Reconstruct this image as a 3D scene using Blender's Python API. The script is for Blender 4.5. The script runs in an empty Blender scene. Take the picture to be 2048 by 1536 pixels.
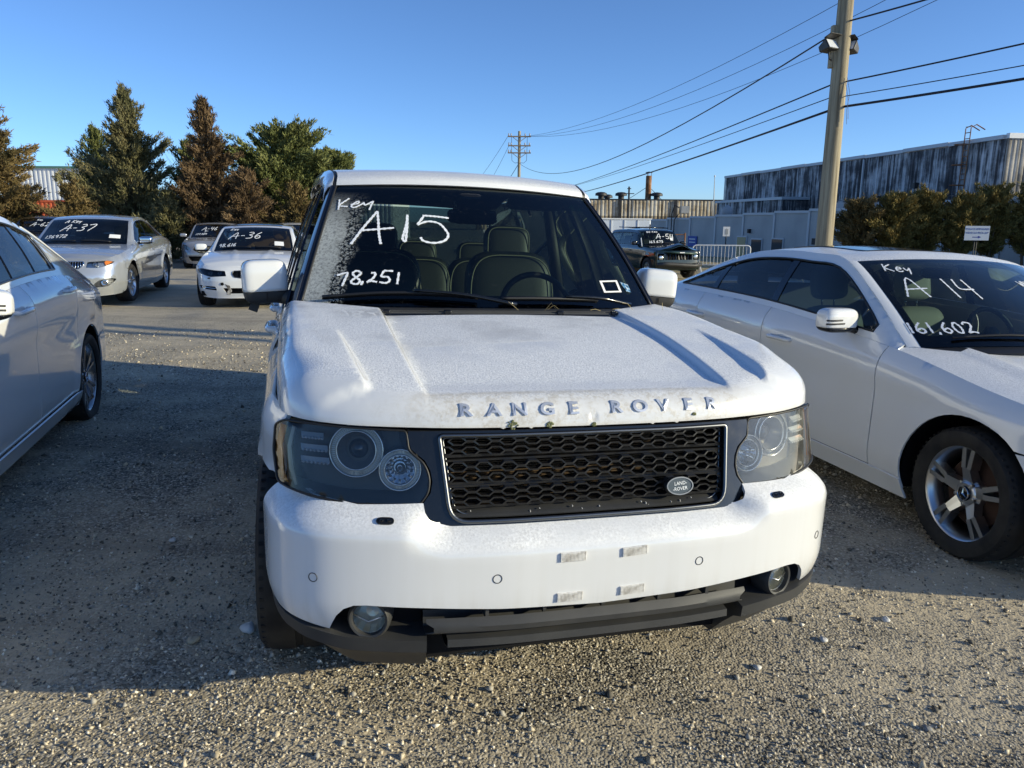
import bpy, math, random
import numpy as np
from mathutils import Vector, Matrix
from mathutils.geometry import delaunay_2d_cdt
random.seed(7); RNG = np.random.default_rng(7)
SC = bpy.context.scene
COL = SC.collection
PI = math.pi
# ------------------------------------------------------------------ camera
cam_d = bpy.data.cameras.new('camera'); CAM = bpy.data.objects.new('camera', cam_d); COL.objects.link(CAM)
cam_d.sensor_width = 36.0; cam_d.lens = 1537.0/2048*36; cam_d.clip_start = 0.05; cam_d.clip_end = 3000
CAM.matrix_world = Matrix.Translation((0, 0, 1.5604)) @ Matrix.Rotation(PI/2-0.2106, 4, 'X') @ Matrix.Rotation(0.0082, 4, 'Z')
SC.camera = CAM
SC.render.resolution_x = 1024; SC.render.resolution_y = 768
# ------------------------------------------------------------------ sky and sun
SUN_AZ = Vector((0.972, -0.235, 0)).normalized(); SUN_EL = math.radians(15.5)
SUN_DIR = Vector((SUN_AZ.x*math.cos(SUN_EL), SUN_AZ.y*math.cos(SUN_EL), math.sin(SUN_EL)))
world = bpy.data.worlds.new('World'); SC.world = world; world.use_nodes = True
wn = world.node_tree.nodes; wl = world.node_tree.links
sky = wn.new('ShaderNodeTexSky'); sky.sky_type = 'NISHITA'; sky.sun_disc = False
sky.sun_elevation = SUN_EL; sky.sun_rotation = math.atan2(SUN_AZ.x, SUN_AZ.y)
sky.altitude = 20; sky.air_density = 0.62; sky.dust_density = 0.35; sky.ozone_density = 5.0
bg = wn['Background']; wl.new(sky.outputs[0], bg.inputs[0]); bg.inputs[1].default_value = 0.14
sun_d = bpy.data.lights.new('sun', 'SUN'); sun_d.energy = 3.7; sun_d.angle = math.radians(0.53); sun_d.color = (1.0, 0.91, 0.64)
sun_o = bpy.data.objects.new('sun', sun_d); COL.objects.link(sun_o)
sun_o.rotation_euler = SUN_DIR.to_track_quat('Z', 'Y').to_euler(); sun_o.location = (30, -8, 20)
vs = SC.view_settings; vs.view_transform = 'Standard'; vs.look = 'None'; vs.gamma = 1.0; vs.use_curve_mapping = False; vs.exposure = 0.55
SC.cycles.max_bounces = 8; SC.cycles.transparent_max_bounces = 16; SC.cycles.glossy_bounces = 4
SC.cycles.use_denoising = True
# ------------------------------------------------------------------ mesh helpers
def A(x): return np.asarray(x, float)
def mk(name, V, F, mat, parent=None, smooth=True, sharp=None, thick=0.0, flip=False):
    me = bpy.data.meshes.new(name)
    V = A(V)
    if flip: F = [tuple(reversed(f)) for f in F]
    me.from_pydata([tuple(v) for v in V], [], [tuple(int(i) for i in f) for f in F])
    if smooth: me.polygons.foreach_set('use_smooth', [True]*len(me.polygons))
    if sharp: me.set_sharp_from_angle(angle=math.radians(sharp))
    if mat is not None: me.materials.append(mat)
    ob = bpy.data.objects.new(name, me); COL.objects.link(ob)
    if parent is not None: ob.parent = parent
    if thick:
        m = ob.modifiers.new('thickness', 'SOLIDIFY'); m.thickness = thick; m.offset = -1
        e = ob.modifiers.new('crisp_edges', 'EDGE_SPLIT'); e.split_angle = math.radians(52)
    return ob
def thing(name, label, cat, loc=(0, 0, 0), rz=0.0, group=None):
    o = bpy.data.objects.new(name, None); COL.objects.link(o); o.location = loc; o.rotation_euler = (0, 0, rz)
    o.empty_display_size = 0.2
    return tag(o, label, cat, group)
def tag(o, label, cat, group=None):
    o['label'] = label; o['category'] = cat
    if group: o['group'] = group
    return o
def struct(o): o['kind'] = 'structure'; return o
def stuff(o): o['kind'] = 'stuff'; return o
class MB:
    """collects boxes, tubes and grids into one mesh"""
    def __init__(s): s.V = []; s.F = []
    def add(s, V, F):
        o = len(s.V); s.V += [tuple(v) for v in V]; s.F += [tuple(i+o for i in f) for f in F]; return s
    def box(s, lo, hi, M=None):
        x0, y0, z0 = lo; x1, y1, z1 = hi
        V = [(x0,y0,z0),(x1,y0,z0),(x1,y1,z0),(x0,y1,z0),(x0,y0,z1),(x1,y0,z1),(x1,y1,z1),(x0,y1,z1)]
        if M is not None: V = [tuple(M @ Vector(v)) for v in V]
        return s.add(V, [(0,3,2,1),(4,5,6,7),(0,1,5,4),(1,2,6,5),(2,3,7,6),(3,0,4,7)])
    def tube(s, pts, r, n=6, closed=False, caps=True, r2=None):
        P = [Vector(p) for p in pts]; N = len(P); V = []; up = Vector((0.13, 0.21, 1)).normalized(); prev = None
        for i in range(N):
            a = P[(i-1) % N] if (closed or i > 0) else P[i]; b = P[(i+1) % N] if (closed or i < N-1) else P[i]
            t = (b-a).normalized()
            if prev is None:
                u = t.cross(up)
                if u.length < 1e-3: u = t.cross(Vector((1, 0, 0)))
                u.normalize()
            else:
                u = (prev - t*prev.dot(t)); u = u.normalized() if u.length > 1e-6 else t.orthogonal().normalized()
            prev = u; w = t.cross(u)
            ri = r if r2 is None else r + (r2-r)*i/max(1, N-1)
            if hasattr(r, '__len__'): ri = r[i]
            for k in range(n):
                q = 2*PI*k/n; V.append(P[i] + u*(ri*math.cos(q)) + w*(ri*math.sin(q)))
        F = []; M = N if closed else N-1
        for i in range(M):
            j = (i+1) % N
            for k in range(n): l = (k+1) % n; F.append((i*n+k, i*n+l, j*n+l, j*n+k))
        if caps and not closed: F.append(tuple(range(n-1, -1, -1))); F.append(tuple((N-1)*n+k for k in range(n)))
        return s.add(V, F)
    def lathe(s, prof, n=32, M=None, closed=False):
        """prof: (radius, along x)"""
        V = []; F = []; m = len(prof)
        for k in range(n):
            q = 2*PI*k/n
            for r, h in prof: V.append(Vector((h, r*math.cos(q), r*math.sin(q))))
        if M is not None: V = [M @ v for v in V]
        for k in range(n):
            l = (k+1) % n
            for i in range(m-1 if not closed else m):
                j = (i+1) % m; F.append((k*m+i, k*m+j, l*m+j, l*m+i))
        return s.add(V, F)
    def build(s, name, mat, parent=None, smooth=False, sharp=None, bevel=0.0, seg=2, flip=False):
        o = mk(name, s.V, s.F, mat, parent, smooth or bool(sharp), sharp, flip=flip)
        if bevel:
            b = o.modifiers.new('bevel', 'BEVEL'); b.width = bevel; b.segments = seg; b.limit_method = 'ANGLE'; b.angle_limit = 0.6; b.harden_normals = False
            o.data.polygons.foreach_set('use_smooth', [True]*len(o.data.polygons)); o.data.set_sharp_from_angle(angle=math.radians(35))
        return o
def cr(pts, n=8, closed=False):
    """Catmull-Rom through pts, n samples each span (any dimension)"""
    P = A(pts); N = len(P)
    if closed: Q = np.vstack([P[-1:], P, P[:2]])
    else: Q = np.vstack([2*P[0]-P[1], P, 2*P[-1]-P[-2]])
    out = []; M = N if closed else N-1
    for i in range(M):
        p0, p1, p2, p3 = Q[i:i+4]
        t = np.linspace(0, 1, n, endpoint=False)[:, None]
        out.append(.5*(2*p1+(p2-p0)*t+(2*p0-5*p1+4*p2-p3)*t**2+(3*p1-p0-3*p2+p3)*t**3))
    if not closed: out.append(P[-1:])
    return np.vstack(out)
def resample(pts, n):
    P = A(pts); d = np.r_[0, np.cumsum(np.linalg.norm(np.diff(P, axis=0), axis=1))]
    t = np.linspace(0, d[-1], n); return np.stack([np.interp(t, d, P[:, k]) for k in range(P.shape[1])], 1)
def densify(P, step, closed=True):
    P = A(P); out = []; N = len(P)
    for i in range(N if closed else N-1):
        a, b = P[i], P[(i+1) % N]; L = np.linalg.norm(b-a)
        if L < 1e-7: continue
        k = max(1, int(math.ceil(L/step)))
        for j in range(k): out.append(a+(b-a)*j/k)
    if not closed: out.append(P[-1])
    return A(out)
def fillet(poly, r, n=5):
    P = [A(p) for p in poly]; N = len(P); out = []
    rr = r if hasattr(r, '__len__') else [r]*N
    for i in range(N):
        a, b, c = P[i-1], P[i], P[(i+1) % N]
        la, lc = np.linalg.norm(a-b), np.linalg.norm(c-b); q = min(rr[i], la*.49, lc*.49)
        if q < 1e-5: out.append(b); continue
        p0 = b+(a-b)/la*q; p2 = b+(c-b)/lc*q
        for t in np.linspace(0, 1, n): out.append((1-t)**2*p0+2*t*(1-t)*b+t*t*p2)
    return A(out)
def inside(P, poly):
    x, y = P[:, 0], P[:, 1]; c = np.zeros(len(P), bool); N = len(poly)
    for i in range(N):
        x0, y0 = poly[i]; x1, y1 = poly[i-1]
        if y0 == y1: continue
        m = ((y0 > y) != (y1 > y)) & (x < (x1-x0)*(y-y0)/(y1-y0)+x0); c ^= m
    return c
def panel2d(outline, step, holes=(), extra=None, estep=None):
    es = estep or step
    loops = [densify(outline, es)]+[densify(h, es) for h in holes]
    allp = np.vstack(loops); lo, hi = loops[0].min(0), loops[0].max(0)
    gx = np.arange(lo[0]+step*.5, hi[0], step); gy = np.arange(lo[1]+step*.5, hi[1], step)
    G = np.array([(x+(j % 2)*step*.5, y) for j, y in enumerate(gy) for x in gx]).reshape(-1, 2)
    if extra is not None: G = np.vstack([A(extra), G]) if len(G) else A(extra)
    if len(G):
        keep = inside(G, loops[0])
        for h in loops[1:]: keep &= ~inside(G, h)
        G = G[keep]
        if len(G):
            d2 = np.full(len(G), 1e9)
            for k in range(0, len(allp), 256): d2 = np.minimum(d2, ((G[:, None, :]-allp[None, k:k+256, :])**2).sum(2).min(1))
            ne = 0 if extra is None else 0
            G = G[d2 > (es*.45)**2 if extra is None else d2 > (1e-4)**2]
    E = []; o = 0
    for l in loops: n = len(l); E += [(o+i, o+(i+1) % n) for i in range(n)]; o += n
    P = np.vstack([allp, G]) if len(G) else allp
    v, e, f, *_ = delaunay_2d_cdt([Vector(p) for p in P], E, [], 0, 1e-7)
    v = A([tuple(q) for q in v]); f = np.array([t for t in f if len(t) == 3])
    c = v[f].mean(1); k = inside(c, loops[0])
    for h in loops[1:]: k &= ~inside(c, h)
    return v, f[k]
def panel(name, outline, func, step, mat, parent, holes=(), thick=.01, ref=(0, 2.4, .6), extra=None, mirror=False, estep=None, sharp=None, both=False):
    v, f = panel2d(outline, step, holes, extra, estep)
    V = A(func(v))
    T = V[f]; n = np.cross(T[:, 1]-T[:, 0], T[:, 2]-T[:, 0]); s = (n*(T.mean(1)-A(ref))).sum()
    if s < 0: f = f[:, ::-1]
    obs = []
    if both or not mirror: obs.append(mk(name, V, f, mat, parent, True, sharp, thick))
    if both or mirror: obs.append(mk(name, V*A([-1, 1, 1]), f[:, ::-1], mat, parent, True, sharp, thick))
    return obs[0] if len(obs) == 1 else obs
def grid(name, G, mat, parent, thick=0., ref=(0, 2.4, .6), sharp=None, closed_u=False):
    """G: array (nu, nv, 3)"""
    G = A(G); nu, nv, _ = G.shape; V = G.reshape(-1, 3)
    F = [(i*nv+j, ((i+1) % nu)*nv+j, ((i+1) % nu)*nv+j+1, i*nv+j+1) for i in range(nu if closed_u else nu-1) for j in range(nv-1)]
    T = V[np.array(F)]; n = np.cross(T[:, 1]-T[:, 0], T[:, 2]-T[:, 0]); s = (n*(T.mean(1)-A(ref))).sum()
    return mk(name, V, F, mat, parent, True, sharp, thick, flip=s < 0)
def text_mesh(name, body, size, mat, parent, M, extrude=.002, xs=1.0, shear=0., align='CENTER', offset=0., bevel=0.):
    c = bpy.data.curves.new(name, 'FONT'); c.body = body; c.size = size; c.extrude = extrude; c.align_x = align; c.align_y = 'CENTER'
    c.shear = shear; c.resolution_u = 3; c.offset = offset; c.bevel_depth = bevel
    t = bpy.data.objects.new(name+'_tmp', c); COL.objects.link(t)
    me = bpy.data.meshes.new_from_object(t); bpy.data.objects.remove(t); bpy.data.curves.remove(c)
    me.name = name; me.materials.clear(); me.materials.append(mat)
    me.transform(Matrix.Diagonal((xs, 1, 1, 1)))
    o = bpy.data.objects.new(name, me); COL.objects.link(o); o.parent = parent; o.matrix_local = M
    return o
def frame_M(o, xdir, ydir):
    x = Vector(xdir).normalized(); z = x.cross(Vector(ydir)).normalized(); y = z.cross(x)
    return Matrix(((x.x, y.x, z.x, o[0]), (x.y, y.y, z.y, o[1]), (x.z, y.z, z.z, o[2]), (0, 0, 0, 1)))
def sstep(a, b, x): t = np.clip((A(x)-a)/(b-a), 0, 1); return t*t*(3-2*t)
# handwriting: strokes on a unit cell (x 0..w, y 0..1), listed as polylines
GLY = {
 'A': (.8, [[(0,0),(.5,1),(.68,0)],[(.12,.38),(.85,.45)]]), 'K': (.7, [[(.08,1),(0,0)],[(.62,1),(.1,.5),(.65,.02)]]),
 'e': (.5, [[(.05,.35),(.42,.42),(.38,.62),(.2,.62),(.05,.35),(.1,.08),(.3,.02),(.5,.15)]]),
 'y': (.55, [[(.02,.6),(.08,.3),(.25,.3),(.45,.6)],[(.45,.62),(.35,.1),(.25,-.25)]]), '1': (.25, [[(.16,1),(.1,.0)]]),
 '2': (.6, [[(.05,.8),(.2,1),(.5,.95),(.5,.65),(.05,.05),(.3,.12),(.62,.02)]]), '3': (.6, [[(.05,.95),(.4,1),(.5,.78),(.2,.55),(.5,.4),(.45,.08),(.02,.02)]]),
 '4': (.6, [[(.15,1),(.05,.5),(.55,.5)],[(.5,1),(.42,0)]]), '5': (.6, [[(.6,1),(.15,.95)],[(.15,.95),(.08,.55),(.4,.6),(.52,.3),(.35,.02),(.02,.08)]]),
 '6': (.55, [[(.42,1),(.1,.6),(.04,.2),(.25,0),(.48,.2),(.35,.45),(.06,.3)]]), '7': (.6, [[(0,.92),(.58,1),(.25,0)]]),
 '8': (.55, [[(.45,.85),(.2,1),(.08,.75),(.45,.35),(.35,.02),(.08,.1),(.12,.4),(.45,.7),(.45,.85)]]), '9': (.5, [[(.42,.85),(.15,.95),(.05,.65),(.3,.5),(.44,.8),(.38,0)]]),
 '0': (.55, [[(.25,.98),(.05,.6),(.1,.1),(.35,.02),(.5,.5),(.4,.92),(.25,.98)]]), ',': (.25, [[(.12,.08),(.05,-.15)]]), '-': (.45, [[(.05,.45),(.38,.48)]]), ' ': (.4, []),
 'W': (.8, [[(0,.9),(.2,0),(.38,.7),(.55,0),(.78,1)]]), 'X': (.6, [[(0,1),(.5,0)],[(.5,1),(0,0)]]), 'N': (.6, [[(0,0),(.05,1),(.45,0),(.5,1)]]), 'H': (.6, [[(.05,1),(0,0)],[(.5,1),(.45,0)],[(0,.5),(.5,.5)]]),
 'F': (.5, [[(.05,0),(.08,1),(.45,1)],[(.06,.55),(.38,.55)]]), 'B': (.5, [[(.05,0),(.08,1),(.4,.9),(.1,.55),(.45,.3),(.05,0)]]), 'G': (.6, [[(.5,.85),(.2,1),(.03,.5),(.2,0),(.5,.1),(.5,.45),(.3,.45)]]), 'D': (.5, [[(.05,0),(.08,1),(.45,.6),(.35,.1),(.05,0)]])}
def glyph_strokes(txt, x, y, h, slant=.15, rot=0., xs=1.0):
    out = []; cx = 0
    for ch in txt:
        w, st = GLY[ch]
        for s in st:
            p = A(s)*h; p[:, 0] = p[:, 0]*xs+cx+p[:, 1]*slant
            if len(p) > 2: p = cr(p, 4)
            c_, s_ = math.cos(rot), math.sin(rot)
            out.append(np.stack([x+p[:, 0]*c_-p[:, 1]*s_, y+p[:, 0]*s_+p[:, 1]*c_], 1))
        cx += (w+.16)*h*xs
    return out
def writing(name, strokes, func, width, mat, parent, lift=.004):
    """flat ribbons following a surface: func maps Nx2 -> Nx3"""
    V = []; F = []
    for s in strokes:
        P = densify(s, width*.9, closed=False); n = len(P)
        if n < 2: continue
        d = np.gradient(P, axis=0); d /= np.linalg.norm(d, axis=1)[:, None]+1e-9; nn = np.stack([-d[:, 1], d[:, 0]], 1)
        w = width*.5*(1+.25*np.sin(np.arange(n)*1.7+len(V)))[:, None]
        L, R_ = P+nn*w, P-nn*w; o = len(V); V += [tuple(q) for q in np.vstack([L, R_])]
        F += [(o+i, o+i+1, o+n+i+1, o+n+i) for i in range(n-1)]
    Q = A(func(A(V)))
    T = Q[np.array(F)]; nrm = np.cross(T[:, 1]-T[:, 0], T[:, 2]-T[:, 0]).sum(0)
    nrm /= np.linalg.norm(nrm)+1e-9
    if nrm[1] > 0: nrm = -nrm; F = [f[::-1] for f in F]
    return mk(name, Q+nrm*lift, F, mat, parent, False, thick=.0012)
# ------------------------------------------------------------------ materials
def N(nt, t, **kw):
    n = nt.nodes.new(t)
    for k, v in kw.items():
        if k in n.inputs: n.inputs[k].default_value = v
        else: setattr(n, k, v)
    return n
def pmat(name, col=(.5, .5, .5), rough=.5, metal=0., coat=0., spec=.5, fn=None, **kw):
    m = bpy.data.materials.new(name); m.use_nodes = True; nt = m.node_tree; b = nt.nodes['Principled BSDF']
    b.inputs['Base Color'].default_value = (*col, 1); b.inputs['Roughness'].default_value = rough; b.inputs['Metallic'].default_value = metal
    b.inputs['Coat Weight'].default_value = coat; b.inputs['Coat Roughness'].default_value = .04; b.inputs['Specular IOR Level'].default_value = spec
    for k, v in kw.items(): b.inputs[k.replace('_', ' ')].default_value = v
    if fn: fn(nt, b, nt.links.new)
    return m
def coords(nt, scale=(1, 1, 1), space='Object'):
    tc = N(nt, 'ShaderNodeTexCoord'); mp = N(nt, 'ShaderNodeMapping'); mp.inputs['Scale'].default_value = scale
    nt.links.new(tc.outputs[space], mp.inputs[0]); return mp.outputs[0]
def ramp(nt, src, stops):
    r = N(nt, 'ShaderNodeValToRGB'); e = r.color_ramp.elements
    while len(e) > 1: e.remove(e[-1])
    e[0].position = stops[0][0]; e[0].color = (*stops[0][1], 1) if len(stops[0][1]) == 3 else stops[0][1]
    for p, c in stops[1:]:
        q = e.new(p); q.color = (*c, 1) if len(c) == 3 else c
    nt.links.new(src, r.inputs[0]); return r.outputs[0]
def noise(nt, vec, scale, detail=4, rough=.55, w=None):
    n = N(nt, 'ShaderNodeTexNoise'); n.inputs['Scale'].default_value = scale; n.inputs['Detail'].default_value = detail; n.inputs['Roughness'].default_value = rough
    nt.links.new(vec, n.inputs['Vector']); return n.outputs[0]
def mixc(nt, fac, a, b, blend='MIX'):
    m = N(nt, 'ShaderNodeMix'); m.data_type = 'RGBA'; m.blend_type = blend
    for s, v in ((m.inputs[0], fac), (m.inputs[6], a), (m.inputs[7], b)):
        if hasattr(v, 'links'): nt.links.new(v, s)
        elif isinstance(v, (int, float)): s.default_value = v
        else: s.default_value = (*v, 1)
    return m.outputs[2]
def math_(nt, op, a, b=None, clamp=False):
    m = N(nt, 'ShaderNodeMath'); m.operation = op; m.use_clamp = clamp
    for s, v in zip(m.inputs, (a, b)):
        if v is None: continue
        if hasattr(v, 'links'): nt.links.new(v, s)
        else: s.default_value = v
    return m.outputs[0]
def bump(nt, b, h, strength=.3, dist=.01):
    n = N(nt, 'ShaderNodeBump'); n.inputs['Strength'].default_value = strength; n.inputs['Distance'].default_value = dist
    nt.links.new(h, n.inputs['Height']); nt.links.new(n.outputs[0], b.inputs['Normal'])
def fn_paint(c, frost=0., dirt=0.):
    """car paint with road film, optional frost crystals on the upward faces and grime"""
    def fn(nt, b, L):
        v = coords(nt); n1 = noise(nt, v, 3.0, 5); n2 = noise(nt, v, 60, 3)
        film = ramp(nt, n1, [(.35, (0, 0, 0)), (.75, (1, 1, 1))])
        colr = mixc(nt, math_(nt, 'MULTIPLY', film, .10+dirt), c, tuple(k*.72 for k in c))
        rgh = math_(nt, 'ADD', math_(nt, 'MULTIPLY', film, .12), .10)
        if frost > 0:
            g = N(nt, 'ShaderNodeNewGeometry'); sx = N(nt, 'ShaderNodeSeparateXYZ'); L(g.outputs['Normal'], sx.inputs[0])
            up = ramp(nt, sx.outputs[2], [(.55, (0, 0, 0)), (.85, (1, 1, 1))])
            n3 = noise(nt, v, 2.2, 4); pm = ramp(nt, n3, [(.3, (.35,)*3), (.6, (1, 1, 1))])
            vo = N(nt, 'ShaderNodeTexVoronoi'); vo.inputs['Scale'].default_value = 230; L(v, vo.inputs['Vector'])
            n5 = noise(nt, v, 120, 4, .7)
            fm = math_(nt, 'MULTIPLY', math_(nt, 'MULTIPLY', up, pm), frost, True)
            grain = ramp(nt, n5, [(.35, (.60, .61, .62)), (.52, (.80, .80, .80)), (.68, (.95, .95, .95))])
            colr = mixc(nt, fm, colr, grain); rgh = math_(nt, 'ADD', rgh, math_(nt, 'MULTIPLY', fm, .34))
            cw = math_(nt, 'SUBTRACT', 1.0, fm, True); L(cw, b.inputs['Coat Weight'])
            hh = math_(nt, 'MULTIPLY', math_(nt, 'ADD', n5, vo.outputs[0]), fm); bump(nt, b, hh, .5, .004)
        L(colr, b.inputs['Base Color']); L(rgh, b.inputs['Roughness'])
    return fn
W_ = (.78, .785, .78)
M_paint = pmat('white_paint', W_, .2, coat=1., fn=fn_paint(W_))
M_frost = pmat('white_paint_frosted', W_, .2, coat=1., fn=fn_paint(W_, frost=.9))
def fn_hood(nt, b, L):
    # frosted white clamshell with grime gathered along its front lip (object space: y is back from the nose, z up)
    v = coords(nt); sp = N(nt, 'ShaderNodeSeparateXYZ'); L(v, sp.inputs[0]); X, Y, Z = sp.outputs
    ax = math_(nt, 'ABSOLUTE', X)
    n5 = noise(nt, v, 150, 4, .75); nb = noise(nt, v, 3.2, 5, .6); nm = noise(nt, v, 26, 5, .65); nst = noise(nt, coords(nt, (40, 40, 3)), 1.0, 4, .6)
    g = N(nt, 'ShaderNodeNewGeometry'); sx = N(nt, 'ShaderNodeSeparateXYZ'); L(g.outputs['Normal'], sx.inputs[0])
    up = ramp(nt, sx.outputs[2], [(.80, (0, 0, 0)), (.95, (1, 1, 1))])
    frost = math_(nt, 'MULTIPLY', math_(nt, 'MULTIPLY', up, ramp(nt, nb, [(.28, (.30,)*3), (.5, (1, 1, 1))])), .95)
    grain = ramp(nt, n5, [(.30, (.50, .52, .55)), (.50, (.76, .77, .78)), (.70, (.98, .98, .98))])
    colr = mixc(nt, frost, (.74, .745, .75), grain)
    # grime band: nose face between the creases
    band = math_(nt, 'MULTIPLY', ramp(nt, Y, [(.13, (1,)*3), (.205, (1,)*3), (.225, (0,)*3)]), ramp(nt, ax, [(.46, (1,)*3), (.56, (.35,)*3), (.75, (.05,)*3)]))
    spots = ramp(nt, math_(nt, 'ADD', math_(nt, 'MULTIPLY', nm, .5), math_(nt, 'MULTIPLY', noise(nt, v, 90, 4, .75), .5)), [(.46, (0,)*3), (.60, (1,)*3)])
    dirt = math_(nt, 'MULTIPLY', band, math_(nt, 'ADD', math_(nt, 'MULTIPLY', spots, .55), .10))
    low = math_(nt, 'MULTIPLY', ramp(nt, Z, [(.975, (1,)*3), (1.01, (0,)*3)]), math_(nt, 'MULTIPLY', nst, .9))
    edge = math_(nt, 'MULTIPLY', math_(nt, 'MULTIPLY', ramp(nt, Y, [(.185, (0,)*3), (.208, (1,)*3), (.23, (0,)*3)]), ramp(nt, ax, [(.46, (1,)*3), (.56, (0,)*3)])), ramp(nt, nm, [(.3, (.2,)*3), (.6, (1,)*3)]))
    side = math_(nt, 'MULTIPLY', math_(nt, 'MULTIPLY', ramp(nt, ax, [(.835, (0,)*3), (.87, (1,)*3)]), ramp(nt, Y, [(.34, (0,)*3), (.44, (1,)*3)])), ramp(nt, noise(nt, coords(nt, (6, 14, 5)), 2.0, 6, .7), [(.42, (0,)*3), (.62, (.8,)*3)]))
    dd = math_(nt, 'MAXIMUM', math_(nt, 'MAXIMUM', dirt, low), math_(nt, 'MAXIMUM', math_(nt, 'MULTIPLY', edge, .75), side), True)
    colr = mixc(nt, math_(nt, 'MULTIPLY', dd, .85), colr, (.38, .33, .25))
    L(colr, b.inputs['Base Color'])
    rg = math_(nt, 'ADD', .2, math_(nt, 'ADD', math_(nt, 'MULTIPLY', frost, .38), math_(nt, 'MULTIPLY', dd, .35)), True); L(rg, b.inputs['Roughness'])
    L(math_(nt, 'SUBTRACT', 1., math_(nt, 'MAXIMUM', frost, dd), True), b.inputs['Coat Weight'])
    bump(nt, b, math_(nt, 'ADD', math_(nt, 'MULTIPLY', n5, frost), math_(nt, 'MULTIPLY', nm, math_(nt, 'MULTIPLY', dd, .3))), .55, .004)
M_hood = pmat('white_paint_hood_frost_grime', W_, .3, coat=1., fn=fn_hood)
def fn_bumper(nt, b, L):
    v = coords(nt); sp = N(nt, 'ShaderNodeSeparateXYZ'); L(v, sp.inputs[0])
    g = N(nt, 'ShaderNodeNewGeometry'); sx = N(nt, 'ShaderNodeSeparateXYZ'); L(g.outputs['Normal'], sx.inputs[0])
    up = ramp(nt, sx.outputs[2], [(.25, (0, 0, 0)), (.6, (1, 1, 1))]); n1 = noise(nt, v, 6, 5, .6); n2 = noise(nt, v, 140, 4, .7); st = noise(nt, coords(nt, (30, 30, 2.0)), 1.0, 3)
    fr = math_(nt, 'MULTIPLY', up, ramp(nt, n1, [(.3, (.15,)*3), (.62, (1,)*3)]))
    c1 = mixc(nt, fr, (.74, .745, .75), ramp(nt, n2, [(.3, (.58, .58, .58)), (.65, (.92, .92, .92))]))
    dl = math_(nt, 'MULTIPLY', ramp(nt, sp.outputs[2], [(.44, (.40,)*3), (.56, (.05,)*3), (.75, (.10,)*3)]), ramp(nt, st, [(.42, (0,)*3), (.75, (1,)*3)]))
    L(mixc(nt, dl, c1, (.50, .46, .38)), b.inputs['Base Color']); L(math_(nt, 'ADD', .17, math_(nt, 'MULTIPLY', fr, .35)), b.inputs['Roughness'])
    L(math_(nt, 'SUBTRACT', 1., fr, True), b.inputs['Coat Weight']); bump(nt, b, math_(nt, 'MULTIPLY', n2, fr), .4, .003)
M_bump = pmat('white_paint_bumper', W_, .2, coat=1., fn=fn_bumper)
M_silver = pmat('silver_paint', (.52, .54, .55), .28, .55, coat=1., fn=fn_paint((.52, .54, .55), frost=.25))
M_greyp = pmat('grey_paint', (.30, .31, .34), .3, .4, coat=1., fn=fn_paint((.27, .28, .31), frost=.3))
M_blackp = pmat('black_paint', (.012, .013, .016), .2, 0, coat=1., fn=fn_paint((.012, .013, .017), dirt=.1))
M_greenp = pmat('dark_green_paint', (.006, .014, .012), .25, 0, coat=.6, fn=fn_paint((.006, .014, .012), dirt=.3))
M_navyp = pmat('navy_paint', (.02, .025, .04), .25, 0, coat=1., fn=fn_paint((.02, .024, .036), dirt=.2))
def fn_gloss_black(nt, b, L):
    v = coords(nt); n = noise(nt, v, 5, 5, .65); n2 = noise(nt, v, 90, 4, .7)
    L(mixc(nt, ramp(nt, n2, [(.55, (0,)*3), (.8, (.30,)*3)]), (.008, .009, .011), (.05, .047, .042)), b.inputs['Base Color'])
    L(ramp(nt, n, [(.35, (.08,)*3), (.7, (.20,)*3)]), b.inputs['Roughness'])
M_gblack = pmat('gloss_black_trim', (.01, .011, .013), .15, spec=.5, fn=fn_gloss_black)
M_glassblk = pmat('black_pillar_glass', (.006, .008, .016), .07, spec=.6)
def fn_plastic(nt, b, L):
    v = coords(nt); n = noise(nt, v, 420, 2, .5); n1 = noise(nt, v, 5, 4)
    L(ramp(nt, n1, [(.3, (.026, .027, .029)), (.7, (.050, .049, .047))]), b.inputs['Base Color']); bump(nt, b, n, .25, .001)
M_plastic = pmat('grey_plastic', (.06, .06, .06), .55, fn=fn_plastic)
M_dark = pmat('dark_cavity', (.006, .006, .007), .8, spec=.2)
M_rubber = pmat('tyre_rubber', (.018, .018, .018), .75, spec=.3, fn=lambda nt, b, L: L(ramp(nt, noise(nt, coords(nt), 9, 5), [(.35, (.013, .013, .014)), (.7, (.040, .037, .032))]), b.inputs['Base Color']))
M_seal = pmat('black_seal', (.012, .012, .013), .5)
M_chrome = pmat('chrome', (.72, .73, .75), .10, 1.0)
M_alu = pmat('brushed_alloy', (.60, .61, .62), .28, 1.0)
M_alud = pmat('dark_alloy', (.16, .165, .17), .35, 1.0)
M_alum = pmat('mid_alloy', (.36, .37, .38), .25, 1.0)
M_rust = pmat('rusty_rotor', (.04, .017, .009), .85)
M_amber = pmat('amber_lens', (.80, .26, .03), .15, coat=1.)
M_pebblelens = pmat('clear_reflector', (.75, .78, .80), .12, .8)
def fn_seat(nt, b, L): bump(nt, b, noise(nt, coords(nt), 160, 3), .2, .002)
M_leather = pmat('black_leather', (.010, .011, .011), .45, fn=fn_seat)
M_leatherg = pmat('dark_green_grey_leather', (.008, .010, .007), .5, fn=fn_seat)
M_tan = pmat('tan_leather', (.30, .14, .06), .5, fn=fn_seat)
M_cream = pmat('cream_leather', (.52, .50, .40), .55, fn=fn_seat)
M_pipe = pmat('cream_piping', (.20, .19, .13), .6)
M_dash = pmat('dashboard_plastic', (.022, .023, .025), .6, fn=fn_seat)
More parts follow.
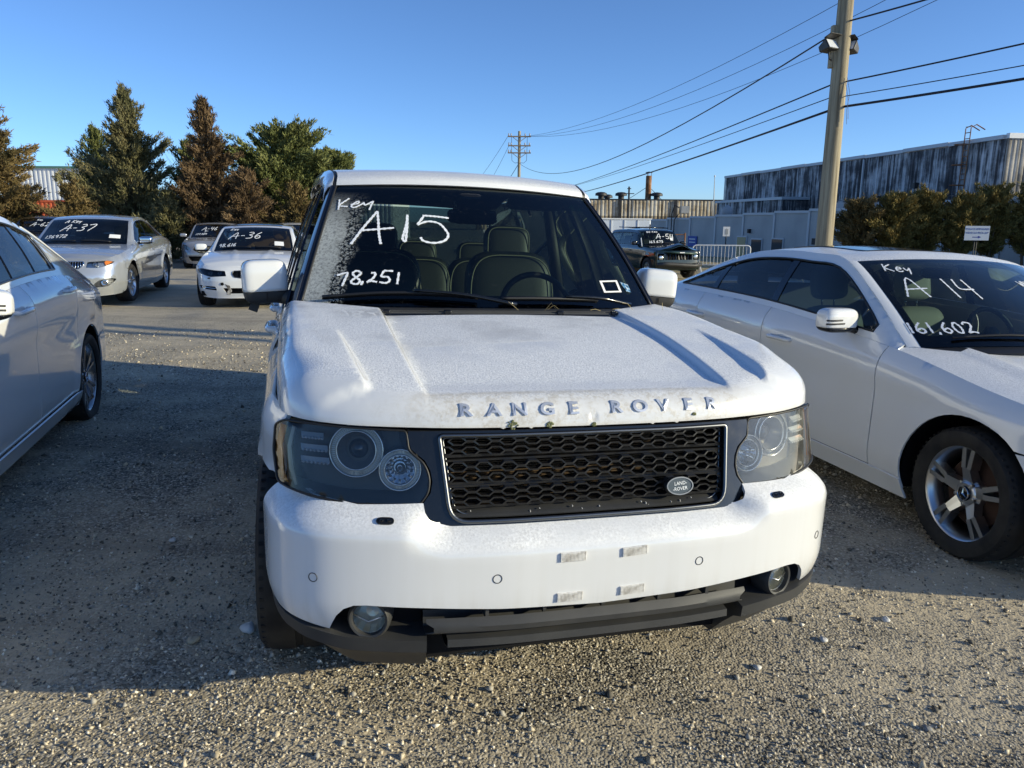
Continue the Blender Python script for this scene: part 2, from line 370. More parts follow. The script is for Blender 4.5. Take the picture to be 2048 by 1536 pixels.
M_ink = pmat('white_marker_ink', (.88, .90, .92), .7, fn=lambda nt, b, L: L(ramp(nt, noise(nt, coords(nt), 120, 3), [(.3, (.70, .73, .76)), (.55, (.92, .93, .94))]), b.inputs['Base Color']))
M_paper = pmat('white_paper', (.74, .745, .75), .7)
M_stickerblue = pmat('blue_sticker', (.03, .25, .55), .5)
def glass(name, tint=(.80, .90, .86), frost=None, refl=1.0, rough=.0, dark=1.0):
    m = bpy.data.materials.new(name); m.use_nodes = True; nt = m.node_tree; nt.nodes.clear(); L = nt.links.new
    out = N(nt, 'ShaderNodeOutputMaterial'); tr = N(nt, 'ShaderNodeBsdfTransparent'); tr.inputs[0].default_value = (*tint, 1)
    gl = N(nt, 'ShaderNodeBsdfGlossy'); gl.inputs['Roughness'].default_value = rough; gl.inputs[0].default_value = (refl, refl, refl, 1)
    fr = N(nt, 'ShaderNodeFresnel'); fr.inputs[0].default_value = 1.5
    mx = N(nt, 'ShaderNodeMixShader'); L(fr.outputs[0], mx.inputs[0]); L(tr.outputs[0], mx.inputs[1]); L(gl.outputs[0], mx.inputs[2]); last = mx.outputs[0]
    if frost:
        mask = frost(nt, L)
        df = N(nt, 'ShaderNodeBsdfDiffuse'); df.inputs[0].default_value = (.95, .98, .93, 1); tl = N(nt, 'ShaderNodeBsdfTranslucent'); tl.inputs[0].default_value = (.85, .93, .86, 1)
        m2 = N(nt, 'ShaderNodeMixShader'); m2.inputs[0].default_value = .5; L(df.outputs[0], m2.inputs[1]); L(tl.outputs[0], m2.inputs[2])
        m3 = N(nt, 'ShaderNodeMixShader'); L(mask, m3.inputs[0]); L(last, m3.inputs[1]); L(m2.outputs[0], m3.inputs[2]); last = m3.outputs[0]
    L(last, out.inputs[0]); return m
def frost_all(amount, scale=120):
    def f(nt, L):
        v = coords(nt); a = noise(nt, v, scale, 4, .7); b = noise(nt, v, 3.5, 4)
        return math_(nt, 'MULTIPLY', math_(nt, 'MULTIPLY', ramp(nt, a, [(.5, (0,)*3), (.66, (1,)*3)]), ramp(nt, b, [(.38, (.1,)*3), (.62, (1,)*3)])), amount)
    return f
def frost_wind(nt, L):
    # frost left along the viewer's left edge of the big windshield (object space, d = distance from that slanted edge)
    v = coords(nt); sp = N(nt, 'ShaderNodeSeparateXYZ'); L(v, sp.inputs[0]); X, Y, Z = sp.outputs
    d = math_(nt, 'SUBTRACT', math_(nt, 'ADD', X, .805), math_(nt, 'MULTIPLY', math_(nt, 'SUBTRACT', Z, 1.18), .347))
    a = noise(nt, v, 85, 4, .75); w = noise(nt, v, 11, 3, .6)
    e2 = math_(nt, 'ADD', d, math_(nt, 'MULTIPLY', math_(nt, 'SUBTRACT', w, .5), .10))
    low = ramp(nt, Z, [(.0, (1,)*3), (1., (1,)*3)]); top = math_(nt, 'SUBTRACT', 1., math_(nt, 'MULTIPLY', math_(nt, 'SUBTRACT', Z, 1.50), 6., True), True)
    solid = math_(nt, 'MULTIPLY', ramp(nt, e2, [(.02, (.95,)*3), (.085, (.75,)*3), (.10, (0,)*3)]), ramp(nt, a, [(.36, (.45,)*3), (.52, (.9,)*3), (.6, (1,)*3)]))
    speck = math_(nt, 'MULTIPLY', ramp(nt, e2, [(.08, (1,)*3), (.13, (.85,)*3), (.165, (0,)*3)]), ramp(nt, a, [(.49, (0,)*3), (.57, (.75,)*3)]))
    thin = math_(nt, 'MULTIPLY', ramp(nt, noise(nt, v, 60, 5, .8), [(.58, (0,)*3), (.74, (.07,)*3)]), ramp(nt, w, [(.4, (0,)*3), (.6, (1,)*3)]))
    return math_(nt, 'MAXIMUM', math_(nt, 'MULTIPLY', math_(nt, 'MAXIMUM', solid, speck), top), thin)
M_wind = glass('windshield_glass', (.36, .46, .43), frost_wind)
M_glass = glass('side_glass', (.24, .31, .31))
M_glassc = glass('clear_side_glass', (.74, .84, .78))
M_glassf = glass('frosted_side_glass', (.11, .14, .16), frost_all(.13))
M_tint = glass('tinted_glass', (.10, .13, .14), frost_all(.16, 160))
M_windsed = glass('sedan_windshield', (.46, .56, .53), frost_all(.04))
M_band = glass('green_sun_band', (.05, .34, .26))
M_hlglass = glass('headlight_lens', (.86, .87, .86), frost_all(.06, 200))
M_hlhazy = glass('hazed_headlight_lens', (.80, .79, .74), lambda nt, L: ramp(nt, noise(nt, coords(nt), 30, 4), [(.3, (.02,)*3), (.7, (.10,)*3)]))
def sub(name, parent): o = bpy.data.objects.new(name, None); COL.objects.link(o); o.parent = parent; o.empty_display_size = .1; return o
# ------------------------------------------------------------------ ground
GSL = -.0306
def gh(x, y):
    x = A(x); y = A(y)
    z = GSL*(np.clip(x, -14, 14)-.25)*(1-np.clip((y-8)/6, 0, 1))*np.clip((y+14)/10, 0, 1)
    z = z-.55*sstep(13, 27, y)*sstep(1.5, 8, x)-.9*sstep(30, 80, y)*sstep(2, 14, x)
    z = z-.10*sstep(16, 26, y)*sstep(-2, -8, x)
    return z
def rough_g(x, y): return .012*np.sin(x*1.7+.6*np.sin(y*.9))*np.sin(y*1.3+1.1)+.007*np.sin(x*4.1+y*2.3)*np.cos(y*3.7-x*1.2)
def axis(a, b, c, d, fine): 
    n = np.arange(b, c, fine); l = b-np.geomspace(fine, b-a+fine, 26)[::-1]+fine; r = c+np.geomspace(fine, d-c+fine, 30)-fine
    return np.unique(np.round(np.r_[l, n, r], 4))
gxs = axis(-260, -7, 7, 260, .14); gys = axis(-60, 0.8, 14, 420, .14)
GX, GY = np.meshgrid(gxs, gys, indexing='ij'); GZ = gh(GX, GY)+rough_g(GX, GY)*np.exp(-((GX/9)**2+((GY-6)/12)**2))
nx_, ny_ = GX.shape; idx = np.arange(nx_*ny_).reshape(nx_, ny_)
gV = np.stack([GX, GY, GZ], 2).reshape(-1, 3); gF = np.stack([idx[:-1, :-1], idx[1:, :-1], idx[1:, 1:], idx[:-1, 1:]], 2).reshape(-1, 4)
def fn_ground(nt, b, L):
    v = coords(nt); sp = N(nt, 'ShaderNodeSeparateXYZ'); L(v, sp.inputs[0])
    big = noise(nt, v, .55, 5, .6); mid = noise(nt, v, 3.5, 5, .6); fine = noise(nt, v, 60, 4, .65)
    vo = N(nt, 'ShaderNodeTexVoronoi'); vo.inputs['Scale'].default_value = 95; vo.inputs['Randomness'].default_value = 1.; L(v, vo.inputs['Vector'])
    vo2 = N(nt, 'ShaderNodeTexVoronoi'); vo2.inputs['Scale'].default_value = 26; L(v, vo2.inputs['Vector'])
    stone = ramp(nt, vo.outputs['Color'], [(.0, (.07, .063, .050)), (.35, (.18, .160, .125)), (.6, (.33, .295, .23)), (.85, (.55, .495, .39)), (.97, (.80, .75, .64))])
    sand = mixc(nt, fine, (.46, .385, .265), (.62, .525, .375))
    pm = ramp(nt, math_(nt, 'ADD', math_(nt, 'MULTIPLY', big, .65), math_(nt, 'MULTIPLY', mid, .35)), [(.40, (0,)*3), (.58, (1,)*3)])
    near = mixc(nt, pm, sand, stone)
    # grey-tan lane further off, weedy straw at the far right
    far = mixc(nt, mid, (.46, .395, .29), (.62, .54, .41)); fm = ramp(nt, math_(nt, 'MULTIPLY', sp.outputs[1], .01), [(.05, (0,)*3), (.16, (1,)*3)])
    trk = noise(nt, coords(nt, (.16, 1.4, 1)), 1.0, 4, .6); c0 = mixc(nt, ramp(nt, trk, [(.52, (0,)*3), (.62, (.45,)*3)]), near, (.17, .145, .11)); c1 = mixc(nt, math_(nt, 'MULTIPLY', fm, .55), c0, far)
    gr = math_(nt, 'MULTIPLY', math_(nt, 'MULTIPLY', ramp(nt, math_(nt, 'MULTIPLY', sp.outputs[1], .01), [(.20, (0,)*3), (.24, (1,)*3)]), ramp(nt, math_(nt, 'MULTIPLY', sp.outputs[0], .02), [(.0, (0,)*3), (.05, (1,)*3)])), ramp(nt, mid, [(.35, (.2,)*3), (.6, (1,)*3)]))
    c2 = mixc(nt, gr, c1, mixc(nt, fine, (.16, .135, .05), (.42, .33, .16)))
    L(c2, b.inputs['Base Color'])
    h = math_(nt, 'ADD', math_(nt, 'MULTIPLY', math_(nt, 'SUBTRACT', 1., vo.outputs[0]), math_(nt, 'ADD', .25, math_(nt, 'MULTIPLY', pm, .75))), math_(nt, 'ADD', math_(nt, 'MULTIPLY', fine, .5), math_(nt, 'MULTIPLY', math_(nt, 'SUBTRACT', 1., vo2.outputs[0]), .6)))
    bump(nt, b, h, .7, .010)
M_ground = pmat('gravel_lot', (.2, .18, .15), .95, spec=.2, fn=fn_ground)
ground = struct(mk('ground', gV, gF, M_ground)); ground['label'] = 'sandy gravel lot under the parked cars'
# ------------------------------------------------------------------ loose gravel, real chips, thinning with distance
def scatter_gravel():
    n = 140000; th = RNG.uniform(-1.05, 1.05, n*2); r = 1.15*np.exp(RNG.uniform(0, 1, n*2)*math.log(11/1.15))
    x, y = r*np.sin(th), r*np.cos(th); k = (y > .75) & (y < 11) & (np.abs(x) < 8); x, y, r = x[k][:n], y[k][:n], r[k][:n]; n = len(x)
    f = lambda s, a: np.sin(x*s+a)*np.cos(y*s*1.13+a*2)+.6*np.sin(x*s*2.1-y*s*1.7+a)
    dens = .62+.32*f(.9, .3)+.2*f(3.1, 1.4)+.28*sstep(-.9, 1.2, x)-.25*sstep(-.2, -2.2, x)*sstep(2.9, 2.0, y)
    k = RNG.uniform(0, 1, n) < dens; x, y, r = x[k], y[k], r[k]; n = len(x)
    sz = (.0026+.0042*RNG.uniform(0, 1, n)**2.4+.0075*(RNG.uniform(0, 1, n) > .988))*(.8+.10*r)
    base = A([(1, 0, 0), (-1, 0, 0), (0, 1, 0), (0, -1, 0), (0, 0, 1), (0, 0, -1)]); tri = np.array([(0, 2, 4), (2, 1, 4), (1, 3, 4), (3, 0, 4), (2, 0, 5), (1, 2, 5), (3, 1, 5), (0, 3, 5)])
    V = base[None]*sz[:, None, None]*RNG.uniform(.6, 1.35, (n, 6, 1))
    V += RNG.normal(0, .28, (n, 6, 3))*sz[:, None, None]; V[:, :, 2] *= .95
    a = RNG.uniform(0, 2*PI, n); ca, sa = np.cos(a), np.sin(a); vx = V[:, :, 0]*ca[:, None]-V[:, :, 1]*sa[:, None]; vy = V[:, :, 0]*sa[:, None]+V[:, :, 1]*ca[:, None]
    V[:, :, 0] = vx+x[:, None]; V[:, :, 1] = vy+y[:, None]; V[:, :, 2] += (gh(x, y)+rough_g(x, y)*np.exp(-((x/9)**2+((y-6)/12)**2))+sz*.30)[:, None]
    F = (tri[None]+(np.arange(n)*6)[:, None, None]).reshape(-1, 3)
    me = bpy.data.meshes.new('gravel'); me.vertices.add(n*6); me.vertices.foreach_set('co', V.reshape(-1)); me.loops.add(len(F)*3); me.loops.foreach_set('vertex_index', F.reshape(-1)); me.polygons.add(len(F)); me.polygons.foreach_set('loop_start', np.arange(0, len(F)*3, 3)); me.polygons.foreach_set('loop_total', np.full(len(F), 3))
    for nm, c in (('gravel_dark', (.14, .125, .10)), ('gravel_tan', (.62, .53, .38)), ('gravel_grey', (.42, .385, .32)), ('gravel_pale', (.85, .78, .64))): me.materials.append(pmat(nm, c, .85, spec=.25))
    mi = RNG.choice(4, n, p=[.34, .28, .30, .08]); me.polygons.foreach_set('material_index', np.repeat(mi, 8)); me.update(); me.validate()
    o = bpy.data.objects.new('gravel', me); COL.objects.link(o); stuff(o); tag(o, 'loose crushed stone chips strewn over the lot', 'gravel')
scatter_gravel()
M_peb = [pmat('pebble_white', (.62, .60, .56), .6), pmat('pebble_tan', (.42, .35, .24), .7), pmat('pebble_grey', (.24, .235, .225), .8)]
def pebble(x, y, r, m, lb):
    V = []; F = []; n, k = 10, 6
    for i in range(k+1):
        a = PI*i/k-PI/2
        for j in range(n): q = 2*PI*j/n; s = r*(1+.16*math.sin(3*q+x*9)+.10*math.cos(2*a+y*7)); V.append((s*math.cos(a)*math.cos(q)*1.2, s*math.cos(a)*math.sin(q)*.9, s*math.sin(a)*.62))
    F = [(i*n+j, i*n+(j+1) % n, (i+1)*n+(j+1) % n, (i+1)*n+j) for i in range(k) for j in range(n)]
    o = mk('pebble', V, F, M_peb[m]); o.location = (x, y, float(gh(x, y)+rough_g(x, y))+r*.35); o.rotation_euler = (0, 0, x*7+y); tag(o, lb, 'pebble', 'bigger pebbles lying loose on the gravel')
for x, y, r, m, lb in ((1.42, 1.8, 0.02, 0, 'big white pebble near the bottom right corner of the view'), (0.12, 1.72, 0.014, 1, 'tan pebble under the middle of the SUV bumper, near the bottom edge'), (1.02, 2.35, 0.013, 1, 'tan pebble right of the SUV skirt, left of a white one'), (0.9, 2.52, 0.014, 0, 'white pebble a hand right of the SUV front skirt'), (1.22, 2.72, 0.015, 0, 'white pebble in the sun between the SUV and the A14 front wheel'), (-0.98, 2.62, 0.028, 0, 'largest pale pebble in the shade by the SUV front tyre'), (-1.15, 2.53, 0.02, 1, 'flat tan stone in the shade left of the big pale pebble'), (-0.83, 2.6, 0.022, 2, 'grey stone in the shade just ahead of the SUV front tyre'), (-0.72, 2.57, 0.026, 2, 'grey stone almost touching the SUV front tyre'), (0.42, 2, 0.014, 1, 'small tan pebble lying in the sun below the SUV number plate area'), (1.05, 1.95, 0.012, 0, 'small white pebble in the right foreground below the A14 wheel'), (1.35, 2.2, 0.015, 2, 'grey stone in the right foreground close to the shadow edge'), (-0.6, 1.83, 0.014, 0, 'white pebble in the sun below the left fog lamp'), (-0.85, 1.95, 0.013, 1, 'tan pebble in the sunlit left foreground'), (-1.25, 1.85, 0.012, 0, 'white pebble furthest left in the sunlit foreground'), (0.62, 1.75, 0.013, 0, 'white pebble at the bottom edge right of centre'), (1.55, 2.9, 0.018, 0, 'white pebble in the shade under the nose of the A14 sedan'), (-1.6, 3.4, 0.017, 0, 'white pebble alone in the shade between the two white cars on the left'), (0.85, 1.62, 0.017, 2, 'grey stone at the very bottom right of centre')): pebble(x, y, r, m, lb)
# ------------------------------------------------------------------ buildings
def weathered(name, cols, sc=(1., 1., 1.), streak=7.):
    def fn(nt, b, L):
        oi_ = N(nt, 'ShaderNodeObjectInfo'); tc = N(nt, 'ShaderNodeTexCoord'); ad = N(nt, 'ShaderNodeVectorMath'); L(tc.outputs['Object'], ad.inputs[0]); L(oi_.outputs['Location'], ad.inputs[1])
        def mp(s3): m_ = N(nt, 'ShaderNodeMapping'); m_.inputs['Scale'].default_value = s3; L(ad.outputs[0], m_.inputs[0]); return m_.outputs[0]
        a = noise(nt, mp((streak, streak, .16)), 1.0, 6, .75); b_ = noise(nt, mp((.35, .35, .55)), 1., 5, .65)
        f = math_(nt, 'ADD', math_(nt, 'MULTIPLY', a, .75), math_(nt, 'MULTIPLY', b_, .35)); L(ramp(nt, f, cols), b.inputs['Base Color'])
    return pmat(name, (.3, .3, .3), .85, spec=.2, fn=fn)
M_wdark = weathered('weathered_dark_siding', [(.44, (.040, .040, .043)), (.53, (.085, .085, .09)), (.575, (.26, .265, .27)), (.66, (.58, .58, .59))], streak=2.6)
M_wlight = weathered('weathered_pale_siding', [(.44, (.16, .12, .075)), (.52, (.34, .27, .18)), (.58, (.55, .48, .37)), (.68, (.70, .65, .55))], streak=2.2)
M_wbrown = weathered('weathered_brown_siding', [(.38, (.10, .075, .048)), (.52, (.20, .155, .10)), (.66, (.36, .30, .21))], streak=2.2)
M_greypanel = pmat('grey_metal_panel', (.33, .34, .345), .55, fn=lambda nt, b, L: L(ramp(nt, noise(nt, coords(nt, (.5, .5, .25)), 1.2, 4), [(.35, (.30, .31, .315)), (.7, (.42, .425, .42))]), b.inputs['Base Color']))
M_batten = pmat('pale_grey_trim', (.48, .50, .52), .5); M_white = pmat('white_metal', (.72, .73, .74), .5); M_blackm = pmat('black_metal', (.02, .02, .022), .6)
M_winglass = pmat('dark_window_pane', (.05, .06, .07), .06, coat=.5); M_rusty = pmat('rusty_steel', (.16, .075, .035), .8, .3, fn=lambda nt, b, L: L(ramp(nt, noise(nt, coords(nt, (1, 1, .5)), 1.2, 5), [(.35, (.09, .035, .015)), (.55, (.26, .12, .05)), (.72, (.42, .33, .24))]), b.inputs['Base Color']))
def corr_sheet(name, w, h, n, d, mat):
    """one corrugated sheet, x along, z up, facing -y"""
    xs = np.linspace(0, w, n*4+1); ph = np.array([0, .8, 1, .8]*n+[0]); V = []; F = []
    for z in (0, h): V += [(x, -d*p, z) for x, p in zip(xs, ph)]
    m = len(xs); F = [(i, i+1, m+i+1, m+i) for i in range(m-1)]; b0 = len(V); V += [(0, .04, 0), (w, .04, 0), (w, .04, h), (0, .04, h)]; F += [(b0+1, b0, b0+3, b0+2)]
    me = bpy.data.meshes.new(name); me.from_pydata(V, [], F); me.materials.append(mat); return me
def inst(name, me, parent, loc, rz=0.): o = bpy.data.objects.new(name, me); COL.objects.link(o); o.parent = parent; o.location = loc; o.rotation_euler = (0, 0, rz); return o
def bbox(name, lo, hi, mat, parent, bevel=0., M=None): return MB().box(lo, hi, M).build(name, mat, parent, bevel=bevel)
# long weathered shed across the back
lw = thing('long_shed', 'long low shed of weathered brown boards with roof vents and rusty stack', 'building', (-6.0, 125, -2.6))
LWL = 39.6; rows_ = ((0, 2.35, M_wlight), (2.35, 2.55, M_wbrown), (4.9, 2.45, M_wlight))
for z0, h, mt in rows_:
    me = corr_sheet('wall_sheet', 1.76, h-.02, 3, .09, mt)
    for k in range(22): inst('wall_sheet', me, lw, (k*1.8+.02, -.02*(k % 2), z0+float(RNG.uniform(-.02, .02))))
bbox('wall_core', (0, .05, 0), (LWL, 14, 7.3), M_wbrown, lw); bbox('roof_edge', (-.2, -.15, 7.36), (LWL+.2, .35, 7.52), M_blackm, lw)
bbox('roof', (-.2, .36, 7.34), (LWL+.2, 14.2, 7.5), M_blackm, lw)
for x in (22.9, 31.6): bbox('wall_post', (x-.22, -.3, 0), (x+.22, -.1, 7.3), M_blackm, lw)
bbox('wall_vent', (32.6, -.16, 5.4), (33.9, -.1, 6.5), M_greypanel, lw)
def vent(parent, x, y, z, r, mt=M_blackm):
    o = MB().lathe([(r*.5, 0), (r*.5, .55), (r, .6), (r*.96, .95), (r*.6, 1.12), (.01, 1.18)], 20, Matrix.Translation((x, y, z)) @ Matrix.Rotation(-PI/2, 4, 'Y')).build('roof_vent', mt, parent, smooth=True, sharp=40)
for x in (20.0, 23.2, 28.9): vent(lw, x, 1.5, 7.45, .95)
vent(lw, 21.4, 5, 7.2, .9)
st = sub('smoke_stack', lw)
MB().lathe([(.01, 7.4), (.48, 7.4), (.46, 11.2), (.43, 11.2), (.01, 11.1)], 20, Matrix.Translation((27.6, 2., 0)) @ Matrix.Rotation(-PI/2, 4, 'Y')).build('stack_pipe', M_rusty, st, smooth=True, sharp=40)
MB().lathe([(.01, 11.85), (.55, 11.75), (.55, 11.65), (.01, 11.68)], 16, Matrix.Translation((27.6, 2., 0)) @ Matrix.Rotation(-PI/2, 4, 'Y')).build('stack_cap', M_blackm, st, smooth=True, sharp=40)
for q in (0, 2.1, 4.2): MB().tube([(27.6+.4*math.cos(q), 2+.4*math.sin(q), 11.1), (27.6+.4*math.cos(q), 2+.4*math.sin(q), 11.7)], .035, 5).build('cap_strut', M_rusty, st)
for dx in (-3.2, 2.2): MB().tube([(27.6, 2, 9.6), (27.6+dx, 2, 7.5)], .04, 4).build('stay_wire', M_blackm, st)
bbox('roof_box', (16.5, 1, 7.5), (17.3, 2, 8.8), M_wlight, lw)
ms = thing('radio_mast', 'thin metal mast rising above the long shed roof', 'mast', (30.9, 122, -2.0)); MB().tube([(0, 0, 0), (0, 0, 7.5), (-.06, 0, 10.3)], .09, 6, r2=.05).build('mast_pole', M_greypanel, ms); MB().lathe([(.01, 10.2), (.12, 10.25), (.12, 10.45), (.01, 10.5)], 8, Matrix.Translation((-.06, 0, 0)) @ Matrix.Rotation(-PI/2, 4, 'Y')).build('mast_tip', M_white, ms)
# low grey building with battens, running towards the right
d_ = Vector((1.26, -3.06, 0)); BAY = d_.length; ang = math.atan2(d_.y, d_.x)
lg = thing('grey_building', 'low grey metal-panelled building with pale battens behind the barrier', 'building', (11.9, 70, 0), ang)
me = bpy.data.meshes.new('wall_panel'); mbp = MB().box((.03, -.03, 0), (BAY-.03, .05, 4.15)); me.from_pydata(mbp.V, [], mbp.F); me.materials.append(M_greypanel)
def ztop(n): return 1.62+.118*n
NB = 17
for n in range(NB):
    inst('wall_panel', me, lg, (n*BAY, 0, ztop(n)-4.2))
    bbox('batten', (n*BAY-.09, -.09, ztop(n)-4.2), (n*BAY+.09, -.031, ztop(n)-.06), M_batten, lg)
    bbox('roof_trim', (n*BAY, -.12, ztop(n)-.06), ((n+1)*BAY, .25, ztop(n)+.10), M_batten, lg)
    if n % 2 == 0 and n < 14: bbox('roof', (n*BAY, .26, ztop(n)-.35), ((n+2)*BAY, 9, ztop(n)-.1), M_greypanel, lg)
    bbox('wall_core', (n*BAY, .06, ztop(n)-4.3), ((n+1)*BAY, 9, ztop(n)-.36), M_greypanel, lg)
def opening(n, w, z0, h, kind):
    z = ztop(n)-4.2+z0; o = sub(kind, lg); x = n*BAY
    bbox('frame', (x-w/2-.09, -.10, z-.09), (x+w/2+.09, -.035, z+h+.09), M_batten, o); bbox('pane' if kind == 'window' else 'leaf', (x-w/2, -.13, z), (x+w/2, -.105, z+h), M_winglass if kind == 'window' else pmat('buff_door', (.42, .34, .18), .6), o)
opening(4.0, .95, .55, 2.0, 'door'); opening(4.5, 1.05, 1.15, 1.2, 'window'); opening(5.15, 1.05, 1.15, 1.2, 'window'); opening(6.5, .9, .5, 2.0, 'door')
bbox('wall_louvre', (6.2*BAY-.25, -.08, ztop(6)-2.2), (6.2*BAY+.25, -.03, ztop(6)-1.8), M_blackm, lg)
lmp = bbox('wall_lamp', (4.25*BAY-.08, -.25, ztop(4)-1.35), (4.25*BAY+.08, -.035, ztop(4)-1.05), M_blackm, lg)
MB().tube([(1.30*BAY, -.3, ztop(2)-3.9), (1.30*BAY, -.3, ztop(2)+.3), (1.42*BAY, -.3, ztop(2)+1.0), (1.55*BAY, -.2, ztop(2)+.8)], .05, 6).build('conduit', M_blackm, lg); MB().tube([(1.42*BAY, -.3, ztop(2)-3.9), (1.42*BAY, -.3, ztop(2)-.2), (1.55*BAY, -.2, ztop(2)+.25)], .05, 6).build('conduit', M_blackm, lg)
bbox('blue_notice', (1.97*BAY, -.12, ztop(2)-2.3), (1.97*BAY+1.2, -.05, ztop(2)-1.47), pmat('blue_notice', (.015, .06, .32), .5), lg)
for k in range(2): bbox('notice_line', (1.97*BAY+.2, -.135, ztop(2)-1.75-.25*k), (1.97*BAY+1.0, -.122, ztop(2)-1.67-.25*k), M_white, lg)
for n, w_, h_ in ((5.75, 1.6, .55), (6.3, 1.0, .5)): bbox('roof_unit', (n*BAY, 2.2, ztop(n)-.2), (n*BAY+w_, 3.8, ztop(n)+h_), M_greypanel, lg)
MB().lathe([(.01, 0), (.12, 0), (.12, .30), (.20, .40), (.17, .6), (.01, .62)], 14, Matrix.Translation((7.05*BAY, .8, ztop(7)-.1)) @ Matrix.Rotation(-PI/2, 4, 'Y')).build('roof_vent', M_white, lg, smooth=True)
MB().lathe([(.01, 0), (.35, 0), (.42, .5), (.25, .8), (.01, .95)], 14, Matrix.Translation((3.0*BAY, 1., ztop(3)-.1)) @ Matrix.Rotation(-PI/2, 4, 'Y')).build('roof_vent', M_greypanel, lg, smooth=True)
# tall dark weathered warehouse behind it
ax0, ax1 = Vector((25.0, 93.5, 0)), Vector((29.45, 48.0, 0)); dd = ax1-ax0; BL = dd.length; ang2 = math.atan2(dd.y, dd.x); BH = 9.6; BZ = -3.05
bd = thing('dark_warehouse', 'tall dark warehouse of streaked weathered siding with a roof ladder', 'building', (25.0, 93.5, BZ), ang2)
NC = 28; cw_ = BL/NC
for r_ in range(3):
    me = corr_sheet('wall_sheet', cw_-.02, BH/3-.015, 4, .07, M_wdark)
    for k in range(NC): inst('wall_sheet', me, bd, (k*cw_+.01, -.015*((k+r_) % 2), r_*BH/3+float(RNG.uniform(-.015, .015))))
bbox('wall_core', (0, .05, 0), (BL-.06, 26, BH-.1), M_wdark, bd)
for k in range(9): bbox('roof_trim', (k*BL/9-.05, -.22, BH-.02+.04*(k % 2)), ((k+1)*BL/9-.08, .3, BH+.22+.04*(k % 2)), M_batten, bd)
bbox('corner_post', (-.12, -.14, 0), (.1, -.071, BH-.03), M_batten, bd); bbox('downpipe', (BL*.66, -.22, 0), (BL*.66+.14, -.09, BH-.1), M_batten, bd)
# sunlit gable end
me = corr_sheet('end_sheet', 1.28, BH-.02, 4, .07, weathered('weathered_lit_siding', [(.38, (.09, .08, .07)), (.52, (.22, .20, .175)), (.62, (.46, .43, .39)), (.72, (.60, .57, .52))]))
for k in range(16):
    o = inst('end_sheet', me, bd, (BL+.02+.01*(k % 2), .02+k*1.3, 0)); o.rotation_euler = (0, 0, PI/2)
bbox('end_trim', (BL-.1, .0, BH), (BL+.2, 21, BH+.3), M_white, bd)
# annex and fittings on the long side
anx = sub('annex', bd); x0, x1 = BL*.10, BL*.47
for k in range(6):
    me2 = corr_sheet('annex_sheet', (x1-x0)/6-.02, 6.6, 4, .07, M_wdark) if k == 0 else me2
    inst('annex_sheet', me2, anx, (x0+k*(x1-x0)/6, -2.6, 0))
bbox('annex_core', (x0, -2.55, 0), (x1-.02, -.1, 6.55), M_wdark, anx); bbox('annex_trim', (x0-.15, -2.8, 6.6), (x1+.15, -.12, 6.85), M_batten, anx); bbox('annex_corner', (x0+2.9, -2.74, 0), (x0+3.12, -2.68, 6.6), M_batten, anx)
bbox('annex_door', (x0+1.4, -2.76, 2.6), (x0+2.3, -2.68, 4.9), M_greypanel, anx)
for x, z in ((BL*.72, 6.2), (BL*.62, 5.4), (BL*.82, 7.0)): bbox('wall_lamp', (x-.18, -.4, z), (x+.18, -.09, z+.4), M_blackm, bd)
ld = sub('roof_ladder', bd); xl = BL*.935
for s_ in (-.25, .25): MB().tube([(xl+s_, -.45, 2.0), (xl+s_, -.45, BH+.9), (xl+s_, -.1, BH+1.1), (xl+s_, .5, BH+.8)], .035, 6).build('ladder_rail', M_rusty, ld)
for k in range(24): MB().tube([(xl-.25, -.45, 2.3+k*.36), (xl+.25, -.45, 2.3+k*.36)], .03, 5).build('rung', M_rusty, ld)
for k in range(5): z = 4.5+k*1.25; MB().tube([(xl-.25, -.45, z)]+[(xl+.42*math.sin(q), -.55-.5*math.cos(q)-.15, z) for q in np.linspace(-1.3, 1.3, 8)]+[(xl+.25, -.45, z)], .03, 5).build('cage_hoop', M_rusty, ld)
# pale and orange sheds behind the trees on the left
wb = thing('white_shed', 'long white metal shed half hidden behind the cedars', 'building', (-39.5, 62, -.3))
me = corr_sheet('wall_sheet', 1.96, 5.5, 6, .05, M_white)
for k in range(3): inst('wall_sheet', me, wb, (k*2+.02, 0, 0))
me = corr_sheet('wall_sheet', 1.96, 3.2, 6, .05, M_white)
for k in range(3, 15): inst('wall_sheet', me, wb, (k*2+.02, 0, 0))
bbox('wall_core', (0, .06, 0), (6, 12, 5.45), M_white, wb); bbox('wall_core', (6.05, .06, 0), (30, 10, 3.15), M_white, wb); bbox('roof_edge', (-.2, -.2, 5.5), (6.1, 12, 5.65), pmat('green_roof_edge', (.10, .22, .16), .6), wb); bbox('roof_edge', (6.12, -.2, 3.2), (30.2, 10, 3.33), M_greypanel, wb)
ob = thing('orange_container', 'orange shipping container showing through the cedars', 'container', (-31, 45, -.1), .05)
M_or = pmat('orange_paint', (.55, .10, .03), .6)
me = corr_sheet('container_sheet', 1.18, 2.3, 5, .05, M_or)
for k in range(8): inst('container_sheet', me, ob, (k*1.2+.01, 0, .1))
bbox('container_core', (0, .06, .02), (9.6, 2.5, 2.42), M_or, ob); bbox('top_rail', (-.05, -.07, 2.42), (9.65, 2.55, 2.55), M_or, ob); bbox('bottom_rail', (-.05, -.07, -.1), (9.65, -.051, .1), M_or, ob)
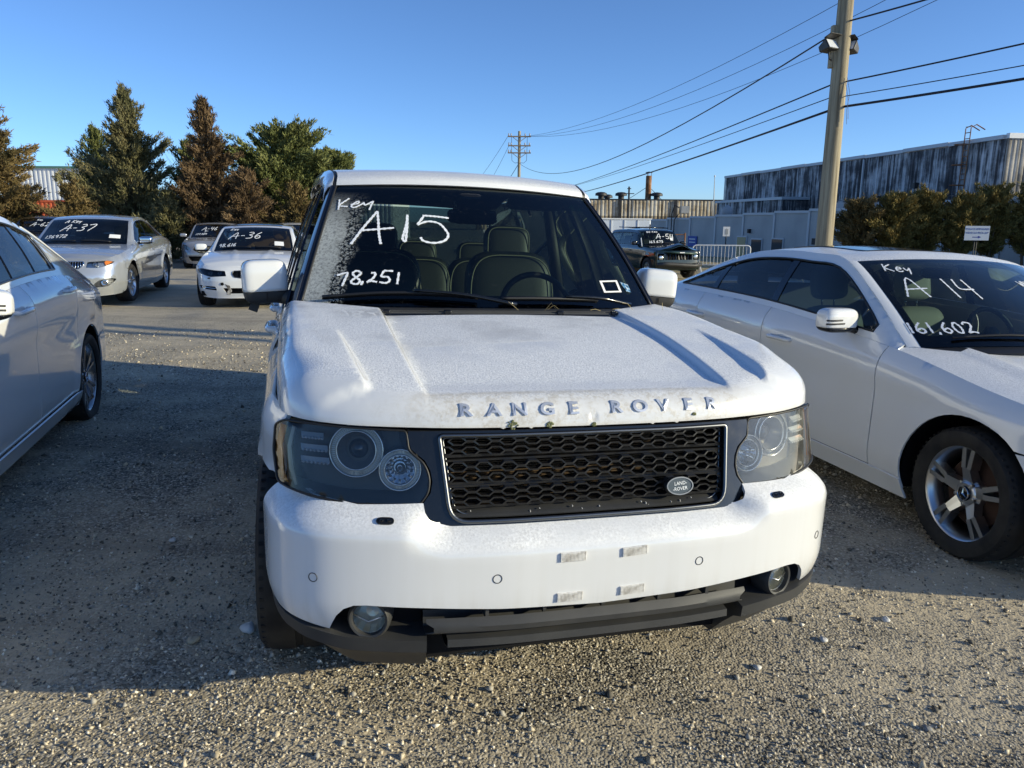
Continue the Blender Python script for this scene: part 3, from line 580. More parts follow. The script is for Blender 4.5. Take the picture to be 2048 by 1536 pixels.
# ------------------------------------------------------------------ trees
M_bark = pmat('cedar_bark', (.11, .08, .055), .95, fn=lambda nt, b, L: L(ramp(nt, noise(nt, coords(nt, (12, 12, 1.5)), 1.5, 4), [(.35, (.06, .045, .03)), (.65, (.20, .15, .10))]), b.inputs['Base Color']))
def leafmat(name, cols):
    def fn(nt, b, L):
        v = coords(nt); n1 = noise(nt, v, 1.1, 4, .6); n2 = noise(nt, v, 14, 2); f = math_(nt, 'ADD', math_(nt, 'MULTIPLY', n1, .7), math_(nt, 'MULTIPLY', n2, .3)); L(ramp(nt, f, cols), b.inputs['Base Color'])
    m = pmat(name, (.06, .07, .03), .75, spec=.2, fn=fn); return m
M_lf = {'olive': leafmat('olive_cedar', [(.35, (.075, .078, .032)), (.50, (.150, .140, .065)), (.65, (.235, .205, .105))]),
        'rust': leafmat('rusty_cedar', [(.35, (.075, .050, .026)), (.50, (.145, .095, .050)), (.65, (.22, .150, .080))]),
        'green': leafmat('green_pine', [(.35, (.085, .105, .032)), (.52, (.160, .175, .058)), (.68, (.24, .24, .09))]),
        'mixed': leafmat('brown_green_cedar', [(.35, (.070, .065, .025)), (.48, (.150, .110, .045)), (.60, (.22, .155, .065)), (.72, (.16, .145, .06))]),
        'juniper': leafmat('golden_juniper', [(.35, (.10, .092, .026)), (.50, (.21, .160, .048)), (.66, (.32, .235, .075))])}
def blades(P, D, n, ln, wd, spread, jit):
    """leaf sprays: n slim triangles round every point P with main direction D"""
    P = np.repeat(P, n, 0); D = np.repeat(D, n, 0); m = len(P); d = D+RNG.normal(0, spread, (m, 3)); d /= np.linalg.norm(d, axis=1)[:, None]+1e-9
    s = np.cross(d, RNG.normal(0, 1, (m, 3))); s /= np.linalg.norm(s, axis=1)[:, None]+1e-9
    p = P+RNG.normal(0, jit, (m, 3)); l = (ln*RNG.uniform(.55, 1.3, m))[:, None]; w = (wd*RNG.uniform(.6, 1.3, m))[:, None]
    V = np.stack([p-s*w, p+s*w, p+d*l+s*w*.25, p+d*l-s*w*.25], 1).reshape(-1, 3); F = np.arange(m*4).reshape(-1, 4); return V, F
def mesh_np(name, V, F, mat, parent):
    me = bpy.data.meshes.new(name); k = F.shape[1]; me.vertices.add(len(V)); me.vertices.foreach_set('co', A(V).reshape(-1)); me.loops.add(F.size); me.loops.foreach_set('vertex_index', F.reshape(-1)); me.polygons.add(len(F)); me.polygons.foreach_set('loop_start', np.arange(0, F.size, k)); me.polygons.foreach_set('loop_total', np.full(len(F), k)); me.materials.append(mat); me.update(); me.validate()
    o = bpy.data.objects.new(name, me); COL.objects.link(o); o.parent = parent; return o
def cedar(x, y, h, prof, mat, label, nb=90, up=.55, group='conifers along the back of the lot', lean=0., base=.04, tuft=9, ln=.13, wd=.020, multi=1, name='cedar_tree', seed=0, gap=.0, cat='tree'):
    """prof: list of (height fraction, radius). trunk, limbs, feathery upswept sprays"""
    global RNG; RNG = np.random.default_rng(100+seed)
    z0 = float(gh(x, y)); t = thing(name, label, cat, (x, y, z0), 0, group); pf = A(prof)
    m = MB(); L_ = lambda f: (lean*f*f, .3*lean*f*f)
    for k in range(multi):
        off = (0, 0) if multi == 1 else (.28*math.cos(k*2.3), .28*math.sin(k*2.3)); m.tube([(off[0]*.4, off[1]*.4, -.15), (off[0]+L_(.3)[0]*h, off[1], h*.3), (off[0]*1.6+L_(.65)[0]*h, off[1]*1.6, h*.65), (L_(1)[0]*h, 0, h*.97)], [.018*h, .013*h, .007*h, .002*h], 7)
    pts = []; drs = []
    for k in range(nb):
        f = base+(1-base)*((k+.5)/nb)**.92; az = k*2.39996+RNG.uniform(-.4, .4); r = float(np.interp(f, pf[:, 0], pf[:, 1]))*RNG.uniform(.55, 1.0)*(.86+.30*math.sin(2*az+f*9+seed)*math.cos(az-f*5+2*seed)+.16*math.sin(5*az+seed*3+f*17))*(1.35 if RNG.uniform() < .10 else 1.)
        if RNG.uniform() < gap: continue
        a = A([L_(f)[0]*h, L_(f)[1]*h, f*h]); e = a+A([r*math.cos(az), r*math.sin(az), r*up*RNG.uniform(.6, 1.3)+.12*h*(f > .8)*RNG.uniform(.2, .7)])
        mid = (a+e)/2+A([0, 0, -r*.10]); c_ = cr([a, mid, e], 5)
        if r > .25: m.tube(c_, .010*h*(1-f)*.6+.006, 4, r2=.003)
        n = max(4, int(r/.085)); q = np.linspace(.22, 1.0, n)[:, None]; p = (1-q)**2*a+2*q*(1-q)*mid+q**2*e; d = e-a; d = d/np.linalg.norm(d)+A([0, 0, .45])
        # side twigs
        sd = RNG.normal(0, 1, (n, 3)); sd[:, 2] = np.abs(sd[:, 2])*.5; tw = p+sd*(.16*r*(1-q*.55))
        pts += [p, tw, (p+tw)/2]; drs += [np.repeat(d[None], n, 0)]*3
    V, F = blades(np.vstack(pts), np.vstack(drs), tuft, ln, wd, .55, .05)
    m.build('trunk', M_bark, t, smooth=True); mesh_np('crown', V, F, mat, t); return t
cp = [(0, .55), (.08, 1.0), (.2, 1.25), (.4, 1.0), (.6, .72), (.8, .40), (.93, .16), (1, .05)]
def sc_(p, k): return [(a, b*k) for a, b in p]
cedar(-14.7, 30.5, 5.95, sc_(cp, 1.75), M_lf['olive'], 'tall ragged olive cedar with a feathery spire, left of the rusty one', 240, .70, seed=1, gap=.06)
cedar(-11.55, 30, 5.55, sc_(cp, 1.50), M_lf['rust'], 'tall rusty-brown cedar with a thin spiky top behind the grey damaged car', 240, .58, seed=2, gap=.05)
cedar(-18.6, 28.5, 5.7, [(0, .8), (.12, 1.5), (.3, 1.8), (.5, 1.35), (.62, 1.9), (.68, .8), (.85, .45), (1, .1)], M_lf['mixed'], 'brown and green cedar cut off by the left edge of the view', 190, .25, seed=3, gap=.08, lean=-.02)
cedar(-9.2, 32, 4.75, [(0, 1.1), (.15, 1.9), (.4, 2.2), (.65, 2.05), (.85, 1.45), (1, .5)], M_lf['green'], 'bushy round-topped green pine nearest the SUV roof', 340, .5, seed=4, tuft=10, ln=.13, wd=.024)
cedar(-7.6, 33, 4.0, [(0, 1.0), (.2, 1.7), (.5, 1.8), (.8, 1.25), (1, .4)], M_lf['green'], 'lower green pine half hidden by the SUV windshield pillar', 240, .5, seed=5, tuft=10, ln=.13, wd=.024)
cedar(-17.0, 32.5, 4.9, [(0, .8), (.2, 1.3), (.5, 1.25), (.8, .7), (1, .15)], M_lf['green'], 'shorter dark green cedar left of the olive spire', 110, .55, seed=6)
cedar(-12.9, 31.5, 4.3, [(0, .6), (.2, 1.0), (.5, 1.0), (.8, .6), (1, .15)], M_lf['green'], 'dark green cedar filling between the olive and rusty spires', 90, .5, seed=7)
cedar(-9.9, 29.3, 3.1, [(0, .6), (.25, 1.15), (.6, 1.0), (.9, .45), (1, .1)], M_lf['rust'], 'low rusty cedar bush in front of the round pine', 110, .35, seed=8)
cedar(-8.3, 30.0, 2.7, [(0, .6), (.25, 1.1), (.6, 1.0), (.9, .45), (1, .1)], M_lf['mixed'], 'low brownish bush behind the white car roof with sunroof', 100, .35, seed=9)
cedar(-16.1, 28.8, 2.6, [(0, .7), (.3, 1.2), (.7, .9), (1, .2)], M_lf['mixed'], 'low dark bush behind the dark A-62 car', 90, .35, seed=10)
cedar(-12.7, 28.9, 2.4, [(0, .6), (.3, 1.0), (.7, .8), (1, .2)], M_lf['olive'], 'low olive bush behind the silver sedan roof', 80, .35, seed=11)
cedar(-11.2, 31.0, 2.6, [(0, .8), (.3, 1.3), (.7, 1.0), (1, .2)], M_lf['rust'], 'low rusty bush at the foot of the tall rusty cedar', 90, .4, seed=12)
for k, (x, y, h, lb) in enumerate(((15.9, 36, 3.4, 'leftmost dark juniper bush of the row before the grey building'), (17.2, 35.6, 3.7, 'second juniper bush from the left, in front of the grey building'), (18.7, 35.8, 3.75, 'third juniper bush from the left, between pole and impound sign'), (20.1, 35.2, 3.7, 'golden juniper bush just left of the impound sign'), (21.5, 35.4, 4.1, 'tall golden juniper bush behind the impound sign'), (23.1, 35.0, 4.25, 'golden juniper bush right of the impound sign'), (24.9, 34.6, 4.3, 'golden juniper bush at the right edge of the view'))):
    cedar(x, y, h*.84, [(.10, .35), (.25, .95), (.5, 1.22), (.75, 1.02), (.92, .62), (1, .22)], M_lf['juniper'] if k else M_lf['mixed'], lb, 170, .6, 'juniper bushes before the grey building', base=.2, tuft=9, ln=.12, wd=.022, multi=5, name='juniper_bush', seed=20+k, cat='bush')
RNG = np.random.default_rng(11)
# bare twiggy sapling
tw = thing('bare_sapling', 'leafless twiggy sapling against the sky between the two tall cedars', 'sapling', (-12.75, 30.8, -.1)); m = MB(); m.tube([(0, 0, 0), (.1, 0, 2), (.0, 0, 3.6)], .04, 5, r2=.008)
for k in range(26): f = RNG.uniform(.4, 1); a = RNG.uniform(0, 2*PI); l = RNG.uniform(.4, 1.0); p = A([.05, 0, 3.6*f]); m.tube([p, p+A([l*.5*math.cos(a), l*.5*math.sin(a), l*.5]), p+A([l*.8*math.cos(a), l*.8*math.sin(a), l*1.0])], .008, 3, r2=.003)
m.build('trunk', M_bark, tw)
# ------------------------------------------------------------------ poles and wires
def fn_pole(nt, b, L):
    v = coords(nt, (9, 9, .35)); L(ramp(nt, noise(nt, v, 1.6, 5, .65), [(.33, (.13, .105, .065)), (.5, (.30, .25, .165)), (.68, (.44, .38, .26))]), b.inputs['Base Color']); bump(nt, b, noise(nt, v, 3, 4), .4, .01)
M_pole = pmat('weathered_pole', (.3, .25, .17), .9, fn=fn_pole); M_wire = pmat('black_cable', (.012, .012, .02), .6); M_porc = pmat('insulator', (.35, .34, .36), .4)
np_ = thing('utility_pole', 'round wooden utility pole with two floodlights in front of the warehouse', 'pole', (6.56, 16.5, float(gh(6.56, 16.5))))
MB().lathe([(.01, -.1), (.185, -.1), (.175, 1.5), (.155, 5.), (.13, 9.6), (.01, 9.65)], 18, Matrix.Rotation(-PI/2, 4, 'Y')).build('pole_shaft', M_pole, np_, smooth=True, sharp=40)
pz = -float(gh(6.56, 16.5))
MB().box((-.235, -.06, 4.6+pz), (-.135, .06, 5.40+pz)).build('cable_guard', M_pole, np_, bevel=.01)
M_lens = pmat('floodlight_lens', (.62, .64, .68), .2); M_flood = pmat('floodlight_bronze', (.045, .04, .034), .5)
for s_, dx, rz in ((-1, -.30, .55), (1, .21, -.9)):
    f = sub('floodlight', np_); M = Matrix.Translation((dx, -.05 if s_ < 0 else .1, 4.98+pz)) @ Matrix.Rotation(rz, 4, 'Z') @ Matrix.Rotation(-.35, 4, 'X')
    m = MB(); m.add([tuple(M @ Vector(v)) for v in ((-.17, -.14, -.10), (.17, -.14, -.10), (.17, -.10, .12), (-.17, -.10, .12), (-.13, .12, -.06), (.13, .12, -.06), (.13, .12, .06), (-.13, .12, .06))], [(0, 3, 2, 1), (4, 5, 6, 7), (0, 1, 5, 4), (1, 2, 6, 5), (2, 3, 7, 6), (3, 0, 4, 7)]); m.build('lamp_body', M_flood, f, bevel=.02)
    MB().add([tuple(M @ Vector(v)) for v in ((-.15, -.147, -.085), (.15, -.147, -.085), (.15, -.112, .10), (-.15, -.112, .10))], [(0, 1, 2, 3)]).build('lamp_glass', M_lens, f)
    MB().add([tuple(M @ Vector(v)) for v in ((-.18, -.26, .15), (.18, -.26, .15), (.18, -.08, .14), (-.18, -.08, .14), (-.18, -.26, .14), (.18, -.26, .14), (.18, -.08, .12), (-.18, -.08, .12))], [(0, 1, 2, 3), (7, 6, 5, 4), (0, 4, 5, 1)]).build('lamp_visor', M_flood, f)
    MB().tube([M @ Vector((0, 0, -.09)), M @ Vector((0, .02, -.22)), (s_*.14, 0, 4.70+pz)], .018, 6).build('lamp_arm', M_flood, f)
m = MB().tube([(.10, -.16, 4.4+pz), (.17, -.19, 4.1+pz), (.13, -.2, 3.75+pz), (.16, -.2, 3.5+pz)], .006, 4).tube([(.08, -.16, 4.3+pz), (.14, -.2, 4.0+pz), (.18, -.2, 3.6+pz)], .006, 4); m.build('loose_lashing', M_porc, np_)
fp = thing('utility_pole', 'distant wooden utility pole with three crossarms above the SUV roof', 'pole', (.55, 82, -1.5))
MB().tube([(0, 0, 0), (0, 0, 11.9)], .19, 8, r2=.14).build('pole_shaft', M_pole, fp, smooth=True)
M_arm = pmat('crossarm_wood', (.24, .18, .12), .9)
for z, w_ in ((11.35, 1.17), (10.45, 1.15), (9.75, 1.18)):
    bbox('crossarm', (-w_, -.24, z-.06), (w_, -.13, z+.06), M_arm, fp)
    for s_ in (-1, 1): MB().tube([(s_*.75, -.185, z), (0, -.18, z-.55)], .03, 4).build('crossarm_brace', M_arm, fp)
    for x in (-w_+.08, -w_*.72, w_*.5, w_-.12): MB().lathe([(.01, .06), (.05, .06), (.07, .16), (.05, .3), (.01, .32)], 8, Matrix.Translation((x, -.185, z)) @ Matrix.Rotation(-PI/2, 4, 'Y')).build('insulator', M_porc, fp, smooth=True)
for s_ in (-1, 1): MB().tube([(s_*.8, -.2, 11.3), (s_*.78, -.2, 10.0), (s_*.75, -.2, 9.0), (s_*.45, -.15, 8.75), (0, -.1, 8.8)], .025, 4).build('jumper_cable', M_wire, fp)
f2 = thing('utility_pole', 'thin far utility pole standing before the long brown shed', 'pole', (16.85, 115, -2.6)); MB().tube([(0, 0, 0), (-.1, 0, 9.0)], .2, 7, r2=.13).build('pole_shaft', M_blackm, f2, smooth=True)
for z, w_ in ((8.0, .75), (8.7, .28)): bbox('crossarm', (-.1-w_, -.25, z-.06), (-.1+w_, -.15, z+.06), M_blackm, f2)
# neighbouring pole out of view to the right whose shadow crosses the lane
P2 = (15.0, 5.5); p2 = thing('utility_pole', 'wooden utility pole out of view on the right, carrying the cables on', 'pole', (P2[0], P2[1], float(gh(*P2)))); MB().tube([(0, 0, -.1), (0, 0, 10.5)], .20, 12, r2=.14).build('pole_shaft', M_pole, p2, smooth=True); MB().tube([(.25, -.62, -.1), (.2, -.58, 9.2)], .12, 10, r2=.09).build('brace_pole', M_pole, p2, smooth=True)
def wire(a, b, sag, r, label):
    a, b = A(a), A(b); t = np.linspace(0, 1, 28)[:, None]; P = a+(b-a)*t; P[:, 2] -= sag*4*(t[:, 0]*(1-t[:, 0])); o = MB().tube(P, r, 5).build('overhead_wire', M_wire, None, smooth=True); tag(o, label, 'wire', 'overhead wires')
zb_ = 0.
wire((1.62, 82, 9.95), (22, 6.5, 15.5), 2.6, .013, 'topmost thin wire from the far pole crossarm'); wire((1.5, 82, 9.9), (23, 7.0, 15.2), 3.0, .013, 'second thin wire from the far pole crossarm'); wire((1.2, 82, 9.9), (24.5, 8, 14.9), 3.4, .013, 'third thin wire from the far pole crossarm')
wire((.6, 82, 7.2), (6.42, 16.45, 5.28), 1.75, .017, 'cable from the far pole shaft up to the floodlight pole'); wire((6.62, 16.38, 5.46), (P2[0], P2[1], 7.6), .35, .017, 'cable from the floodlight pole to the upper right corner')
wire((2.9, 110, 5.3), (6.46, 16.4, 4.30), .55, .016, 'upper line of the cable bundle left of the floodlight pole'); wire((6.66, 16.4, 4.33), (P2[0], P2[1], 5.7), .16, .016, 'upper line of the cable bundle right of the floodlight pole')
wire((2.2, 110, 5.3), (6.46, 16.4, 4.05), .55, .010, 'thin middle line of the cable bundle left of the floodlight pole'); wire((6.66, 16.4, 4.05), (P2[0], P2[1], 5.1), .16, .010, 'thin middle line of the cable bundle right of the floodlight pole')
wire((4.5, 110, 4.7), (6.46, 16.4, 3.80), .5, .026, 'thick bottom cable left of the floodlight pole'); wire((6.66, 16.4, 3.85), (P2[0], P2[1], 4.75), .14, .026, 'thick bottom cable right of the floodlight pole')
wire((-.62, 82, 9.9), (-12, 140, 4), 1.5, .018, 'upper wire falling away left of the far pole'); wire((-.5, 82, 9.0), (-9, 140, 3.5), 1.5, .018, 'middle wire falling away left of the far pole'); wire((.5, 82, 7.2), (-6.5, 120, 2.5), 1.2, .03, 'lower cable falling away left of the far pole')
# ------------------------------------------------------------------ signs, barrier, fence
sg = thing('impound_sign', 'white sign reading POLICE IMPOUND VEHICLE PICK-UP with a blue arrow', 'sign', (17.75, 30, float(gh(17.75, 30))), -.12); sz_ = -float(gh(17.75, 30))
board = bbox('sign_board', (-.44, -.012, .93+sz_), (.44, .012, 1.47+sz_), M_white, sg); M_blue = pmat('blue_lettering', (.02, .04, .30), .5)
F_ = frame_M((0, -.016, 1.35+sz_), (1, 0, 0), (0, 0, 1))
text_mesh('lettering', 'POLICE IMPOUND', .105, M_blue, board, F_, .001); text_mesh('lettering', 'VEHICLE PICK-UP', .105, M_blue, board, F_ @ Matrix.Translation((0, -.14, 0)), .001)
MB().add([(-.16, -.014, 1.035+sz_), (.05, -.014, 1.035+sz_), (.05, -.014, 1.0+sz_), (.16, -.014, 1.05+sz_), (.05, -.014, 1.10+sz_), (.05, -.014, 1.065+sz_), (-.16, -.014, 1.065+sz_)], [(0, 1, 2, 3, 4, 5, 6)]).build('arrow', M_blue, board)
for x in (-.04, .04): MB().tube([(x, .03, -.1), (x, .03, 1.40+sz_)], .018, 6).build('sign_post', M_plastic, sg)
sw = thing('small_sign', 'small white sign on a post by the grey building door', 'sign', (13.6, 50, float(gh(13.6, 50)))); bbox('sign_board', (-.22, -.02, 1.5), (.22, .0, 2.1), M_white, sw); bbox('sign_mark', (-.08, -.03, 1.62), (.10, -.021, 1.95), M_greypanel, sw); MB().tube([(0, .01, 0), (0, .01, 2.0)], .035, 6).build('sign_post', M_blackm, sw)
br = thing('crowd_barrier', 'white steel crowd barrier behind the white sedan roof', 'barrier', (7.6, 33, float(gh(7.6, 33))), -.06); bz0 = .18
MB().tube(fillet([(0, 0, bz0), (0, 0, 1.12), (2.4, 0, 1.12), (2.4, 0, bz0)], .16, 6)[:, :], .026, 8).build('barrier_frame', M_white, br, smooth=True); MB().tube([(0, 0, bz0+.12), (2.4, 0, bz0+.12)], .018, 6).build('bottom_rail', M_white, br, smooth=True)
for k in range(15): MB().tube([(.16+k*.149, 0, bz0+.12), (.16+k*.149, 0, 1.11)], .011, 5).build('upright', M_white, br)
for x in (.35, 2.05): MB().tube([(x, -.3, 0), (x, 0, bz0+.12), (x, .3, 0)], .022, 6).build('foot', M_white, br)
cf = thing('chain_fence', 'short rusty chain-link fence behind the green wrecked jeep', 'fence', (5.6, 33.5, float(gh(5.6, 33.5))))
for x in (0, 1.75): MB().tube([(x, 0, -.1), (x, 0, 1.45)], .035, 7).build('fence_post', M_rusty if x else M_white, cf)
m = MB()
for k in range(-9, 14):
    for s_ in (-1, 1):
        a = A([k*.13, 0, .05]); b = A([k*.13+s_*1.3, 0, 1.35]); x0, x1 = a[0], b[0]
        t0, t1 = max(0, (0-x0)/(x1-x0) if x1 != x0 else 0), min(1, (1.75-x0)/(x1-x0))
        if s_ < 0: t0, t1 = max(0, (1.75-x0)/(x1-x0)), min(1, (0-x0)/(x1-x0))
        if t1 > t0: m.tube([a+(b-a)*t0, a+(b-a)*t1], .006, 3)
stuff(m.build('wire_mesh', M_rusty, cf)); MB().tube([(0, 0, 1.38), (1.75, 0, 1.38)], .022, 6).build('top_rail', M_rusty, cf)
# ------------------------------------------------------------------ shared car pieces
def superell(c, r, e=.35, nu=28, nv=16, zr=(-1, 1), e2=None):
    """rounded-box grid (nu x nv); zr limits the height range in units of the z radius"""
    e2 = e2 or e; G = np.zeros((nv, nu+1, 3)); f = lambda w, m: np.sign(w)*np.abs(w)**m
    z0, z1 = zr
    a0 = math.asin(max(-1, min(1, abs(z0)**(1/e2)*np.sign(z0)))); a1 = math.asin(max(-1, min(1, abs(z1)**(1/e2)*np.sign(z1))))
    for i, v in enumerate(np.linspace(a0, a1, nv)):
        u = np.linspace(0, 2*PI, nu+1)
        G[i, :, 0] = c[0]+r[0]*f(np.cos(v), e2)*f(np.cos(u), e); G[i, :, 1] = c[1]+r[1]*f(np.cos(v), e2)*f(np.sin(u), e); G[i, :, 2] = c[2]+r[2]*f(np.sin(v), e2)
    return G
def blob(name, c, r, mat, parent, e=.35, zr=(-1, 1), rot=None, nu=28, nv=16, sharp=None, e2=None):
    G = superell(c, r, e, nu, nv, zr, e2).reshape(-1, 3); nv_, nu_ = nv, nu+1
    if rot is not None:
        R_ = A(rot.to_3x3()); G = (G-A(c))@R_.T+A(c)
    F = [(i*nu_+j, i*nu_+j+1, (i+1)*nu_+j+1, (i+1)*nu_+j) for i in range(nv_-1) for j in range(nu)]
    if zr[0] > -1: F.append(tuple(range(nu-1, -1, -1)))
    if zr[1] < 1: F.append(tuple((nv_-1)*nu_+j for j in range(nu)))
    return mk(name, G, F, mat, parent, True, sharp)
def seat(parent, x, y, z, mat, hr=True, w=.24, tilt=.22, h=.62, pipe=None, hz=None):
    R_ = Matrix.Rotation(-tilt, 4, 'X')
    s = blob('seat', (x, y-.05, z+.13), (w, .27, .09), mat, parent, .4)
    b = blob('seat_back', (x, y+.22+h*.5*math.sin(tilt), z+.16+h*.5), (w, .085, h*.52), mat, parent, .45, rot=R_)
    if pipe:
        P = [(x+w*.95*math.copysign(abs(math.cos(q))**.5, math.cos(q)), y+.13+(h*.5+h*.5*math.sin(q)**.6)*math.sin(tilt), z+.15+h*.5+h*.50*math.sin(q)**.6) for q in np.linspace(0.02, PI-.02, 24)]
        MB().tube(P, .004, 5).build('piping', pipe, b, smooth=True)
    if hr:
        zz = z+.20+h+.12 if hz is None else hz; yy = y+.22+(h+.18)*math.sin(tilt)
        hd = blob('headrest', (x, yy, zz), (.135, .055, .115), mat, parent, .45, rot=R_)
        MB().tube([(x-.05, yy, zz-.05), (x-.05, yy-.02, zz-.2)], .006, 6).tube([(x+.05, yy, zz-.05), (x+.05, yy-.02, zz-.2)], .006, 6).build('headrest_post', M_chrome, parent, smooth=True)
        if pipe:
            Q = [(x+.125*math.copysign(abs(math.cos(q))**.45, math.cos(q)), yy-.05, zz+.108*math.copysign(abs(math.sin(q))**.45, math.sin(q))) for q in np.linspace(0, 2*PI, 40, endpoint=False)]
            MB().tube(Q, .0035, 5, closed=True).build('piping', pipe, hd, smooth=True)
def steering(parent, c, mat, r=.185, tilt=.45):
    M = Matrix.Translation(c) @ Matrix.Rotation(-tilt, 4, 'X')
    P = [M @ Vector((r*math.cos(q), 0, r*math.sin(q))) for q in np.linspace(0, 2*PI, 32, endpoint=False)]
    m = MB().tube(P, .016, 8, closed=True)
    for q in (0, PI, -PI/2): m.tube([M @ Vector((.05*math.cos(q), .01, .05*math.sin(q))), M @ Vector((r*math.cos(q), 0, r*math.sin(q)))], .014, 6)
    m.lathe([(.001, -.03), (.05, -.025), (.062, .0), (.05, .03), (.001, .03)], 16, M @ Matrix.Rotation(PI/2, 4, 'Z'))
    m.build('steering_wheel', mat, parent, smooth=True)
def wheel(parent, pos, R_, rim, width, side, style, steer=0., rust=False, dirty=None, name='wheel', star=False):
    """side=+1: outer face towards +x.  thing > wheel > tyre, rim, hub_cap, brake_disc"""
    w = bpy.data.objects.new(name, None); COL.objects.link(w); w.parent = parent; w.location = pos; w.rotation_euler = (0, 0, steer+(0 if side > 0 else PI)); w.empty_display_size = .1
    h = width/2; sw = R_-rim
    prof = [(rim-.005, -h*.85), (rim+.012, -h*.93), (rim+sw*.4, -h*1.0), (rim+sw*.75, -h*.98), (R_-.014, -h*.88), (R_-.003, -h*.70), (R_, -h*.42)]
    gr = []
    for gx in (-.30, 0., .30): gr += [(R_, (gx-.045)*2*h), (R_-.008, (gx-.035)*2*h), (R_-.008, (gx+.035)*2*h), (R_, (gx+.045)*2*h)]
    gr = [(r_, min(max(x_, -h*.42), h*.42)) for r_, x_ in gr]
    prof = prof[:-1]+[(R_-.001, -h*.5)]+gr+[(R_-.001, h*.5)]+[(r_, -x_) for r_, x_ in reversed(prof[:-1])]
    m = MB().lathe(prof, 64)
    # tread blocks: shallow cross ribs on both shoulders
    for k in range(60):
        q = 2*PI*k/60; M = Matrix.Rotation(q, 4, 'X')
        for s_ in (-1, 1): m.box((s_*h*.72-.022, -.006, R_-.012), (s_*h*.72+.022, .006, R_-.0075), M)
    m.build('tyre', M_rubber, w, smooth=True, sharp=40)
    metal = {'twin': M_alu, 'star': M_alum, 'multi': M_alu, 'plain': M_alu, 'steel': M_gblack}[style]
    o = h*.80
    rimm = MB().lathe([(rim+.004, -o), (rim-.02, -o+.01), (rim-.035, 0), (rim-.03, o-.05), (rim-.016, o-.012), (rim-.004, o), (rim+.005, o+.004), (rim+.008, o-.006)], 64)
    def spoke(q, w0, w1, x0, x1, r0, r1, tw=0., d=.03):
        M = Matrix.Rotation(q, 4, 'X')
        V = [(x0-d, -w0+0, r0), (x0-d, w0, r0), (x0, w0*.75, r0), (x0, -w0*.75, r0), (x1-d, -w1+tw, r1), (x1-d, w1+tw, r1), (x1, w1*.75+tw, r1), (x1, -w1*.75+tw, r1)]
        rimm.add([tuple(M @ Vector(v)) for v in V], [(0, 1, 2, 3), (7, 6, 5, 4), (1, 0, 4, 5), (2, 1, 5, 6), (3, 2, 6, 7), (0, 3, 7, 4)])
    rr = rim-.018
    if style == 'twin':
        for k in range(5):
            q = 2*PI*k/5+.0
            for s_ in (-1, 1): spoke(q+s_*.13, .030, .017, o-.030, o-.006, .06, rr*.58, s_*.006, .045); spoke(q+s_*.13, .017, .015, o-.006, o-.006, rr*.58, rr+.006, s_*.006-s_*.004, .05)
    elif style == 'star':
        for k in range(5):
            q = 2*PI*k/5+.25
            spoke(q, .042, .014, o-.03, o-.012, .05, rr, 0, .045)
            for s_ in (-1, 1): spoke(q+s_*.22, .010, .008, o-.02, o-.004, .06, rr, 0, .03)
    elif style == 'multi':
        for k in range(9): spoke(2*PI*k/9, .026, .016, o-.03, o-.012, .05, rr, 0, .03)
    elif style == 'plain':
        for k in range(7): spoke(2*PI*k/7, .034, .022, o-.03, o-.012, .05, rr, 0, .03)
    else:
        rimm.lathe([(.05, o-.05), (.10, o-.02), (rim*.7, o-.06), (rim-.02, o-.04)], 32)
    rimm.lathe([(.001, o-.022), (.050, o-.022), (.062, o-.03), (.075, o-.05), (.075, o-.10), (.001, o-.10)], 32)
    for k in range(5):
        q = 2*PI*(k+.5)/5; M = Matrix.Rotation(q, 4, 'X'); rimm.lathe([(.011, o-.045), (.011, o-.018), (.001, o-.016)], 8, Matrix.Translation(M @ Vector((0, 0, .056))))
    rimm.build('rim', metal, w, smooth=True, sharp=30)
    d = MB().lathe([(.06, -.01), (rim*.72, -.01), (rim*.72, .012), (.06, .012)], 40); d.build('brake_disc', M_rust if rust else M_alud, w, smooth=True, sharp=30)
    MB().lathe([(.03, -.09), (rim-.04, -.085), (rim-.034, -.05)], 40).build('wheel_barrel', M_dark, w, smooth=True)
    cap = MB().lathe([(.001, o-.010), (.030, o-.011), (.036, o-.016), (.038, o-.024)], 24)
    cp = cap.build('hub_cap', M_gblack if star else metal, w, smooth=True, sharp=40)
    if star:
        m = MB()
        for k in range(3): M = Matrix.Rotation(2*PI*k/3, 4, 'X'); m.add([tuple(M @ Vector(v)) for v in ((o-.009, -.005, 0), (o-.009, .005, 0), (o-.009, 0, .029), (o-.004, 0, .004))], [(0, 1, 3), (1, 2, 3), (2, 0, 3)])
        P = [(o-.010, .033*math.cos(q), .033*math.sin(q)) for q in np.linspace(0, 2*PI, 32, endpoint=False)]; m.tube(P, .0025, 6, closed=True)
        m.build('hub_emblem', M_chrome, w, smooth=False)
    return w
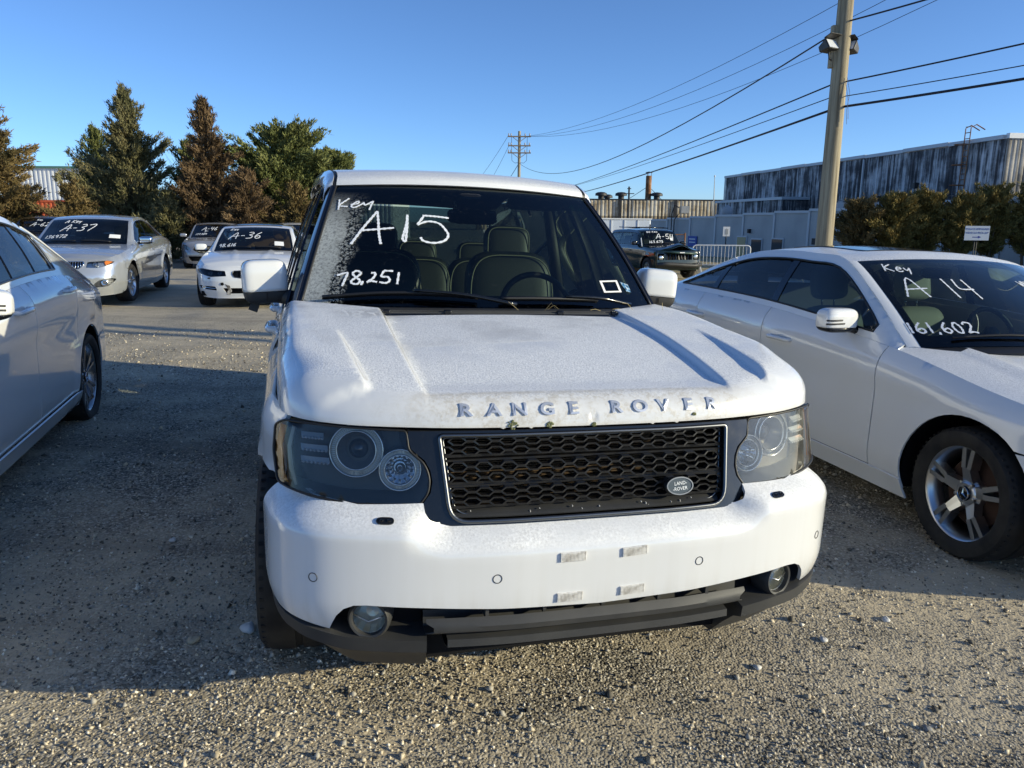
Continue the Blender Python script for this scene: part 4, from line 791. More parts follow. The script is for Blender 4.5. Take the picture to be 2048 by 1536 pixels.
# ------------------------------------------------------------------ the white SUV in front
SUV = thing('luxury_suv', 'large white boxy SUV with black honeycomb grille and A15 chalked on its windshield', 'SUV', (.2476, 2.0306, 0), .2754)
ROLL = Matrix.Rotation(.0306, 4, 'Y')
_o = cr([(0, 0), (.15, .001), (.3, .006), (.5, .028), (.65, .06), (.78, .105), (.862, .165), (.908, .25), (.93, .36), (.94, .5), (.945, .75), (.945, 1.4), (.945, 2.4), (.945, 3.4), (.935, 4.1), (.915, 4.5), (.86, 4.70), (.6, 4.80), (0, 4.84)], 24)
class Wrap:
    """half plan outline as a curve by arc length; s<0 is the mirrored half"""
    def __init__(w, pts):
        w.p = A(pts); w.s = np.r_[0, np.cumsum(np.linalg.norm(np.diff(w.p, axis=0), axis=1))]
        t = np.gradient(w.p, axis=0); t /= np.linalg.norm(t, axis=1)[:, None]; w.n = np.stack([t[:, 1], -t[:, 0]], 1)
        w.im = int(np.argmax(w.p[:, 0]))
    def at(w, s):
        s = A(s); a = np.abs(s); g = np.where(s < 0, -1., 1.); f = lambda c: np.interp(a, w.s, c)
        return f(w.p[:, 0])*g, f(w.p[:, 1]), f(w.n[:, 0])*g, f(w.n[:, 1])
    def sx(w, x): return np.sign(x)*np.interp(np.abs(x), w.p[:w.im+1, 0], w.s[:w.im+1])
    def sy(w, y): return np.interp(y, w.p[:, 1], w.s)
    def surf(w, insf):
        def f(v):
            x, y, nx, ny = w.at(v[:, 0]); i = insf(np.abs(x), y, v[:, 1]); return np.stack([x-nx*i, y-ny*i, v[:, 1]], 1)
        return f
RW = Wrap(_o)
def ryb(x): return np.interp(np.abs(x), RW.p[:RW.im+1, 0], RW.p[:RW.im+1, 1])
def front(ins, sl=.3):
    return lambda v: np.stack([v[:, 0], ryb(v[:, 0])+ins+sl*(v[:, 1]-.8), v[:, 1]], 1)
def sym(half): h = A(half); return np.vstack([h, (h*A([-1, 1]))[::-1]])
def symc(half):      # half outline starting and ending on the centre line
    h = A(half); m = (h*A([-1, 1]))[::-1]; return np.vstack([h, m[1:-1]])
# bumper
def ins_b(x, y, z):
    w = sstep(.43, .57, x)
    c = .085*np.clip((z-.640)/.082, 0, 1)**2.2; g = .088*np.clip((z-.695)/.082, 0, 1)**2.1
    return c*(1-w)+g*w+.035*np.clip((.52-z)/.12, 0, 1)**2
S = RW.sx
half = [(0, .722), (S(.44), .722), (S(.475), .726), (S(.497), .738), (S(.51), .757), (S(.515), .776), (S(.6), .774), (S(.70), .772), (S(.80), .782), (RW.sy(.24), .792), (RW.sy(.33), .797), (RW.sy(.40), .795), (RW.sy(.43), .78), (RW.sy(.405), .70), (RW.sy(.395), .60), (RW.sy(.36), .52), (RW.sy(.24), .455), (S(.849), .443), (S(.80), .432), (S(.766), .425), (S(.757), .445), (S(.742), .475), (S(.722), .498), (S(.695), .510), (S(.66), .512), (S(.507), .505), (S(.3), .492), (0, .482)]
bumper = panel('front_bumper', symc(half), RW.surf(ins_b), .016, M_bump, SUV, thick=.012, ref=(0, 1.2, .62), estep=.006)
# number-plate hook pads, parking sensors, washer jets on the bumper skin
def on_bumper(x, z, lift=.0):
    P = RW.surf(ins_b)(A([[float(S(x)), z]]))[0]; e = .004
    Q = RW.surf(ins_b)(A([[float(S(x+e)), z], [float(S(x)), z+e]]))
    M = frame_M(P, Q[0]-P, Q[1]-P); return M @ Matrix.Translation((0, 0, lift))
for x, z, rz in ((-.094, .634, .0), (.094, .636, .05), (-.098, .513, .0), (.094, .517, .03)):
    m = MB().box((-.038, -.013, -.002), (.038, .013, .004))
    for k in range(19): m.box((-.036+k*.004-.0011, -.012, .004), (-.036+k*.004+.0011, .012, .0062))
    o = m.build('hook_pad', M_paper, bumper); o.matrix_local = on_bumper(x, z) @ Matrix.Rotation(rz, 4, 'Z')
M_pad = pmat('grubby_white_fabric', (.55, .52, .47), .85, fn=lambda nt, b, L: L(ramp(nt, noise(nt, coords(nt), 60, 4), [(.35, (.52, .49, .44)), (.6, (.80, .78, .74))]), b.inputs['Base Color']))
for o in bumper.children: o.data.materials[0] = M_pad
for x, z in ((-.80, .583), (-.31, .583), (.31, .583), (.80, .583)):
    P = [(.0125*math.cos(q), .0125*math.sin(q), .0004) for q in np.linspace(0, 2*PI, 24, endpoint=False)]
    r = MB().tube(P, .0012, 5, closed=True).build('parking_sensor', M_seal, bumper); r.matrix_local = on_bumper(x, z)
for s_ in (-1, 1):
    m = MB().add([(.024*math.copysign(abs(math.cos(q))**.6, math.cos(q)), .011*math.copysign(abs(math.sin(q))**.8, math.sin(q)), h) for h in (-.003, .003) for q in np.linspace(0, 2*PI, 24, endpoint=False)], [tuple(range(24, 48))]+[(i, (i+1) % 24, 24+(i+1) % 24, 24+i) for i in range(24)])
    for k in (-1, 1): m.lathe([(.006, .003), (.004, .006), (.001, .004)], 10, Matrix.Translation((k*.010, 0, 0)) @ Matrix.Rotation(-PI/2, 4, 'Y'))
    o = m.build('washer_jet', M_gblack, bumper); o.matrix_local = on_bumper(s_*.617, .744, .001)
# hood: height field with rolled nose and the two stepped creases each side
HO = cr([(0, .135), (.2, .137), (.4, .150), (.55, .175), (.68, .210), (.78, .255), (.838, .300), (.870, .355), (.885, .45), (.893, .65), (.897, .95), (.897, 1.25), (.895, 1.50)], 10)
HZ = np.stack([HO[:, 1], np.interp(np.arange(len(HO)), [0, 40, 60, 70, 80, 100, 120], [.976, .980, .986, .988, .992, 1.005, 1.03])], 1)
_by = [.13, .20, .30, .50, .80, 1.19, 1.55]; _bz = [1.046, 1.064, 1.088, 1.122, 1.160, 1.192, 1.197]
_bc = cr(np.stack([_by, _bz], 1), 12)
def hood_z(v):
    x, y = np.abs(v[:, 0]), v[:, 1]; P = np.stack([x, y], 1)
    d = np.full(len(P), 9.); zl = np.zeros(len(P))
    for i in range(len(HO)-1):
        a, b = HO[i], HO[i+1]; ab = b-a; t = np.clip(((P-a)@ab)/(ab@ab), 0, 1); q = np.linalg.norm(P-(a+t[:, None]*ab), axis=1); m = q < d
        d[m] = q[m]; zl[m] = (HZ[i, 1]+(HZ[i+1, 1]-HZ[i, 1])*t)[m]
    r = np.where(y > .5, .075, .075)+.095*sstep(.52, .78, x)*(1-sstep(.38, .62, y))
    zt = np.interp(y, _bc[:, 0], _bc[:, 1])
    x1 = .481+.017*(y-.2)+.012*np.sin(np.clip((y-.2)/1., 0, 1)*PI); x2 = .627+.115*np.clip(y-.244, 0, 1)
    zt = zt-.021*sstep(.165, .33, y)*(1-sstep(0, .020, x-x1+.010)) - .010*(1-(x/.5)**2)*(x < .5)*0
    a2 = np.clip((.84-y)/.52, 0, 1)**.9*sstep(.244, .262, y); zt = zt+.023*a2*sstep(0, 1, (x-x2+.004)/(.006+.026*a2))
    zt = zt+.012*(1-sstep(.0, .9, x))*sstep(.3, .8, y)
    t = np.clip(d/r, 0, 1); g = (1-(1-t)**2.5)**(1/2.5)
    return zl+(zt-zl)*g
def hood_f(v): return np.stack([v[:, 0], v[:, 1], hood_z(v)], 1)
ex = []
tt = np.gradient(HO, axis=0); tt /= np.linalg.norm(tt, axis=1)[:, None]; nn = np.stack([-tt[:, 1], tt[:, 0]], 1)
for off in (.0035, .009, .018, .03, .045, .062, .085, .115, .15):
    q = densify(HO+nn*off, .018 if off < .03 else .028, closed=False); ex.append(q)
yy = np.arange(.18, 1.46, .016)
for o_ in (-.012, -.006, 0, .006, .012, .02): ex.append(np.stack([.481+.017*(yy-.2)+.012*np.sin(np.clip((yy-.2), 0, 1)*PI)+o_, yy], 1))
for o_ in (-.008, 0, .008, .016, .026): y2 = yy[(yy > .2) & (yy < .9)]; ex.append(np.stack([.627+.115*np.clip(y2-.244, 0, 1)+o_, y2], 1))
gx, gy = np.meshgrid(np.arange(0, .90, .03), np.arange(.16, 1.5, .03)); g0 = np.stack([gx.ravel(), gy.ravel()], 1)
E0 = np.vstack(ex)
dm = np.array([((E0-p)**2).sum(1).min() for p in g0]); EX = np.vstack([E0, g0[dm > .011**2]])
EX = EX[EX[:, 0] >= 0]; EX = np.vstack([EX, EX[EX[:, 0] > .004]*A([-1, 1])])
back = [(.895, 1.50), (.845, 1.485), (.70, 1.36), (.56, 1.245), (.50, 1.200), (.490, 1.150), (.485, 1.140)]
houtline = np.vstack([HO, A(back)[1:], (A(back)[1:]*A([-1, 1]))[::-1], (HO*A([-1, 1]))[::-1][:-1]])
hood = panel('hood', houtline, hood_f, .5, M_hood, SUV, extra=EX, thick=.004, ref=(0, .9, .3), estep=.02)
def on_hood(x, z_target):
    def hit(xx, zz): ys = float(np.interp(abs(xx), HO[:70, 0], HO[:70, 1]))+.0002+np.linspace(0, .27, 1500); return float(np.interp(zz, np.maximum.accumulate(hood_f(np.stack([np.full(1500, xx), ys], 1))[:, 2]), ys))
    y0 = hit(x, z_target); ya, yb = hit(x-.04, z_target), hit(x+.04, z_target); yu, yd = hit(x, z_target+.014), hit(x, z_target-.014)
    return frame_M((x, (y0+ya+yb+yu+yd)/5-.001, z_target), (.08, yb-ya, 0), (0, yu-yd, .028))
M_letter = pmat('silver_badge', (.66, .68, .72), .28, .55)
# table of nose depth y(x, height) so that each letter follows the curved nose
_lx = np.linspace(-.50, .50, 51); _lz = np.linspace(.985, 1.058, 40); _ys = np.linspace(.1352, .42, 700)
_yo = lambda q: float(np.interp(abs(q), HO[:70, 0], HO[:70, 1]))+.0002
_tab = np.stack([np.interp(_lz, np.maximum.accumulate(hood_f(np.stack([np.full(700, q), _yo(q)+_ys-.1352], 1))[:, 2]), _yo(q)+_ys-.1352) for q in _lx])
_k = np.array([.25, .5, .25])
for _ in range(2): _tab[1:-1] = .25*_tab[:-2]+.5*_tab[1:-1]+.25*_tab[2:]
def nose_y(x, z):
    i = np.clip((x+.5)/.02, 0, 49.999); j = np.clip((z-.985)/(.073/39), 0, 38.999); a, b = i.astype(int), j.astype(int); u, w = i-a, j-b
    return (_tab[a, b]*(1-u)+_tab[a+1, b]*u)*(1-w)+(_tab[a, b+1]*(1-u)+_tab[a+1, b+1]*u)*w
for ch, x in zip('RANGEROVER', (-.379, -.2975, -.223, -.141, -.0615, .0725, .1495, .226, .3115, .3935)):
    o = text_mesh('badge_letter', ch, .0445, M_letter, hood, Matrix.Identity(4), .0032, 1.42, offset=.0010)
    n_ = len(o.data.vertices); co = np.zeros(n_*3); o.data.vertices.foreach_get('co', co); co = co.reshape(-1, 3)
    X_, Z_ = co[:, 0]+x, co[:, 1]*.97+1.026; Y_ = nose_y(X_, Z_)-co[:, 2]-.0026
    o.data.vertices.foreach_set('co', np.stack([X_, Y_, Z_], 1).reshape(-1)); o.data.update()
# lichen tufts on the lip
for x, z, r in ((-.245, .985, .016), (-.135, .982, .010), (.33, .998, .004), (.0, .98, .006)):
    m = MB(); M = on_hood(x, z)
    for k in range(26): q = RNG.uniform(0, 2*PI); rr = r*RNG.uniform(0, 1)**.6; m.lathe([(.001, .003), (.004*RNG.uniform(.4, 1), .002), (.003, -.004)], 5, M @ Matrix.Translation((rr*math.cos(q), rr*.8*math.sin(q), 0)) @ Matrix.Rotation(-PI/2, 4, 'Y'))
    m.build('lichen_tuft', pmat('lichen', (.20, .21, .10), .9), hood)
# black grille surround, trim, slats, badge
sur = symc([(0, .968), (.535, .966), (.538, .955), (.530, .918), (.512, .903), (.493, .888), (.479, .862), (.474, .832), (.480, .802), (.500, .776), (.508, .768), (.503, .748), (.488, .728), (.462, .710), (.42, .701), (0, .690)])
op = fillet([(-.452, .955), (.452, .955), (.428, .725), (-.428, .725)], [.012, .012, .05, .05], 7)
grille = panel('grille', sur, front(.095, .3), .03, M_gblack, SUV, holes=[op], thick=.03, ref=(0, 1.2, .8), estep=.015)
GF = front(.095, .3)
def ringtube(name, poly, f, r, mat, parent, lift=.0): P = f(densify(poly, .02)); P[:, 1] -= lift; return MB().tube(P, r, 6, closed=True).build(name, mat, parent, smooth=True)
ringtube('grille_trim', op, GF, .0065, M_alud, grille, .002)
op2 = fillet([(-.44, .944), (.44, .944), (.414, .738), (-.414, .738)], [.012, .012, .045, .045], 7)
ringtube('grille_trim', op2, front(.112, .3), .003, M_alud, grille)
M_mesh = pmat('satin_black_mesh', (.012, .012, .013), .28, 0., coat=.4)
for zb, zt, hw in ((.897, .949, .448), (.823, .881, .440), (.760, .812, .428)):
    m = MB(); H = zt-zb; p = .0725; hh = H/2; seen = set(); yl = .105
    F_ = front(yl, .3)
    def bar(a, b, w=.0022, dp=.016):
        key = tuple(sorted([(round(a[0], 4), round(a[1], 4)), (round(b[0], 4), round(b[1], 4))]))
        if key in seen: return
        seen.add(key); A_, B_ = F_(A([a]))[0], F_(A([b]))[0]; t = Vector(B_-A_); L_ = t.length
        if L_ < .003: return
        M = frame_M(A_, t, (0, 1, .0)); m.box((-.001, 0, -w), (L_+.001, dp, w), M)
    clip = lambda q: (max(-hw, min(hw, q[0])), q[1])
    for row in (0, 1):
        zc = zb+hh*(row+.5); off = p*.5*row
        for k in range(-8, 9):
            cx = k*p+off
            if cx < -hw-p*.3 or cx > hw+p*.3: continue
            w2, w1, h_ = p*.5-.010, p*.5-.030, hh*.5
            pts = [(cx-w2, zc), (cx-.012, zc+h_-.003), (cx+.012, zc+h_-.003), (cx+w2, zc), (cx+.012, zc-h_+.003), (cx-.012, zc-h_+.003)]
            pts = [clip(q) for q in pts]
            for i in range(6): bar(pts[i], pts[(i+1) % 6])
            bar(clip((cx+w2, zc)), clip((cx+p-w2, zc)), .0036)
    bar((-hw, zb-.002), (hw, zb-.002), .004, .02); bar((-hw, zt+.002), (hw, zt+.002), .003, .02)
    for s_ in (-1, 1): bar((s_*hw, zb), (s_*hw, zt), .004, .02)
    m.build('grille_slat', M_mesh, grille)
def bev_oval(rx, ry, h, n=40): return [(rx*math.cos(q), ry*math.sin(q), h) for q in np.linspace(0, 2*PI, n, endpoint=False)]
BM = frame_M(front(.082, .3)(A([[.266, .793]]))[0], (1, .06, 0), (0, .3, 1))
m = MB(); V = []; F = []; n = 40
for rx, ry, h in ((.047, .029, -.012), (.047, .029, .002), (.045, .027, .006), (.0415, .0235, .006), (.041, .023, .004)): V += bev_oval(rx, ry, h)
for k in range(4): F += [(k*n+i, k*n+(i+1) % n, (k+1)*n+(i+1) % n, (k+1)*n+i) for i in range(n)]
o = m.add(V, F).build('badge_rim', M_alud, grille, smooth=True, sharp=40); o.matrix_local = BM
o = MB().add(bev_oval(.0415, .0235, .0035), [tuple(range(40))]).build('badge', pmat('dark_badge_enamel', (.03, .04, .035), .3, coat=.5), grille); o.matrix_local = BM
M_sil = pmat('silver_letter', (.62, .62, .6), .35, .6)
text_mesh('badge_letter', 'LAND-', .0145, M_sil, grille, BM @ Matrix.Translation((.002, .0075, .0042)) @ Matrix.Rotation(.05, 4, 'Z'), .0006, 1.0, .12)
text_mesh('badge_letter', '-ROVER', .0145, M_sil, grille, BM @ Matrix.Translation((-.001, -.0085, .0042)) @ Matrix.Rotation(.05, 4, 'Z'), .0006, 1.0, .12)
# cavity and radiator behind the grille, lower apron lip inside the frame
MB().box((-.47, .30, .69), (.47, .33, .97)).build('grille_cavity', M_dark, SUV)
rad = MB()
for k in range(34): rad.box((-.40, .255, .73+k*.0068), (.40, .262, .73+k*.0068+.0035))
rad.build('radiator', pmat('radiator_fins', (.10, .065, .035), .6, .4), SUV)
G = np.stack([front(.100, .3)(np.stack([np.linspace(-.41, .41, 30), np.full(30, .735)], 1)), front(.14, .3)(np.stack([np.linspace(-.425, .425, 30), np.full(30, .757)], 1)), front(.19, .3)(np.stack([np.linspace(-.425, .425, 30), np.full(30, .76)], 1))])
grid('grille_apron', G, M_plastic, SUV, .004, ref=(0, .6, .5))
G = np.stack([np.stack([np.linspace(-.54, .54, 40), ryb(np.linspace(-.54, .54, 40))+y_, np.full(40, z_)], 1) for y_, z_ in ((.145, .968), (.19, .972), (.36, .98))])
grid('slam_panel', G, M_gblack, SUV, .004, ref=(0, .4, .5))
# headlights
hl = fillet([(.541, .967), (.70, .972), (.80, .976), (.868, .975), (.893, .955), (.900, .88), (.890, .800), (.80, .783), (.70, .770), (.513, .767), (.487, .800), (.481, .832), (.486, .860), (.499, .884), (.518, .899), (.536, .915)], .012, 4)
for s_ in (-1, 1):
    poly = hl*A([s_, 1])
    H = bpy.data.objects.new('headlight', None); COL.objects.link(H); H.parent = SUV; H.empty_display_size = .1
    lensf = front(.098, .3)
    panel('lens', poly, lensf, .02, M_hlglass if s_ < 0 else M_hlhazy, H, thick=0., ref=(s_*.6, 1., .8), estep=.012)
    # dark moulded bowl behind the lens
    c0 = poly.mean(0); inner = c0+(poly-c0)*.93
    Gs = np.stack([lensf(poly)+A([0, .003, 0]), front(.15, .3)(inner), front(.19, .25)(c0+(poly-c0)*.90)]); Gs = np.concatenate([Gs, Gs[:, :1]], 1)
    mb = MB(); nn_ = Gs.shape[1]
    mb.add(Gs.reshape(-1, 3), [(i*nn_+j, i*nn_+j+1, (i+1)*nn_+j+1, (i+1)*nn_+j) for i in range(2) for j in range(nn_-1)])
    hsg = mb.build('lamp_housing', pmat('lamp_housing_black', (.20, .20, .195), .35, .2), H, smooth=True, sharp=35)
    panel('lamp_backplate', c0+(poly-c0)*.90, front(.19, .25), .05, pmat('lamp_backplate_black', (.085, .083, .075), .4, .2), H, thick=0., ref=(s_*.6, 1.2, .8))
    MB().tube(lensf(densify(poly, .015)), .004, 5, closed=True).build('lamp_seal', M_seal, H, smooth=True)
    for (x, z, R_, y_, nm) in ((.672, .898, .075, .118, 'projector'), (.556, .851, .058, .108, 'projector')):
        Pc = front(y_+.03, .3)(A([[s_*x, z]]))[0]; M = frame_M(Pc, (1, .25*s_ if x > .6 else .12*s_, 0), (0, .15, 1)) @ Matrix.Rotation(-PI/2, 4, 'Y')
        # lathe axis becomes the lamp's outward axis
        m = MB().lathe([(R_*.40, -.050), (R_*.46, -.048), (R_*.52, -.024), (R_*.70, -.004), (R_*.73, .005), (R_*.77, .001), (R_*.97, .001), (R_*1.0, .006), (R_*1.03, -.004), (R_*1.04, -.06)], 56, M)
        pr = m.build(nm, pmat('lamp_bezel', (.40, .405, .40), .22, .45) if x > .6 else pmat('lamp_bezel2', (.46, .465, .46), .22, .45), H, smooth=True, sharp=30)
        for rr_, t_, d_ in ((.47, .0028, -.046), (.74, .0026, .006), (1.0, .0026, .006)):
            P = [M @ Vector((d_, R_*rr_*math.cos(q), R_*rr_*math.sin(q))) for q in np.linspace(0, 2*PI, 48, endpoint=False)]; MB().tube(P, t_, 6, closed=True).build('lamp_ring', pmat('polished_ring', (.85, .86, .88), .12, .8), H, smooth=True)
        m = MB()
        for k in range(72):
            q = 2*PI*k/72; m.tube([M @ Vector((.002, R_*.82*math.cos(q), R_*.82*math.sin(q))), M @ Vector((.002, R_*.94*math.cos(q), R_*.94*math.sin(q)))], .0011, 4)
        stuff(m.build('lamp_graduations', M_alu, H))
        if x > .6: MB().lathe([(.001, -.018), (R_*.2, -.021), (R_*.36, -.032), (R_*.43, -.048)], 32, M).build('projector_eye', pmat('projector_glass', (.05, .053, .056), .02, coat=1.), H, smooth=True)
        else:
            MB().lathe([(.001, -.055), (R_*.30, -.046), (R_*.55, -.022), (R_*.71, -.002)], 14, M).build('reflector_bowl', pmat('faceted_reflector', (.80, .82, .85), .10, .92), H, smooth=False)
            MB().lathe([(.001, -.006), (R_*.13, -.010), (R_*.14, -.05)], 16, M).build('bulb', M_chrome, H, smooth=True)
    for k, (z, x0, x1) in enumerate(((.934, .762, .822), (.901, .752, .824), (.868, .748, .824))):
        xs_ = np.linspace(x0, x1, 8)*s_; top = front(.135, .3)(np.stack([xs_, np.full(8, z+.009)], 1)); mid = front(.120, .3)(np.stack([xs_, np.full(8, z)], 1)); bot = front(.135, .3)(np.stack([xs_, np.full(8, z-.009)], 1))
        led = grid('led_bar', np.stack([top, mid, bot]), pmat('led_bar_plastic', (.74, .78, .83), .12, .2, coat=1.), H, .004, ref=(0, 1., .8))
        m = MB()
        for j in range(7): c_ = front(.117, .3)(A([[xs_[j]+s_*.004, z-.002]]))[0]; m.lathe([(.001, .003), (.0035, .001), (.004, -.004)], 8, frame_M(c_, (1, 0, 0), (0, 0, 1)) @ Matrix.Rotation(-PI/2, 4, 'Y'))
        m.build('led_chip', pmat('led_chip', (.85, .88, .92), .1, .3), H, smooth=True)
    am = front(.122, .3)(A([[s_*.862, .955], [s_*.876, .90], [s_*.874, .83], [s_*.862, .80]])); am2 = am+A([s_*.016, .022, 0])
    grid('side_marker', np.stack([am, am2]), M_amber, H, .004, ref=(0, .6, .85))
    am = front(.120, .3)(A([[s_*.838, .955], [s_*.850, .90], [s_*.845, .84], [s_*.836, .80]])); am2 = front(.122, .3)(A([[s_*.846, .958], [s_*.861, .90], [s_*.858, .84], [s_*.842, .797]]))
    grid('lamp_divider', np.stack([am, am2]), pmat('lamp_divider', (.35, .34, .31), .3, .5), H, .004, ref=(0, .6, .85))
# fog lamps in dark pockets
for s_ in (-1, 1):
    pk = A([(.752, .435), (.735, .485), (.70, .505), (.50, .50), (.50, .405), (.72, .405)])*A([s_, 1])
    fp = bpy.data.objects.new('fog_lamp', None); COL.objects.link(fp); fp.parent = SUV; fp.empty_display_size = .1
    panel('fog_pocket', pk, lambda v: np.stack([v[:, 0], ryb(v[:, 0])+.10, v[:, 1]], 1), .03, M_dark, fp, thick=.01, ref=(0, 1., .5))
    Pc = A([s_*.650, ryb(.65)+.040, .455]); M = frame_M(Pc, (1, .30*s_, 0), (0, .05, 1)) @ Matrix.Rotation(-PI/2, 4, 'Y')
    MB().lathe([(.060, -.05), (.060, .004), (.053, .016), (.047, .014), (.044, -.004)], 40, M).build('fog_bezel', M_plastic, fp, smooth=True, sharp=35)
    MB().lathe([(.001, -.05), (.018, -.046), (.034, -.03), (.045, .0)], 14, M).build('reflector_bowl', pmat('fog_reflector', (.70, .70, .64), .25, .6), fp, smooth=False)
    MB().lathe([(.001, .010), (.02, .008), (.036, .003), (.045, -.003)], 32, M).build('lens', M_hlglass, fp, smooth=True)
    MB().tube([M @ Vector((.004, .010, -.043)), M @ Vector((.012, -.006, 0)), M @ Vector((.004, .010, .043))], .002, 5).build('lens_rib', M_alu, fp, smooth=True)
# lower intake: cavity, horizontal wing bar, ribs, skid valance and side skirts
MB().box((-.56, .17, .27), (.56, .19, .52)).build('intake_cavity', M_dark, SUV); MB().box((-.56, .20, .26), (.56, .9, .28)).build('undertray', M_dark, SUV)
xs_ = np.linspace(-.50, .50, 50); sec = [(.020, .462), (.012, .452), (.004, .440), (.006, .424), (.022, .414), (.07, .414), (.075, .462)]
G = np.stack([np.stack([xs_*(1-.04*(k in (2, 3))), ryb(xs_)+y_, np.full(50, z_)+.02*(xs_/.5)**2*0], 1) for k, (y_, z_) in enumerate(sec)])
grid('intake_bar', G, M_plastic, SUV, .003, ref=(0, .045, .44), sharp=35)
for x in (-.33, -.16, .02, .2, .36): MB().box((x-.005, .03, .455), (x+.005, .15, .487)).build('intake_rib', M_plastic, SUV)
xs_ = np.linspace(-.44, .44, 40); sec = [(.045, .404), (.016, .398), (.014, .376), (.05, .362), (.15, .36)]
G = np.stack([np.stack([xs_, ryb(xs_)+y_, np.full(40, z_)], 1) for y_, z_ in sec]); grid('skid_valance', G, M_plastic, SUV, .004, ref=(0, .3, .40), sharp=30)
for s_ in (-1, 1):
    ss = np.r_[np.linspace(S(.50), S(.85), 14), np.linspace(RW.sy(.20), RW.sy(.36), 6)]
    def sk(ins, zf): x, y, nx, ny = RW.at(ss); return np.stack([(x-nx*ins)*s_, y-ny*ins, np.interp(ss, [ss[0], S(.72), S(.85), ss[-1]], zf)], 1)
    G = np.stack([sk(.10, [.412, .418, .44, .47]), sk(.035, [.404, .412, .440, .47]), sk(.012, [.398, .408, .432, .462]), sk(.016, [.362, .368, .395, .43]), sk(.050, [.348, .350, .375, .41]), sk(.10, [.300, .298, .33, .37]), sk(.15, [.245, .25, .29, .34]), sk(.24, [.24, .25, .29, .34])])
    # inner end returns backwards
    e0 = G[:, :1].copy(); e0[:, :, 1] += .12; e0[:, :, 0] -= s_*.012
    grid('bumper_skirt', np.concatenate([e0, G], 1), M_plastic, SUV, .006, ref=(s_*.55, .5, .36), sharp=28)
# side panels
def ins_s(x, y, z): return .045*(1-sstep(.33, .62, y))*sstep(.74, .82, z)+.055*np.clip((z-.90)/.12, 0, 1)**2+.03*np.clip((.55-z)/.25, 0, 1)**2-.012*np.exp(-((z-.80)/.05)**2)*(y > .6)
SS = RW.surf(ins_s)
def sp(pts): p = A(pts); return np.stack([RW.sy(p[:, 0]), p[:, 1]], 1)
def arch(yc, zc, r, a0, a1, n=18): return [(yc+r*math.cos(a), zc+r*math.sin(a)) for a in np.linspace(math.radians(a0), math.radians(a1), n)]
fend = [(.345, .800), (.345, .985), (.45, .990), (.65, 1.000), (.95, 1.012), (1.25, 1.022), (1.53, 1.026), (1.535, .42), (1.33, .40)]+arch(.864, .385, .455, 0, 118, 20)+[(.44, .79), (.40, .798)]
for o in panel('front_fender', sp(fend), SS, .04, M_frost, SUV, thick=.012, both=True, estep=.02): pass
door1 = [(1.545, 1.055), (2.55, 1.06), (2.56, .42), (1.545, .42)]; door2 = [(2.568, 1.06), (3.46, 1.062), (3.52, .95), (3.40, .72), (3.30, .55), (3.28, .42), (2.568, .42)]
def ins_d(x, y, z): return .05*np.clip((z-.92)/.14, 0, 1)**2+.03*np.clip((.55-z)/.25, 0, 1)**2-.012*np.exp(-((z-.80)/.05)**2)
SD = RW.surf(ins_d)
for poly, nm, hy in ((door1, 'front_door', 2.38), (door2, 'rear_door', 3.30)):
    ds = panel(nm, sp(fillet(poly, .02)), SD, .06, M_paint, SUV, thick=.012, both=True, estep=.03)
    for d_, s_ in zip(ds, (1, -1)):
        P = [(s_*(.905), hy-.26, .985), (s_*.955, hy-.24, .982), (s_*.965, hy-.12, .982), (s_*.955, hy-.01, .982), (s_*.90, hy, .985)]
        MB().tube(cr(P, 5), .017, 8).build('door_handle', M_paint, d_, smooth=True)
quar = [(3.47, 1.062), (4.60, 1.05), (4.60, .55)]+[(4.30, .50)]+arch(3.744, .385, .455, 10, 128, 20)+[(3.53, .95)]
panel('rear_quarter', sp(quar), SD, .06, M_paint, SUV, thick=.012, both=True, estep=.03)
sill = [(1.33, .41), (3.30, .41), (3.30, .30), (1.33, .30)]; panel('sill', sp(sill), RW.surf(lambda x, y, z: .02+.2*np.clip(.41-z, 0, 1)), .08, M_plastic, SUV, thick=.01, both=True)
s0 = float(RW.sy(4.60)); s1 = float(RW.s[-1])
tail = A([(s0, 1.06), (s0, .50), (s1, .50), (s1, 1.06)]); panel('tailgate', np.vstack([tail[:, :]]), SD, .08, M_paint, SUV, thick=.012, both=True)
# greenhouse
def wind_f(v):
    u, t = v[:, 0], v[:, 1]; b = np.sin(np.clip(t, 0, 1)*PI)
    return np.stack([u*(.805+(.628-.805)*t), 1.455+(1.985-1.455)*t-(1-u*u)*(.165-.075*t)-.018*b, 1.180+(1.690-1.180)*t+(1-u*u)*.014+.016*b], 1)
wpoly = fillet([(-1, 0), (1, 0), (1, 1), (-1, 1)], [.05, .05, .04, .04], 4)
wind = panel('windshield', wpoly, wind_f, .06, M_wind, SUV, thick=0., ref=(0, 2.6, 1.2), estep=.05)
fr_in = fillet([(-.93, .085), (.95, .085), (.945, .935), (.30, .955), (.16, .80), (-.06, .80), (-.2, .955), (-.93, .94)], [.16, .16, .05, .08, .05, .05, .08, .06], 6)
back_ = lambda v: wind_f(v)+A([0, .006, -.004])
panel('windshield_frit', wpoly, back_, .06, M_glassblk, wind, holes=[fr_in], thick=0., ref=(0, 2.6, 1.2), estep=.04)
for a, b in ((-.92, -.22), (.30, .93)):
    panel('sun_band', fillet([(a, .862), (b, .862), (b, .948), (a, .948)], .03, 4), lambda v: wind_f(v)+A([0, .010, -.006]), .06, M_band, wind, thick=0., ref=(0, 2.6, 1.2))
